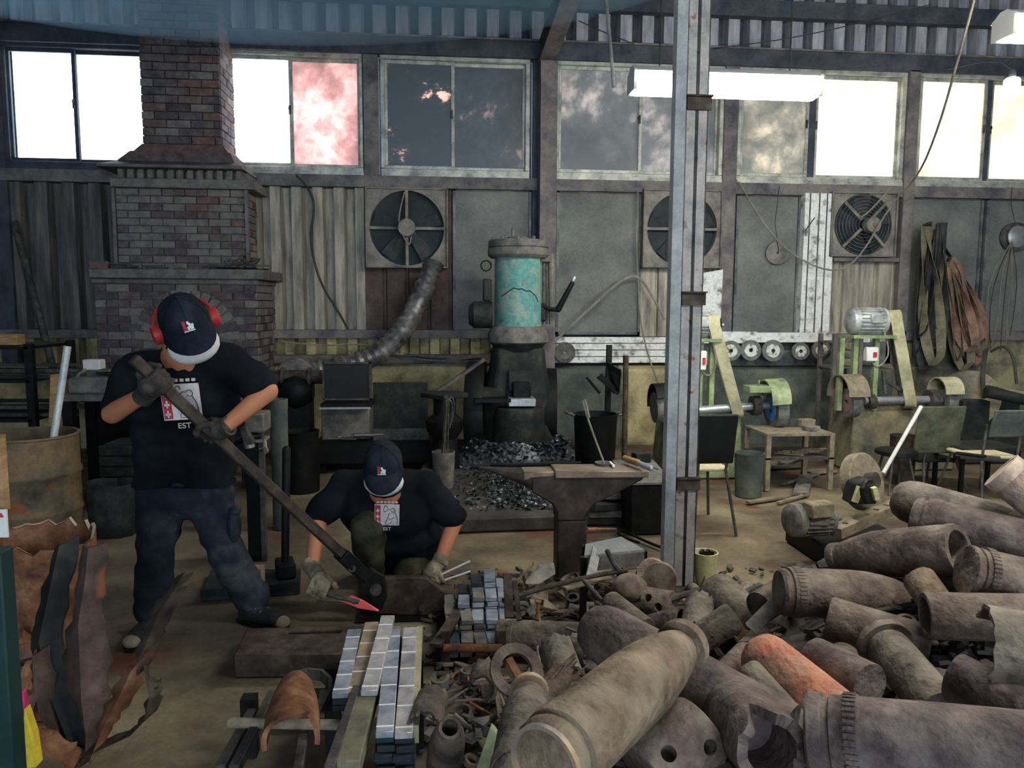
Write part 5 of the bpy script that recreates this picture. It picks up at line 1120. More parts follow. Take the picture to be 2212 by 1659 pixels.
# steel shelf at the far left
Yx = 6.6; t = thing('steel_shelf', 'dark steel shelf frame loaded with bar stock by the wall', 'shelf', (A(20,900,Yx).x,Yx,0))
xa, xb = A(-160,800,Yx).x, A(66,800,Yx).x; zz = [A(30,748,Yx).z, A(30,820,Yx).z, A(30,905,Yx).z]
for x in (xa,xb):
    for y in (Yx,Yx+.7): MB().ab(x-.03,x+.03,y-.03,y+.03,0,zz[0]+.02).build('upright', m_iron, t)
for z in zz: MB().ab(xa,xb,Yx-.03,Yx+.73,z-.025,z+.0).build('shelf_plate', m_iron, t)
for k in range(10):
    z = zz[1+k % 2]+.018+.03*(k//4); y = Yx+.08+.06*k; one('stock_bar', MB().bar((xa+.02,y,z),(xb+.25+.05*(k % 3),y-.03,z),.035,.03), m_ironG if k % 3 else m_castD, 'long dark stock bar lying on the steel shelf', 'bar', 'bars on the steel shelf')
p = A(8,738,Yx+.1); one('wood_block', MB().box((p.x,Yx+.12,zz[0]+.05),(.26,.12,.09)), m_wood, 'pale wooden block on top of the steel shelf', 'block', bevel=.004)
one('leaning_pole', MB().cyl(Vector((A(135,800,7.6).x,7.6,A(135,800,7.6).z-.4)),A(30,480,D-.12),.036,n=12), m_ironG, 'long grey pole leaning on the corrugated wall left of the forge', 'pole')
pq = [Vector((A(88,930,5.9).x,5.9,0)),Vector((A(112,930,5.9).x,5.9,0)),A(127,808,6.1),A(108,810,6.1)]
one('wood_plank', MB().prism(pq,(0,.03,0)), m_wood, 'bare wooden plank leaning behind the drum', 'plank', bevel=.003)
# dark crate
x0,x1,z0,z1 = rc(214,962,290,1036,5.9); t = thing('slatted_crate', 'dark slatted crate under the side bench', 'crate', ((x0+x1)/2,6.1,0))
MB().ab(x0+.02,x1+.3,5.93,6.25,.02,z1).build('crate_body', m_iron, t)
for k in range(6): z = z1*(k+.5)/6; MB().ab(x0,x1+.32,5.9,5.93,z-z1/14,z+z1/14).build('slat', m_castD, t)
# ---------------------------------------------------------------- vise post, pipe, sledge
Yv2 = 4.62; x = A(552,1100,Yv2).x
t = thing('post_vise', 'post vise on a dark square column with a strap tied round it', 'vise', (x,Yv2+.05,0))
x0,x1,z0,z1 = rc(532,915,562,1225,Yv2); MB().ab(x0,x1,Yv2,Yv2+.12,0,z1).build('column', m_iron, t, bevel=.006)
x0b,x1b,z0b,z1b = rc(528,894,571,935,Yv2-.02); MB().ab(x0b,x1b,Yv2-.03,Yv2+.16,z0b,z1b).build('jaw_block', m_castG, t, bevel=.008)
MB().ab(x1,x1+.03,Yv2-.01,Yv2+.03,0,z1-.02).build('strap_bar', m_ironG, t)
zc = A(560,952,Yv2).z; MB().ab(x0-.005,x1+.035,Yv2-.015,Yv2+.13,zc-.008,zc+.008).build('tie', m_cable, t)
MB().cap(A(572,955,Yv2-.03),A(573,972,Yv2-.03),.012,.014).tube([A(560,970,Yv2-.02),A(574,966,Yv2-.05),A(580,974,Yv2-.05),A(572,980,Yv2-.04)],.005,smooth=1).build('tie_knot', m_cable, t)
MB().tube([A(500,955,Yv2-.06),A(532,945,Yv2-.05),A(562,942,Yv2)],.018).build('screw_arm', m_iron, t)
t = thing('wedge_hammer', 'small hammer head hung on the post vise', 'hammer', A(532,950,Yv2-.12))
MB().prism([A(517,926,Yv2-.14),A(529,921,Yv2-.14),A(550,958,Yv2-.14),A(527,965,Yv2-.14)],(0,.05,0)).build('hammer_head', m_ironG, t, bevel=.004)
MB().lathe(A(540,967,Yv2-.11),A(538,958,Yv2-.11),[(0,.028),(1,.03)],16).build('hammer_face', m_cleansteel, t)
MB().cap(A(532,946,Yv2-.115),A(505,960,Yv2-.1),.016,.018).build('handle', m_iron, t)
p0 = Vector((A(608,1100,5.3).x,5.3,0)); one('standing_pipe', MB().lathe(p0,Vector((p0.x,5.3,A(608,862,5.3).z)),[(0,.058),(.9,.058),(.95,.062),(1,.062),(1,.05),(.8,.05),(.8,.001)],20,False), m_plinthd, 'thick dark pipe standing upright behind the sledgehammer', 'pipe')
pd = Vector((A(650,1000,6.4).x,6.4,0)); one('dark_drum', MB().lathe(pd,Vector((pd.x,6.4,A(650,930,6.4).z)),[(0,.15),(.5,.155),(.95,.15),(1,.158),(1,.14),(.6,.14),(.6,.001)],24,False), m_iron, 'narrow black drum beside the standing pipe', 'drum')
bq = [G(435,1288,.03),G(455,1232,.03),G(650,1230,.03),G(648,1272,.03)]
t = thing('base_plate', 'low black steel base plate under the vise and sledgehammer', 'plate', ((bq[0].x+bq[2].x)/2,(bq[0].y+bq[2].y)/2,0))
MB().prism([Vector((p.x,p.y,0)) for p in bq],(0,0,.035)).build('plate', m_castD, t, bevel=.004); MB().bar(bq[0]+Vector((0,0,.02)),bq[3]+Vector((0,0,.02)),.04,.04).build('edge_angle', m_iron, t)
p = G(613,1250,.035); t = thing('sledgehammer', 'black sledgehammer standing on its head by the post vise', 'sledgehammer', p)
MB().cap(p+Vector((0,.04,.05)),A(619,972,p.y+.12),.022,.024).build('handle', m_iron, t); MB().box(p+Vector((0,.05,.045)),(.10,.16,.085),rz=.3).build('hammer_head', m_iron, t, bevel=.012, seg=2)
p = G(558,1266,.035); one('pale_brick_piece', MB().box(p+Vector((0,0,.055)),(.06,.07,.11)), m_brick[4], 'pale upright brick piece on the base plate', 'brick', bevel=.004)
# ---------------------------------------------------------------- burst shell in the left foreground
random.seed(12)
bu = thing('burst_shell', 'large burst shell standing with torn steel petals peeled outward', 'shell fragment', G(150,1640))
def strip(pts, Y0, Y1, t=.016, mat=m_torn, name='petal', rough=.01, parent=bu, nrm=(0,1,0)):
    # pts: left and right pixel outlines [(xl,yl,xr,yr)], depth runs Y0 (first) to Y1 (last)
    n = len(pts); L = []; 
    fine = []
    for k in range(n-1):
        for s in (0,.25,.5,.75): fine.append([a*(1-s)+b*s for a, b in zip(pts[k],pts[k+1])]+[(k+s)/(n-1)])
    fine.append(list(pts[-1])+[1.0]); rings = []
    for xl,yl,xr,yr,s in fine:
        Y = Y0+(Y1-Y0)*s; j = lambda: random.uniform(-rough,rough); a_, b_ = A(xl,yl,Y), A(xr,yr,Y); m_ = (a_+b_)/2+Vector((0,-.05,0))
        a_ = a_+Vector((j(),j(),j()*.3)); b_ = b_+Vector((j(),j(),j()*.3)); e = Vector(nrm)*t
        rings.append([a_, a_*.5+m_*.5, m_, m_*.5+b_*.5, b_, b_+e, m_*.5+b_*.5+e, m_+e, a_*.5+m_*.5+e, a_+e])
    return MB().loft(rings).build(name, mat, parent, ang=50)
Yb0, Yb1 = 2.62, 2.42
strip([(178,1178,232,1172),(172,1250,225,1240),(150,1340,218,1330),(140,1420,235,1410),(150,1500,232,1500),(185,1570,215,1570),(192,1625,208,1622)], Yb0, Yb1, mat=m_torn)
strip([(390,1240,412,1236),(365,1270,408,1262),(330,1310,375,1318),(310,1360,355,1372),(295,1405,330,1412),(300,1450,318,1440)], 2.5, 2.46, mat=m_ironB)
strip([(318,1400,332,1402),(270,1440,322,1430),(245,1490,300,1480),(220,1550,262,1540),(205,1610,228,1600),(198,1635,214,1632)], 2.47, 2.40, mat=m_rust)
strip([(120,1180,166,1160),(85,1300,158,1240),(70,1400,130,1345),(95,1500,150,1470),(120,1570,190,1560),(165,1632,200,1628)], 2.7, 2.42, mat=m_castD)
strip([(310,1430,345,1470),(325,1490,345,1490),(310,1545,338,1535),(280,1580,310,1562),(235,1600,262,1586),(175,1620,215,1612),(165,1640,205,1640)], 2.44, 2.40, mat=m_ironB)
strip([(-10,1560,30,1545),(20,1600,60,1570),(75,1612,110,1580),(130,1640,150,1605),(160,1662,178,1632)], 2.30, 2.38, mat=m_rust)
strip([(75,1405,100,1400),(70,1470,110,1460),(85,1530,120,1530),(130,1600,160,1600)], 2.52, 2.45)
# cut casing standing behind it
cc = G(62,1390,.0); Yq = 2.85; c = A(66,1160,Yq); r = .17
t = thing('torn_casing', 'open torn steel casing with a ragged bright rim', 'shell fragment', (c.x,Yq+.1,0)); rings = []
zt = A(66,1185,Yq).z
for k,(h,rr) in enumerate(((0,.12),(.3,.15),(zt-.15,r),(zt,r*1.02))):
    rings.append([Vector((c.x+rr*math.cos(2*math.pi*i/40), Yq+.1+rr*.85*math.sin(2*math.pi*i/40), h+(.035*noise.noise(Vector((i*.7,1,2)))+.03*(math.sin(2*math.pi*i/40)>0) if k==3 else 0))) for i in range(40)])
rings += [[Vector((c.x+(v.x-c.x)*.93,Yq+.1+(v.y-Yq-.1)*.93,v.z-.004)) for v in rings[-1]]]; rings += [[Vector((c.x+(v.x-c.x)*.85,Yq+.1+(v.y-Yq-.1)*.85,.3)) for v in rings[-1]]]
MB().loft(rings[:4],caps=False).build('casing_wall', m_rust, t); MB().loft(rings[3:],caps=False).build('casing_inside', m_rust, t)
MB().loft([[v+Vector((0,0,.004)) for v in rings[3]],[v+Vector((0,0,.004)) for v in rings[4]]],caps=False).build('bright_rim', m_tornedge, t)
random.seed(8)
for k in range(7):
    a_ = A(10+random.random()*90,1400+random.random()*150,2.75); m = MB().box(a_,(.07,.05,.12),rz=random.random()*3,rx=random.random(),ry=random.random()); one('steel_shard', m, m_rust if k % 2 else m_torn, ('orange-rusty' if k % 2 else 'dark brown')+' ragged shard jammed among the burst shell petals', 'shard', 'shards around the burst shell')
# painted post and wrappers at the left edge
x0 = A(-30,1400,1.9).x; x1 = A(13,1400,1.9).x
t = thing('green_post', 'dark green painted post at the doorway with a paper notice', 'post', ((x0+x1)/2,1.93,0))
MB().ab(x0,x1,1.9,1.96,0,A(5,1195,1.9).z).build('post', m_greenpost, t, bevel=.004)
x0,x1,z0,z1 = rc(-25,1100,18,1160,1.93); pn = MB().ab(x0,x1,1.925,1.93,z0,z1).build('paper_notice', m_whitep, t); MB().cyl(A(4,1113,1.924),A(4,1113,1.926),.006,n=12).build('red_mark', m_printR, pn)
x0,x1,z0,z1 = rc(-20,940,10,1102,1.95); MB().ab(x0,x1,1.94,1.965,z0,z1+.0).build('wooden_upright', m_wood, t)
one('magenta_wrapper', MB().prism([A(22,1500,2.2),A(48,1495,2.2),A(55,1560,2.2),A(38,1570,2.2)],(0,.03,0)), m_redrag, 'crumpled magenta wrapper by the green post', 'wrapper', bevel=.006)
one('yellow_wrapper', MB().prism([A(50,1530,2.18),A(70,1590,2.18),A(80,1660,2.18),A(45,1665,2.18),A(48,1590,2.18)],(0,.04,0)), m_yelrag, 'crumpled yellow wrapper by the green post', 'wrapper', bevel=.006)
# ---------------------------------------------------------------- heap of spent shells and scrap
SH = []                                        # (axis point, radius) samples for the heap under them
def rec(p0, p1, r, n=6):
    for k in range(n+1): SH.append((p0.lerp(p1, k/n), r))
def prof_shell(L, r, kind):
    if kind == 'ogive':      # closed base, driving band, taper to a cut nose
        P = [(0,.001),(0,r*.86),(.02,r*.95),(.05,r*.96),(.055,r*.90),(.07,r*.90),(.075,r*1.0),(.11,r*1.035),(.16,r*1.035),(.165,r*.985),(.2,r),(.55,r),(.68,r*.95),(.80,r*.84),(.90,r*.69),(.97,r*.53),(1,r*.48),(1,.001)]
    elif kind == 'open':     # mouth at p0, taper to nose at p1
        P = [(.6,.001),(.6,r*.6),(.02,r*.72),(0,r*.74),(0,r*.97),(.015,r),(.05,r),(.055,r*.97),(.1,r*.98),(.12,r),(.5,r*.99),(.68,r*.9),(.82,r*.74),(.93,r*.55),(.94,r*.6),(1,r*.58),(1,.001)]
    elif kind == 'tube':     # hollow at both ends
        P = [(0,r*.78),(0,r*.98),(.01,r),(.99,r),(1,r*.98),(1,r*.78),(0,r*.78)]
    elif kind == 'nosehole': # short bulbous nose with an open fuze hole at p0
        P = [(.5,.001),(.4,r*.42),(0,r*.42),(0,r*.58),(.03,r*.63),(.15,r*.80),(.35,r*.95),(.6,r),(1,r*.98),(1,.001)]
    elif kind == 'rimmed':   # collar, groove, driving band, long body
        P = [(0,.001),(0,r*.95),(.01,r*1.0),(.055,r*1.0),(.06,r*.88),(.085,r*.88),(.09,r*.97),(.13,r*.98),(.14,r*1.03),(.19,r*1.03),(.2,r*.985),(.5,r),(1,r*.98),(1,.001)]
    elif kind == 'round':    # domed end at p0
        P = [(0,.001),(.005,r*.45),(.03,r*.72),(.08,r*.92),(.13,r*.99),(.14,r*.975),(.15,r),(.6,r),(1,r*.97),(1,.001)]
    elif kind == 'plain':
        P = [(0,.001),(0,r*.97),(.02,r),(.98,r),(1,r*.96),(1,.001)]
    return P
SHL = []
def shell(a, b, r, kind, mat, label, name='spent_shell', cat='shell', group='spent shells on the heap', n=32, parts=(), wob=.02):
    e = dict(p0=A(*a), p1=A(*b), r=r, kind=kind, mat=mat, label=label, name=name, cat=cat, group=group, n=n, parts=parts, wob=wob); SHL.append(e); return e
def seg_gap(a0, a1, b0, b1):
    best = (9, 0, 0)
    for i in range(9):
        for j in range(9):
            d = (a0.lerp(a1, i/8)-b0.lerp(b1, j/8)).length
            if d < best[0]: best = (d, i/8, j/8)
    return best
def settle(it=14):                             # part shells that bite into each other, nearer one forward, farther one back
    eye = Vector((0,0,CAMH))
    for _ in range(it):
        for i in range(len(SHL)):
            for j in range(i):
                A_, B_ = SHL[i], SHL[j]; d, ta, tb = seg_gap(A_['p0'],A_['p1'],B_['p0'],B_['p1']); ov = (A_['r']+B_['r'])*.96-d
                if ov <= .002: continue
                pa, pb_ = A_['p0'].lerp(A_['p1'],ta), B_['p0'].lerp(B_['p1'],tb); f, k = (A_, B_) if (pa-eye).length > (pb_-eye).length else (B_, A_)
                for e, sg, t_ in ((f, .5, ta if f is A_ else tb), (k, -.35, tb if f is A_ else ta)):
                    for q, w in (('p0', 1-t_*.6), ('p1', .4+t_*.6)):
                        e[q] = e[q]+(e[q]-eye).normalized()*min(ov,.03)*sg*w
def build_shell(e):
    p0, p1, r, mat = e['p0'], e['p1'], e['r'], e['mat']; L = (p1-p0).length; rec(p0, p1, r)
    d = (p1-p0).normalized(); u, v, _ = frame(d); hl_ = [pt for pt in e['parts'] if pt[0] == 'holes']
    sm_ = MB().lathe(p0, p1, prof_shell(L, r, e['kind']), e['n'], bool(hl_), e['wob'])
    if hl_:                      # drilled holes on the side that faces the shop
        w = (Vector((0,0,CAMH))-p0).normalized(); w = (w-d*w.dot(d)).normalized(); x = d.cross(w); ct = []
        for t_, g in hl_[0][1]:
            en = (w*math.cos(g)+x*math.sin(g)); c = p0+d*(L*t_)+en*r; ct.append(MB().cyl(c-en*.05, c+en*.02, .017, n=16))
        sm_ = carve(sm_, ct)
    o = sm_.build(e['name'], mat); tag(o, e['label'], e['cat'], e['group'])
    for pt in e['parts']:
        if pt[0] == 'disc':      # broken or painted end face
            MB().lathe(p0+d*(L*pt[1]-.002), p0+d*(L*pt[1]+.006), [(0,.001),(0,r*pt[2]),(1,r*pt[2]*.94),(1,.001)], 24, False, .12).build('end_face', pt[3], o)
        if pt[0] == 'knurl':     # ring of notches in the driving band
            k_ = 40
            for i in range(k_):
                q = 2*math.pi*i/k_; ev = u*math.cos(q)+v*math.sin(q); c = p0+d*(L*pt[1])+ev*r*1.0
                if ev.z < -.35: continue
                MB().bar(c-d*.012+ev*.002, c+d*.012+ev*.002, .007, .006, up=ev).build('band_notch', mat, o)
        if pt[0] == 'ring':
            MB().pipe(p0+d*(L*pt[1]), p0+d*(L*pt[2]), r*pt[3], r*.8, 28).build('rim_ring', pt[4], o)
    e['obj'] = o; return o
s = m_shell
shell((1178,1650,1.22),(1478,1392,1.66),.0765,'ogive',s[3],'big tan shell lying topmost with its banded base towards the steel bars',parts=(('ring',.955,1.0,.53,s[3]),('ring',-.01,.05,.9,m_barrust)))
shell((1262,1345,1.98),(1700,1590,1.62),.078,'round',s[1],'plum-brown shell passing under the big tan shell',parts=())
shell((1120,1700,1.42),(1144,1492,1.86),.062,'ogive',s[2],'grey shell with an orange-tinged tip beside the big tan shell',parts=(('ring',.955,1.0,.53,m_barrust),))
shell((1512,1572,1.60),(1395,1680,1.52),.080,'plain',s[0],'short brown shell base with drilled holes under the big tan shell',parts=(('holes',((.22,-.55),(.72,.05))),))
shell((1745,1578,1.45),(2420,1650,1.18),.0775,'rimmed',s[1],'long brown shell with a grooved collar lying along the front of the heap',parts=(('knurl',.165),))
shell((1628,1404,1.98),(1842,1580,1.62),.072,'round',m_shellO,'scorched orange shell behind the long grooved shell')
shell((1612,1452,1.80),(1735,1590,1.60),.042,'plain',s[2],'slim grey tube beside the scorched orange shell',cat='tube')
shell((1682,1278,2.36),(1962,1288,2.34),.079,'ogive',s[0],'brown shell with a pale shattered nose end',parts=(('knurl',.13),('disc',1.0,.56,m_white)))
shell((2072,1186,2.2),(1798,1202,2.62),.082,'open',s[0],'brown shell with a wide dark open mouth and narrow collared nose')
shell((1925,1072,2.62),(2340,1190,2.18),.082,'round',s[2],'grey-brown shell highest at the back of the heap')
shell((1975,1118,2.42),(2380,1215,2.1),.078,'ogive',s[1],'dusty shell lying just below the highest grey-brown shell')
shell((2165,1018,2.35),(2330,1150,2.2),.070,'plain',m_shellR,'reddish shell with a white crust at its raised end',parts=(('disc',-.005,1.0,m_tornedge),('ring',-.02,.12,1.02,m_tornedge)))
shell((1532,1262,2.80),(1668,1392,2.50),.080,'round',s[2],'grey shell with a domed end by the yellow pail')
shell((1640,1312,2.52),(1722,1262,2.62),.056,'plain',s[4],'short dark stub lying across the domed grey shell',cat='stub')
shell((1790,1336,2.18),(2010,1402,2.0),.068,'plain',s[0],'brown tube under the pale-nosed shell',cat='tube')
shell((1905,1385,1.95),(2035,1540,1.66),.060,'round',s[2],'grey shell sloping down to the long grooved shell',parts=(('ring',.02,.10,1.25,s[0]),))
shell((1998,1330,2.02),(2240,1335,1.92),.066,'tube',s[0],'hollow rust-stained tube with one open end',cat='tube')

shell((2062,1462,1.62),(2300,1580,1.42),.058,'tube',s[1],'hollow brown tube below the wide smooth half casing',cat='tube')
shell((1985,1250,2.2),(2045,1335,2.05),.050,'plain',s[3],'cut shell slug with a flat tan face',cat='slug',parts=(('disc',0,.96,s[3]),))
shell((2125,1268,2.22),(1935,1256,2.38),.052,'open',s[4],'dark tube with a rusty mouth beside the flat-faced slug',cat='tube')
shell((2085,1232,2.15),(2330,1290,2.05),.078,'rimmed',s[0],'brown shell with a notched band under the dusty shells',parts=(('knurl',.165),))
shell((1078,1376,3.25),(1262,1384,3.12),.078,'rimmed',s[2],'grey-brown shell lying level by the box of short bars')
shell((1480,1340,2.80),(1392,1362,2.95),.056,'tube',s[1],'hollow brown tube with an open end among the small scrap',cat='tube')
shell((1588,1334,2.58),(1502,1392,2.56),.060,'plain',s[4],'dark brown stub beside the domed grey shell',cat='stub')
shell((1648,1368,2.42),(1548,1468,2.22),.034,'plain',s[0],'slim curved brown bar below the leaning plate',cat='bar')
shell((972,1572,1.95),(958,1650,2.15),.052,'nosehole',s[4],'round shell nose with an open fuze hole facing up',cat='shell nose')
shell((1258,1490,2.05),(1225,1560,1.95),.042,'round',s[2],'small grey domed stub behind the big tan shell',cat='stub')
shell((1320,1300,2.95),(1395,1360,2.72),.045,'plain',s[2],'grey stub standing among the small scrap',cat='stub')
shell((1452,1310,2.9),(1395,1300,3.0),.062,'plain',s[0],'short brown slug with two round holes',cat='slug',parts=(('holes',((.3,-.2),(.72,.3))),))
shell((1330,1550,1.9),(1450,1470,2.0),.07,'plain',s[4],'dark shell hidden under the big tan shell')
shell((1830,1430,2.0),(1700,1500,1.8),.06,'plain',s[4],'dark tube in the gap behind the scorched orange shell',cat='tube')
shell((1880,1480,1.75),(1760,1420,1.95),.055,'plain',s[1],'plum tube under the sloping grey shell',cat='tube')
shell((1240,1580,1.75),(1330,1450,2.1),.05,'tube',s[1],'narrow hollow tube left of the big tan shell',cat='tube')
settle()
for e_ in SHL: build_shell(e_)
# broken hollow shell facing the viewer
p0, p1 = A(1668,1622,1.42), A(1590,1540,1.62); u, v, d = frame(p1-p0); L = .2; n = 44; rec(p0, p1, .078); rings = []
def brk(r, tfun): return [p0+d*tfun(i)+(u*math.cos(2*math.pi*i/n)+v*math.sin(2*math.pi*i/n))*r for i in range(n)]
ed = lambda i: (.02*noise.noise(Vector((i*.6,0,0)))+(.07*max(0,1-abs(i-13)/3.0)))
rings = [brk(.05,lambda i:.12), brk(.052,ed), brk(.076,lambda i: ed(i)-.004), brk(.079,lambda i:.05+ed(i)*.3), brk(.078,lambda i:.12), brk(.07,lambda i:.22)]
o = one('broken_shell', MB().loft(rings), s[1], 'broken hollow shell with a cracked thick rim beside the grooved collar', 'shell')
# ring flange with a bar across
c = A(1114,1448,2.35); ax = Vector((.15,-.75,.62)).normalized(); o = one('flange_ring', MB().pipe(c-ax*.012,c+ax*.012,.085,.052,36), s[0], 'flat steel ring with a bar welded across, lying on the scrap', 'ring'); rec(c, c, .03, 1)
MB().bar(A(1098,1422,2.38),A(1130,1478,2.33),.024,.012,up=ax).build('cross_bar', m_rust, o)
# leaning plate and torn tubes
one('leaning_plate', MB().prism([A(1612,1352,2.36),A(1672,1292,2.42),A(1692,1312,2.40),A(1634,1372,2.34)],(0,.012,.006)), m_scrap[1], 'flat steel plate leaning on the stub by the pale-nosed shell', 'plate', bevel=.002)
def torn_tube(a, b, r, span, mat, label, seed=0, t=.010, rag=.03):
    p0, p1 = A(*a), A(*b); u, v, d = frame(p1-p0); L = (p1-p0).length; rec(p0, p1, r*.6, 3); vs = []; fs = []; n = 18; ks = (0,.33,.66,1)
    for k in ks:
        for i in range(n+1):
            q = R(span[0]+(span[1]-span[0])*i/n); e = u*math.cos(q)+v*math.sin(q); kk = k*L+(rag*noise.noise(Vector((i*.8,k*3,seed))) if k in (0,1) else 0); vs += [p0+d*kk+e*r, p0+d*kk+e*(r-t)]
    m_ = n+1
    for k in range(3):
        for i in range(n): a_ = (k*m_+i)*2; c_ = a_+2*m_; fs += [(a_,a_+2,c_+2,c_),(a_+1,c_+1,c_+3,a_+3)]
        for i in (0,n): a_ = (k*m_+i)*2; c_ = a_+2*m_; fs.append((a_,c_,c_+1,a_+1))
    for k in (0,3):
        for i in range(n): a_ = (k*m_+i)*2; fs.append((a_,a_+2,a_+3,a_+1))
    return one('split_tube', MB().add(vs,fs), mat, label, 'shell fragment', 'split shell fragments')
torn_tube((1200,1400,2.5),(1225,1470,2.35),.06,(-60,150),s[2],'curved grey split tube half beside the flange ring',1)
torn_tube((1290,1440,2.4),(1245,1400,2.6),.055,(20,230),s[1],'brown split tube half under the plum-brown shell',2)
torn_tube((1180,1510,2.2),(1238,1455,2.25),.045,(10,170),s[0],'spiked brown split tube behind the grey stub',3,rag=.08)
torn_tube((1150,1530,2.15),(1205,1470,2.2),.04,(10,170),s[3],'tan spiked split tube near the flange ring',4,rag=.08)
torn_tube((935,1510,2.3),(915,1570,2.15),.05,(-20,200),s[4],'dark ring-like split tube beside the bar stack',5)
torn_tube((1050,1450,2.5),(1042,1490,2.4),.05,(0,260),s[4],'dark short tube half left of the flange ring',6)
torn_tube((1512,1300,2.75),(1500,1370,2.6),.055,(0,200),s[2],'grey curled shell strip beside the dark brown stub',7)
torn_tube((1470,1440,2.1),(1560,1500,1.9),.05,(0,180),s[1],'plum split tube half at the tip of the big tan shell',8)
torn_tube((2122,1412,1.62),(2420,1470,1.5),.115,(-35,150),s[2],'wide smooth grey half casing at the edge of the heap',9,rag=.015)
# box of short blue-grey bars
def Gq(px, py): return G(px, py, .0)
t = thing('bar_box', 'open box frame holding the short blue-grey bars', 'box', (G(1020,1400).x, G(1020,1400).y+.2, 0))
q0, q1 = G(962,1412,.05), G(1082,1412,.05); MB().cyl(G(958,1400,.09),G(1085,1400,.09),.018,n=12).build('front_pipe', m_rust, t)
for p in (q0, q1): MB().ab(p.x-.02,p.x+.02,p.y-.02,p.y+.02,0,.16).build('corner_post', m_ironB, t)
MB().bar(G(955,1392,.1),G(1040,1262,.1),.03,.03).build('side_rail', m_iron, t)
MB().bar(G(940,1395,.12),G(1030,1265,.14),.05,.015).build('wooden_side', m_ironB, t)
MB().ab(q0.x-.04,q1.x+.05,q0.y,q0.y+.6,0,.02).build('box_floor', m_iron, t)
random.seed(17); kb = 0
for col,(px0,px1) in enumerate(((985,1006),(1008,1030),(1031,1052),(1054,1074),(1075,1090))):
    nlay = (4,6,8,9,7)[col]
    for r_ in range(4):
        yb = q0.y+.07+.13*r_
        for k in range(min(nlay, 3+r_*2)):
            z = .032+.024*k+ .0; x = q0.x+.03+.062*col+random.uniform(-.006,.006)
            mt_ = m_barblue if (col >= 3 or (k > 3 and random.random() < .6)) else random.choice((m_barend,m_castG,m_scrap[1])); o = MB().box((x,yb+random.uniform(-.01,.01),z),(.054,.12,.021),rz=random.uniform(-.06,.06)).build('short_bar', mt_, bevel=.002)
            tag(o, {m_barblue:'bright blue-grey',m_barend:'dark blue-black',m_castG:'dusty grey',m_scrap[1]:'dull brownish'}[mt_]+' short bar stacked in the open box frame', 'steel bar', 'short bars in the box frame'); kb += 1
print('short bars', kb)
# heap body: rough ground of small scrap under the shells
def heap_z(x, y):
    num = 0; den = 0
    for (p, r) in SH:
        d2 = (p.x-x)**2+(p.y-y)**2+.006; w = 1/d2**2.2; num += w*max(0,(p.z-r*1.35)); den += w
    z = num/den
    ex = min(1, max(0, (x-(.02+.10*(y-2.2)))/.45))      # falls to the floor on the bar-stack side
    fy = min(1, max(0, (3.7-y)/.7))
    return max(z*ex*fy*.97, 0)-.0
SHH = [(p, r) for p, r in SH]
hx0, hx1, hy0, hy1, hn = -.15, 3.3, .75, 3.8, 90
grid = [[heap_z(hx0+(hx1-hx0)*i/hn, hy0+(hy1-hy0)*j/hn) for i in range(hn+1)] for j in range(hn+1)]
vs_ = []; fs_ = []
for j in range(hn+1):
    for i in range(hn+1):
        x = hx0+(hx1-hx0)*i/hn; y = hy0+(hy1-hy0)*j/hn; z = grid[j][i]; vs_.append((x,y,max(z+.018*noise.noise(Vector((x*14,y*14,0)))-.01, .004 if z > .01 else -.02)))
for j in range(hn):
    for i in range(hn):
        k = j*(hn+1)+i
        if max(grid[j][i],grid[j][i+1],grid[j+1][i],grid[j+1][i+1]) > .012: fs_.append((k,k+1,k+hn+2,k+hn+1))
used = sorted({q for f_ in fs_ for q in f_}); mp_ = {q: k for k, q in enumerate(used)}; vs_ = [vs_[q] for q in used]; fs_ = [tuple(mp_[q] for q in f_) for f_ in fs_]
ho = MB().add(vs_,fs_).build('scrap_heap', m_scrap[2]); tag(ho, 'dark mass of small scrap under the spent shells', 'scrap heap', kind='stuff')
def hz(x, y):
    i = (x-hx0)/(hx1-hx0)*hn; j = (y-hy0)/(hy1-hy0)*hn
    if not (0 <= i < hn and 0 <= j < hn): return 0
    a, b = int(i), int(j); return max(grid[b][a], grid[b][a+1], grid[b+1][a], grid[b+1][a+1], 0)
def hit(px, py):
    r = ray(px, py); t_ = .9
    while t_ < 4.6:
        p = Vector((0,0,CAMH))+r*t_
        if p.z <= hz(p.x, p.y): return p
        t_ += .02
    return None
random.seed(41)
def chip():
    while True:
        p = hit(random.uniform(905,2212), random.uniform(1225,1659))
        if p: return p+Vector((0,0,random.uniform(0,.02)))
cm = MB()
for _ in range(1100):
    p = chip(); s_ = random.uniform(.008,.03); e = Matrix.Rotation(random.uniform(0,6.3),3,'Z') @ Matrix.Rotation(random.uniform(-.8,.8),3,'X')
    cm.box(p,(s_*random.uniform(1,3),s_,s_*.5),M3=e)
co = cm.build('scrap_chips', m_scrap[2], ho); co['kind'] = 'stuff'
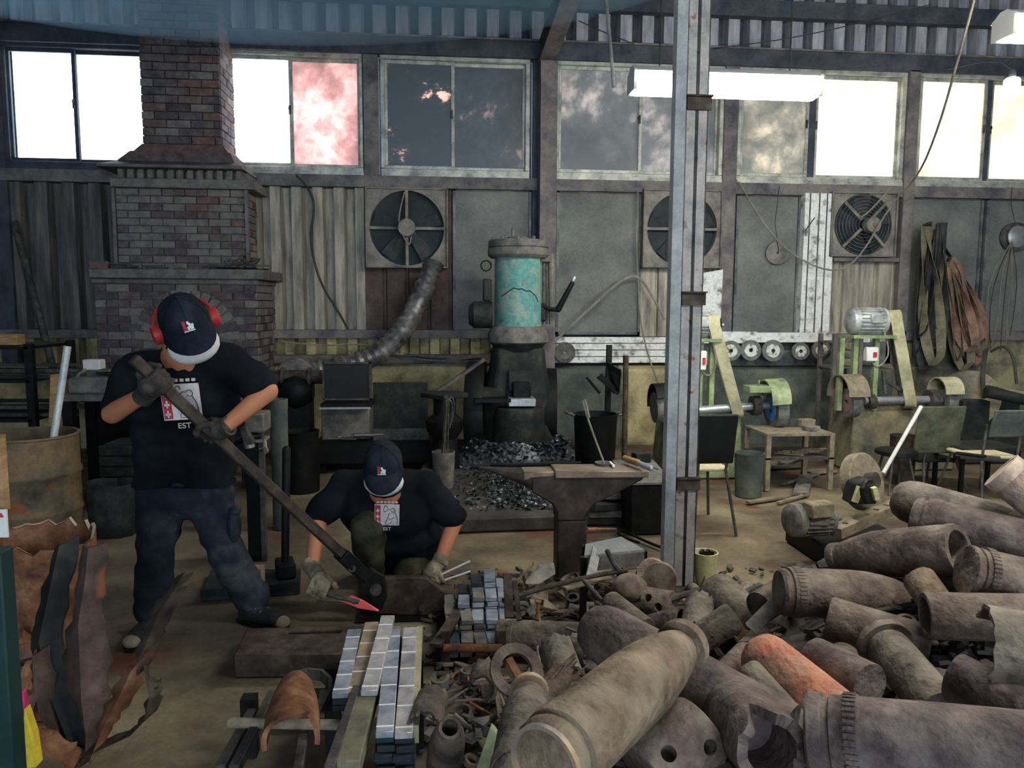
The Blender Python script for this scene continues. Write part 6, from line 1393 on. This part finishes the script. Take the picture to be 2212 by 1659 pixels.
# individual pieces of scrap on the left part of the heap
random.seed(23)
occ = []
def scrap_piece(px, py, kind, mat, label, lift=.02, size=1.0):
    p = hit(px, py) or G(px, py, .02); p = p+Vector((0,0,lift)); e = Matrix.Rotation(random.uniform(0,6.3),3,'Z') @ Matrix.Rotation(random.uniform(-.5,.5),3,'X') @ Matrix.Rotation(random.uniform(-.4,.4),3,'Y'); m = MB(); f = lambda a, b: random.uniform(a,b)*size
    if kind == 'plate':
        k = random.randint(4,6); pol = []; rx, ry = f(.04,.085), f(.025,.055)
        for i in range(k): q = 2*math.pi*i/k+random.uniform(-.3,.3); pol.append(p+e @ Vector((rx*math.cos(q),ry*math.sin(q),0)))
        m.prism(pol, e @ Vector((0,0,f(.006,.014))))
    elif kind == 'bar': m.bar(p-e @ Vector((f(.06,.13),0,0)), p+e @ Vector((f(.06,.13),0,0)), f(.012,.03), f(.008,.02))
    elif kind == 'rod': m.tube([p-e @ Vector((f(.07,.15),0,0)), p+Vector((0,0,f(0,.01))), p+e @ Vector((f(.07,.15),f(-.02,.02),0))], f(.005,.009), n=7)
    elif kind == 'ring': ax = e @ Vector((0,0,1)); r_ = f(.028,.05); m.pipe(p-ax*f(.006,.02), p+ax*f(.006,.02), r_, r_*.62, 22)
    elif kind == 'slug': ax = e @ Vector((1,0,0)); r_ = f(.022,.04); m.lathe(p-ax*f(.03,.05), p+ax*f(.03,.05), [(0,r_*.4),(0,r_*.94),(.08,r_),(.9,r_),(1,r_*.9),(1,r_*.4)], 18)
    elif kind == 'curl':
        pts = [p+e @ Vector((.05*math.cos(R(q))*size,.05*math.sin(R(q))*size,.0)) for q in range(0,random.randint(120,220),20)]; m.ribbon(pts, e @ Vector((0,0,f(.03,.06))), .008)
    elif kind == 'wedge':
        w = f(.03,.06); m.prism([p+e @ Vector(v) for v in ((-w,-w*.5,0),(w,-w*.4,0),(w*.2,w*.7,0))], e @ Vector((0,0,f(.015,.03))))
    return one('scrap_'+{'plate':'plate','bar':'bar','rod':'rod','ring':'ring','slug':'slug','curl':'strip','wedge':'wedge'}[kind], m, mat, label, 'scrap', 'small scrap on the heap', ang=40)
names = {m_scrap[0].name:'brown', m_scrap[1].name:'grey', m_scrap[2].name:'dark', m_scrap[3].name:'tan', m_rust.name:'rusty'}
kn = {'plate':'flat plate offcut','bar':'short bar offcut','rod':'thin rod offcut','ring':'ring cut from tube','slug':'round slug','curl':'curled strip','wedge':'wedge-shaped offcut'}
zones = [((1085,1250,1420,1345),70,1.0,'between the box frame and steel column'),((925,1420,1110,1600),44,.8,'between the bar stack and flange ring'),((1120,1380,1330,1520),18,.9,'around the split tubes'),((1430,1270,1640,1400),26,.9,'around the domed grey shell'),((1560,1380,1900,1500),16,.9,'in the gaps round the scorched orange shell'),((1000,1560,1120,1659),14,.8,'below the round shell nose'),((1700,1340,1990,1400),10,.8,'under the pale-nosed shell')]
for (x0,y0,x1,y1),cnt,sz,where in zones:
    for k in range(cnt):
        kd = random.choices(list(kn),(5,5,3,2,3,3,3))[0]; mt = random.choices([m_scrap[0],m_scrap[1],m_scrap[2],m_scrap[3],m_rust],(5,4,3,2,1))[0]
        scrap_piece(random.uniform(x0,x1), random.uniform(y0,y1), kd, mt, '%s %s lying %s' % (names[mt.name], kn[kd], where), lift=random.uniform(.008,.05), size=sz)
# long pieces that stand out of the small scrap
def Hs(px, py, l=.04):
    p = hit(px, py) or G(px, py, .0); return p+Vector((0,0,l))
def rod3(name, pts, r, mat, label, cat='rod', **k): return one(name, MB().tube(pts, r, n=8, **k), mat, label, cat)
rod3('rebar_rod', [A(1086,1298,3.05),A(1200,1262,3.15),A(1300,1240,3.2),A(1355,1232,3.2)], .011, m_ironB, 'long curved ribbed rod lying over the small scrap towards the anvil', smooth=2)
rod3('rebar_rod', [A(1312,1190,3.3),A(1330,1225,3.2),A(1338,1232,3.2)], .013, m_ironG, 'short ribbed rod poking up behind the long curved rod')
rod3('rebar_rod', [A(1262,1255,3.1),A(1300,1298,2.95)], .010, m_ironG, 'thin rod stuck into the grey stub')
rod3('rebar_rod', [A(1440,1298,2.95),A(1480,1284,2.95),A(1515,1275,2.95)], .014, m_ironG, 'twisted ribbed rod between the slug and domed grey shell')
one('pale_strip', MB().bar(A(1288,1188,3.6),A(1272,1265,3.2),.05,.008,up=(0,-1,.2)), m_barpale, 'pale steel strip standing up against the tray table', 'strip')
one('rust_post', MB().bar(A(1096,1240,3.1),A(1100,1335,3.0),.035,.03,up=(0,-1,0)), m_ironB, 'upright rusty flat post at the corner of the scrap', 'bar')
one('rust_post', MB().bar(A(1112,1255,3.1),A(1122,1340,3.0),.02,.02,up=(0,-1,0)), m_ironB, 'thin upright rusty bar beside the rusty flat post', 'bar')
one('rust_stub', MB().cyl(A(1078,1237,3.15),A(1098,1246,3.12),.017,n=10), m_rust, 'orange rusty stub sticking out of the rusty flat post', 'stub')
one('bent_sheet', MB().prism([A(1135,1262,3.4),A(1165,1226,3.45),A(1198,1222,3.5),A(1200,1240,3.45),A(1165,1262,3.4)],(0,.015,.01)), m_scrap[1], 'dark bent sheet leaning at the anvil stand', 'sheet', bevel=.003)
one('rusty_bolt', MB().cyl(A(1160,1340,2.95),A(1163,1302,3.0),.008,n=8).cyl(A(1163,1302,3.0),A(1163,1298,3.0),.014,n=6), m_rust, 'rusty bolt standing upright over the level grey-brown shell', 'bolt')
one('flat_strip', MB().bar(A(1212,1268,3.15),A(1310,1245,3.3),.07,.012), m_scrap[3], 'wide tan strip lying before the tray table', 'strip', bevel=.002)
one('disc_blank', MB().cyl(A(1425,1252,3.3),A(1427,1248,3.34),.075,n=28), m_scrap[0], 'brown round disc leaning at the foot of the column', 'disc')
one('disc_blank', MB().cyl(A(1408,1240,3.4),A(1410,1236,3.44),.07,n=28), m_shellR, 'reddish round disc behind the brown disc at the column', 'disc')
one('dome_cap', MB().ell(A(1360,1270,3.05),(.075,.075,.06)), m_scrap[0], 'dusty brown domed cap in the scrap by the column', 'cap')
one('green_sheet', MB().prism([A(1030,1659,1.75),A(1062,1566,1.9),A(1068,1570,1.9),A(1090,1600,1.88),A(1062,1680,1.72)],(0,.008,0)), m_green, 'narrow green-edged sheet standing at the front of the scrap', 'sheet')
# ---------------------------------------------------------------- people
def frame3(fwd, up):
    f = Vector(fwd).normalized(); r = f.cross(Vector(up)).normalized(); u = r.cross(f); return r, f, u     # right-of-person... axes
def head_set(t, hc, fwd, up, s=1.0, muffs=False, logo_side=0):
    r, f, u = frame3(fwd, up); Mh = Matrix((r, f, u)).transposed(); P = lambda x, y, z: hc+Mh @ (Vector((x,y,z))*s)
    # r is the wearer's right when looking along f with u up
    h = MB(); h.ell(hc, (.076*s,.096*s,.112*s), Mh); h.ell(P(0,.035,-.06), (.055*s,.065*s,.06*s), Mh); h.ell(P(0,.09,-.02),(.014*s,.022*s,.026*s),Mh)
    for q in (-1,1): h.ell(P(q*.078,-.005,-.015),(.012*s,.022*s,.034*s),Mh); h.ell(P(q*.032,.082,.008),(.018*s,.012*s,.012*s),Mh)
    return h, Mh, P
def cap_and_mask(t, Mh, P, s=1.0):
    # baseball cap: dome, brim, button
    rings = []; n = 32
    for k in range(9):
        a = R(90*k/8); rr = math.cos(a); rings.append([P(.090*rr*math.cos(2*math.pi*i/n), -.004+.106*rr*math.sin(2*math.pi*i/n), .022+.10*math.sin(a)) for i in range(n)] if k < 8 else [P(.004*math.cos(2*math.pi*i/n), .004*math.sin(2*math.pi*i/n), .122) for i in range(n)])
    c = MB().loft(rings).build('cap', m_cap, t, ang=60)
    br = MB(); vs = []; fs = []; m_ = 14
    for i in range(m_+1):
        q = R(180*i/m_); x = math.cos(q); y = math.sin(q)
        for k in range(5):
            w = k/4; px_ = x*(.088+.006*w); py_ = .002+y*(.10+.085*w*y**.3); pz_ = .026-.030*w*1.0-.028*(x*x)*(.4+.6*w); vs += [P(px_,py_,pz_+.003), P(px_,py_,pz_-.003)]
    for i in range(m_):
        for k in range(4): a_ = (i*5+k)*2; b_ = a_+10; fs += [(a_,a_+2,b_+2,b_),(a_+1,b_+1,b_+3,a_+3)]
        a_ = (i*5+4)*2; fs.append((a_,a_+1,a_+11,a_+10))
    br.add(vs,fs).build('cap_brim', m_cap, c, ang=60); MB().ell(P(0,-.004,.124),(.009*s,.009*s,.006*s)).build('cap_button', m_cap, c)
    seam = MB()
    for k in range(6):
        q = R(60*k+30); seam.tube([P(.091*math.cos(R(a))*math.cos(q), -.004+.107*math.cos(R(a))*math.sin(q), .022+.101*math.sin(R(a))) for a in range(5,90,14)], .0012, n=4)
    seam.build('cap_seam', m_iron, c)
    # embroidered badge on the front panel
    def bd(x0,x1,z0,z1,mat,name,off=.1075):
        g = []
        for (x,z) in ((-x0,z0),(-x1,z0),(-x1,z1),(-x0,z1)):
            a = math.asin(min(.99,max(0,(z-.022)/.10))); rr = math.cos(a); yy = math.sqrt(max(0,1-(x/(.090*rr))**2))*off*rr; g.append(P(x,yy,z))
        return MB().prism(g, (P(0,1,0)-P(0,0,0))*.003).build(name, mat, c)
    bd(-.020,-.008,.047,.078,m_printR,'badge_red'); bd(-.006,.002,.050,.060,m_mask,'badge_figure'); bd(.000,.008,.056,.070,m_mask,'badge_figure'); bd(.004,.016,.049,.056,m_mask,'badge_figure'); bd(-.004,.004,.068,.076,m_mask,'badge_figure'); bd(.009,.017,.058,.066,m_mask,'badge_figure'); bd(-.020,.018,.042,.045,m_mask,'badge_line')
    # dust mask with strap
    mk = MB(); mk.ell(P(0,.042,-.068),(.094*s,.066*s,.072*s),Mh,n=20,m=12)
    mo = mk.build('dust_mask', m_mask, t, ang=70)
    for q in (-1,1): MB().ribbon([P(q*.05,.055,-.05),P(q*.074,.03,-.03),P(q*.083,-.005,-.02)], (P(0,0,1)-P(0,0,0))*.06, .003).build('mask_side', m_mask, mo)
    return c
def hand(t, wrist, palm_c, grip_dir, curl_axis_pt, mat, s=1.0, spread=1.0, name='glove', thumb_side=1):
    # glove closed round a bar: grip_dir = along the bar, curl_axis_pt = point of the bar's axis at the hand
    d = Vector(grip_dir).normalized(); c = Vector(curl_axis_pt); back = (palm_c-c); back = (back-d*back.dot(d)); rb = max(back.length,.02); back.normalize(); side = d.cross(back).normalized()
    w = Vector(wrist)
    if (w-c).dot(side) > 0: side = -side
    g = MB(); g.cap(w, c+back*rb*.9+side*-.02, .034*s, .036*s); g.ell(c+back*.038*s, (.046*s,.046*s,.03*s), Matrix((d,side,back)).transposed())
    lens = (.92,1.05,1.0,.82)
    for k in range(4):
        o_ = d*((k-1.5)*.023*s); R0 = .042*s; pts = []
        for q in range(0,5): a = R(-10+q*48*lens[k]); pts.append(c+o_+(back*math.cos(a)+side*math.sin(a))*R0)
        for a_, b_ in zip(pts,pts[1:]): g.cap(a_,b_,.0115*s,.0105*s,n=8)
    pts = [c+d*(.05*s*thumb_side)+back*.03*s-side*.02*s, c+d*(.066*s*thumb_side)+back*.01*s-side*.036*s, c+d*(.05*s*thumb_side)-back*.02*s-side*.04*s, c+d*(.03*s*thumb_side)-back*.042*s-side*.02*s]
    for a_, b_ in zip(pts,pts[1:]): g.cap(a_,b_,.0145*s,.012*s,n=8)
    go = fuse(g,.0045,3).build(name, mat, t, ang=80)
    dd = (c-w).normalized(); MB().pipe(w-dd*.035, w+dd*.01, .039*s, .03*s, 18).build('cuff', mat, go)
    return go
def print_patch(t, c, right, upv, nrm, w, h, title=True):
    right, upv, nrm = Vector(right).normalized(), Vector(upv).normalized(), Vector(nrm).normalized()
    Q = lambda x, y, z=0: c+right*x*w+upv*y*h+nrm*z
    def q4(x0,y0,x1,y1,z,mat,name,par): return MB().prism([Q(x0,y0,z),Q(x1,y0,z),Q(x1,y1,z),Q(x0,y1,z)], nrm*.002).build(name, mat, par)
    b = q4(-.5,-.5,.5,.5,0,m_print,'shirt_print',t)
    q4(-.48,-.46,-.26,.46,.002,m_printR,'print_red_column',b)
    for k in range(3): q4(-.44,-.36+.27*k,-.30,-.30+.27*k,.004,m_print,'print_character',b); q4(-.39,-.42+.27*k,-.35,-.22+.27*k,.004,m_print,'print_character',b)
    ln = [[(-.1,.38),(-.16,.2),(-.04,.16),(.06,.3),(.16,.26)],[(.16,.3),(.26,.34),(.34,.22),(.26,.14),(.16,.2)],[(.3,.16),(.42,-.1),(.44,-.44)],[(.1,.1),(.02,-.14),(.14,-.2),(.3,-.1)],[(.0,-.2),(-.08,-.44),(.1,-.44),(.2,-.28)],[(-.12,.42),(0,.46),(.02,.36)]]
    for L in ln: MB().tube([Q(x,y,.004) for x,y in L], .0018, n=4, smooth=1).build('print_outline', m_printK, b)
    for k in range(6): q4(-.42+.15*k,.56,-.32+.15*k,.64,0,m_print,'print_letter',b)
    if title:
        cu = bpy.data.curves.new('ESTD','FONT'); cu.body = 'EST'; cu.size = h*.22; cu.extrude = .001; cu.align_x = 'CENTER'
        ob = bpy.data.objects.new('tmp', cu); COL.objects.link(ob); me = bpy.data.meshes.new_from_object(ob.evaluated_get(bpy.context.evaluated_depsgraph_get())); bpy.data.objects.remove(ob)
        X = Matrix((right,upv,nrm)).transposed().to_4x4(); X.translation = Q(0,-.74,.002)-wloc(b); me.transform(X); me.materials.append(m_print); o = bpy.data.objects.new('print_lettering', me); COL.objects.link(o); o.parent = b
    return b
def shoe(t, ankle, toe_dir, z=0.0, name='shoe', mat=m_shoe):
    d = Vector(toe_dir); d.z = 0; d.normalize(); a = Vector((ankle.x,ankle.y,z)); sd = Vector((-d.y,d.x,0)); g = MB()
    g.ell(a-d*.05+Vector((0,0,.045)),(.045,.045,.045)); g.cap(a-d*.04+Vector((0,0,.05)), a+d*.12+Vector((0,0,.042)), .043,.042); g.ell(a+d*.15+Vector((0,0,.035)),(.046,.046,.034)); g.cap(a+Vector((0,0,.05)),a+Vector((0,0,.12)),.044,.042)
    m = fuse(g,.008,4)
    for v in m.v: v.z = max(v.z, z+.012)
    so = m.build(name, mat, t, ang=70)
    sole = [a+d*x+sd*y for x,y in ((-.095,-.03),(-.095,.03),(-.03,.042),(.08,.048),(.16,.046),(.2,.02),(.2,-.02),(.16,-.046),(.08,-.048),(-.03,-.042))]; MB().prism([Vector((p.x,p.y,z+.001)) for p in sole],(0,0,.016)).build('sole', m_iron, so)
    MB().ell(a+d*.165+Vector((0,0,.036)),(.042,.04,.03)).build('toe_cap', m_tan, so)
    for k in range(3): MB().bar(a+d*(.03+.03*k)+sd*.03+Vector((0,0,.088-.01*k)), a+d*(.03+.03*k)-sd*.03+Vector((0,0,.088-.01*k)), .006,.004).build('lace', m_tan, so)
    return so
# ================= standing man at the lever
W1 = thing('person', 'person in a navy cap and red ear muffs leaning on the long lever bar', 'person', G(420,1350))
hipL, hipR = A(352,1065,3.66), A(448,1062,3.63)
knL, knR = A(335,1205,3.58), A(487,1190,3.60)
anL, anR = G(322,1372), G(540,1350); anL.z = anR.z = .10; anL.y += .05; anR.y += .05
pel = A(400,1030,3.64); chest = A(392,860,3.50); nb = A(400,765,3.42); hc = A(402,702,3.32)
shL, shR = A(297,800,3.47), A(500,790,3.44); elL, elR = A(243,893,3.34), A(578,845,3.36)
wrL, wrR = A(316,850,3.20), A(482,925,3.26)
barpt = lambda px: HB+hd*((A(px,0,3.4)-HB).length if False else 0)
def bar_at(px):          # point of the lever bar seen at photo column px
    best = None
    for k in range(400):
        p = HB.lerp(HT, k/399); q = _M3.inverted() @ (p-Vector((0,0,CAMH))); x = CX-FPX*q.x/q.z
        if best is None or abs(x-px) < best[0]: best = (abs(x-px), p)
    return best[1]
gL, gR = bar_at(338), bar_at(458)
# skin
sk, Mh, Ph = head_set(W1, hc, (.46,-.72,-.50), (-.14,-.42,.88), 1.13)
sk.cap(nb, hc+Vector((0,.02,-.05)), .066, .060); sk.cap(shL, elL, .052,.043); sk.cap(elL, wrL, .046,.032); sk.cap(shR, elR, .052,.043); sk.cap(elR, wrR, .047,.032); sk.cap(shL, shR, .07,.07); sk.cap(nb, chest, .1,.1)
fuse(sk,.009,4).build('body', m_skin, W1, ang=80)
# shirt
b = MB(); cap3 = b.cap
b.cap(chest+Vector((-.10,0,0)), chest+Vector((.10,0,0)), .155,.155); b.cap(shL+Vector((.03,0,.0)), shR+Vector((-.03,0,0)), .098,.098); b.cap(nb+Vector((0,.02,-.05)), chest, .11,.15)
b.cap(A(358,940,3.58), A(436,940,3.57), .145,.145); b.cap(A(358,1000,3.63), A(446,998,3.62), .140,.140)
b.cap(shL, shL.lerp(elL,.72), .092,.082); b.cap(shR, shR.lerp(elR,.74), .092,.085); b.cap(A(338,880,3.5),A(345,1060,3.62),.11,.11); b.cap(A(450,880,3.48),A(452,1060,3.6),.11,.11)
b.cap(A(352,1075,3.65), A(446,1072,3.64), .140,.140)
sm = fuse(b,.012,6,disp=.018,dscale=7); hz_ = A(400,1056,3.5).z
for v in sm.v:
    if v.z < hz_: v.z = hz_+.012*noise.noise(v*9)
sm.build('shirt', m_shirt, W1, ang=80)
MB().tube([nb+Vector((.085*math.cos(R(q)),-.005+.075*math.sin(R(q)),.012-.02*math.sin(R(q)))) for q in range(0,361,30)], .012, n=8).build('collar', m_shirt, W1)
# trousers
b = MB(); b.cap(hipL, hipR, .125,.125); b.cap(hipL, knL, .112,.086); b.cap(knL, anL+Vector((0,0,.02)), .086,.088); b.cap(hipR, knR, .112,.086); b.cap(knR, anR+Vector((0,0,.02)), .084,.088); b.cap(pel,(hipL+hipR)/2,.12,.13)
tm = fuse(b,.012,6,disp=.016,dscale=9)
for v in tm.v: v.z = max(v.z, .075)
tr = tm.build('trousers', m_jeans, W1, ang=80)
b = MB().ell(hipR.lerp(knR,.55)+Vector((.085,-.03,0)),(.03,.06,.085)); b.build('cargo_pocket', m_jeans, tr); MB().ell(hipR.lerp(knR,.3)+Vector((.11,-.03,0)),(.028,.055,.02)).build('pocket_flap', m_jeans, tr)
shoe(W1, anL+Vector((0,-.03,0)), (-.12,-1,0)); shoe(W1, anR+Vector((.02,-.03,0)), (.85,-.5,0))
hand(W1, wrL, gL+Vector((-.03,-.02,.03)), hd, gL, m_gloveD, 1.08, thumb_side=1); hand(W1, wrR, gR+Vector((.03,-.02,.035)), hd, gR, m_gloveD, 1.08, thumb_side=1)
cp = cap_and_mask(W1, Mh, Ph, 1.13)
for q in (-1,1): e = Ph(q*.088,-.012,-.012); ex = (Ph(q,0,0)-Ph(0,0,0)).normalized(); MB().lathe(e, e+ex*.04, [(0,.04),(.3,.044),(.8,.04),(1,.026)], 20).build('ear_muff', m_redp, W1)
MB().tube([Ph(.105*math.cos(R(a)),-.05-.09*math.sin(R(a)),.0+.03*math.sin(R(a))) for a in range(0,181,15)], .008, n=6).build('muff_band', m_redp, W1)
pc1 = A(392,868,3.31); print_patch(W1, pc1, (1,.08,.04), (-.02,-.22,1), (0.02,-1,-.2), .155,.16)
# ================= kneeling man at the shear
W2 = thing('person', 'person in a black cap and white dust mask kneeling to feed the shear', 'person', G(860,1262))
hc = A(828,1005,3.86); nb = A(832,1048,3.98); chest = A(838,1105,4.02); pel = A(860,1200,4.28)
shL, shR = A(745,1052,4.02), A(920,1048,4.02); elL, elR = A(690,1112,3.93), A(982,1125,3.98); wrL, wrR = A(674,1226,3.76), A(950,1214,3.88)
sk, Mh, Ph = head_set(W2, hc, (.02,-.84,-.54), (0,-.5,.85), 1.08)
sk.cap(nb, hc+Vector((0,.04,-.03)), .062,.058); sk.cap(shL, elL, .052,.045); sk.cap(elL, wrL, .047,.033); sk.cap(shR, elR, .052,.046); sk.cap(elR, wrR, .047,.033); sk.cap(shL,shR,.06,.06); sk.cap(nb,chest,.09,.09)
fuse(sk,.009,4).build('body', m_skin, W2, ang=80)
b = MB(); b.cap(shL+Vector((.03,.02,-.01)), shR+Vector((-.03,.02,-.01)), .095,.095); b.cap(chest+Vector((-.10,.03,0)), chest+Vector((.10,.03,0)), .15,.15); b.cap(A(815,1150,4.12),A(900,1150,4.12),.14,.14); b.cap(A(830,1180,4.2),A(905,1180,4.2),.13,.13); b.cap(nb+Vector((0,.08,-.04)),chest+Vector((0,.08,0)),.12,.15)
b.cap(shL, shL.lerp(elL,.9), .09,.082); b.cap(shR, shR.lerp(elR,.86), .09,.082)
fuse(b,.012,6,disp=.016,dscale=7).build('shirt', m_shirt, W2, ang=80)
MB().tube([nb+Vector((.085*math.cos(R(q)),-.01+.07*math.sin(R(q)),.0+.04*math.sin(R(q)))) for q in range(0,361,30)], .012, n=8).build('collar', m_shirt, W2)
b = MB(); hL, hR = A(822,1195,4.28), A(902,1195,4.28); kL = A(793,1140,3.9); aL = G(800,1268); aL.z = .1; kR = A(885,1235,4.02); kR.z = .085; fR = Vector((kR.x+.02,kR.y+.42,.09))
b.cap(hL,hR,.12,.12); b.cap(hL,kL,.115,.09); b.cap(kL,aL,.092,.082); b.cap(hR,kR,.115,.095); b.cap(kR,fR,.085,.07)
tm = fuse(b,.012,6,disp=.018,dscale=7)
for v in tm.v: v.z = max(v.z,.008)
tm.build('trousers', m_olive, W2, ang=80)
shoe(W2, aL, (.05,-1,0)); shoe(W2, fR+Vector((0,.06,0)), (0,-1,0), name='shoe')
tg = A(690,1268,Ysh-.06)
hand(W2, wrL, tg+Vector((-.02,.0,.03)), (.8,-.05,-.35), tg, m_gloveL, 1.1, thumb_side=1)
rg = A(938,1246,3.84); hand(W2, wrR, rg+Vector((.0,-.01,.035)), (.9,.0,.35), rg, m_gloveL, 1.1, thumb_side=-1)
cap_and_mask(W2, Mh, Ph, 1.08)
# neck cloth and print
pc2 = A(836,1112,3.845); print_patch(W2, pc2, (1,0,-.04), (.04,-.30,.95), (0,-.95,-.3), .125,.125)
for k,(a_,b_) in enumerate((((935,1250),(1015,1212)),((935,1262),(1016,1234)))):
    one('white_stick', MB().cyl(A(*a_,3.83),A(*b_,3.82),.005,n=8), m_whitep, 'thin white welding stick held in the kneeling man\'s glove', 'stick', 'sticks in the glove')
# ---------------------------------------------------------------- smoke hanging under the roof by the chimney
hm = bpy.data.materials.new('blue_smoke'); hm.use_nodes = True; nt = hm.node_tree; nt.nodes.remove(nt.nodes['Principled BSDF'])
vsn = nt.nodes.new('ShaderNodeVolumePrincipled'); vsn.inputs['Color'].default_value = (.45,.77,1,1); vsn.inputs['Density'].default_value = .3; vsn.inputs['Anisotropy'].default_value = .2
nt.links.new(vsn.outputs[0], nt.nodes['Material Output'].inputs['Volume'])
ho_ = MB().ell((-1.6,5.9,4.55),(4.2,2.3,.88),n=32,m=20).build('smoke_cloud', hm); tag(ho_, 'blue smoke hanging under the roof around the brick chimney', 'smoke', kind='stuff')
# ---------------------------------------------------------------- cables
def cable(pts, r, mat, label, name='cable', sm=2): return one(name, MB().tube(pts, r, n=6, smooth=sm), mat, label, 'cable')
cable([A(2104,0,5.2),A(2080,90,5.6),A(2030,270,6.6),A(1985,380,7.8),A(1925,440,8.25),A(1850,570,8.25),A(1790,590,8.25),A(1700,545,8.3),A(1640,470,8.35),A(1596,392,8.42)], .010, m_cable, 'pale cable looping down from the roof past the guarded fan')
cable([A(1926,405,8.3),A(1880,455,8.3),A(1860,470,8.3)], .010, m_cable, 'short pale cable drooping across the guarded fan')
cable([A(640,378,8.44),A(662,400,8.4),A(682,440,8.4),A(668,520,8.4),A(690,610,8.4),A(735,680,8.4),A(752,712,8.4)], .012, m_cableD, 'dark hose running down the pale corrugated sheet')
cable([A(1190,745,8.35),A(1270,670,8.35),A(1340,605,8.4),A(1378,592,8.42),A(1410,640,8.3),A(1436,690,8.2)], .016, m_cable, 'grey hose arching over the board behind the steel column')
cable([A(1378,412,8.4),A(1374,520,8.42),A(1378,592,8.42),A(1382,690,8.35),A(1400,770,7.6),A(1424,832,6.8)], .008, m_cable, 'thin wire dropping from the sill to the green grinder')
cable([A(1308,-10,6.2),A(1318,90,6.2),A(1326,188,6.2)], .014, m_aluD, 'thin conduit hanging down beside the fluorescent lamp', name='drop_conduit', sm=0)
cable([A(800,770,8.3),A(880,768,8.3),A(960,778,8.3),A(1040,775,8.1)], .010, m_cableD, 'dark cable slung under the lower rail behind the duct')
cable([A(610,738,8.38),A(700,748,8.38),A(780,740,8.38),A(860,766,8.35),A(940,782,8.3),A(1040,770,8.1)], .010, m_cable, 'pale cable sagging along the ledge behind the duct')
cable([A(1540,105,8.4),A(1700,85,8.2),A(1880,45,8.0),A(2010,10,7.8)], .006, m_cableD, 'thin dark wire strung across the upper corrugated sheet')
cable([A(1250,45,8.38),A(1310,72,8.38),A(1370,95,8.38)], .006, m_cableD, 'thin dark brace wire beside the roof beam')
cable([A(1740,498,8.36),A(1760,470,8.36)], .006, m_ironG, 'short bent nail wire on the white boxed post', sm=0)
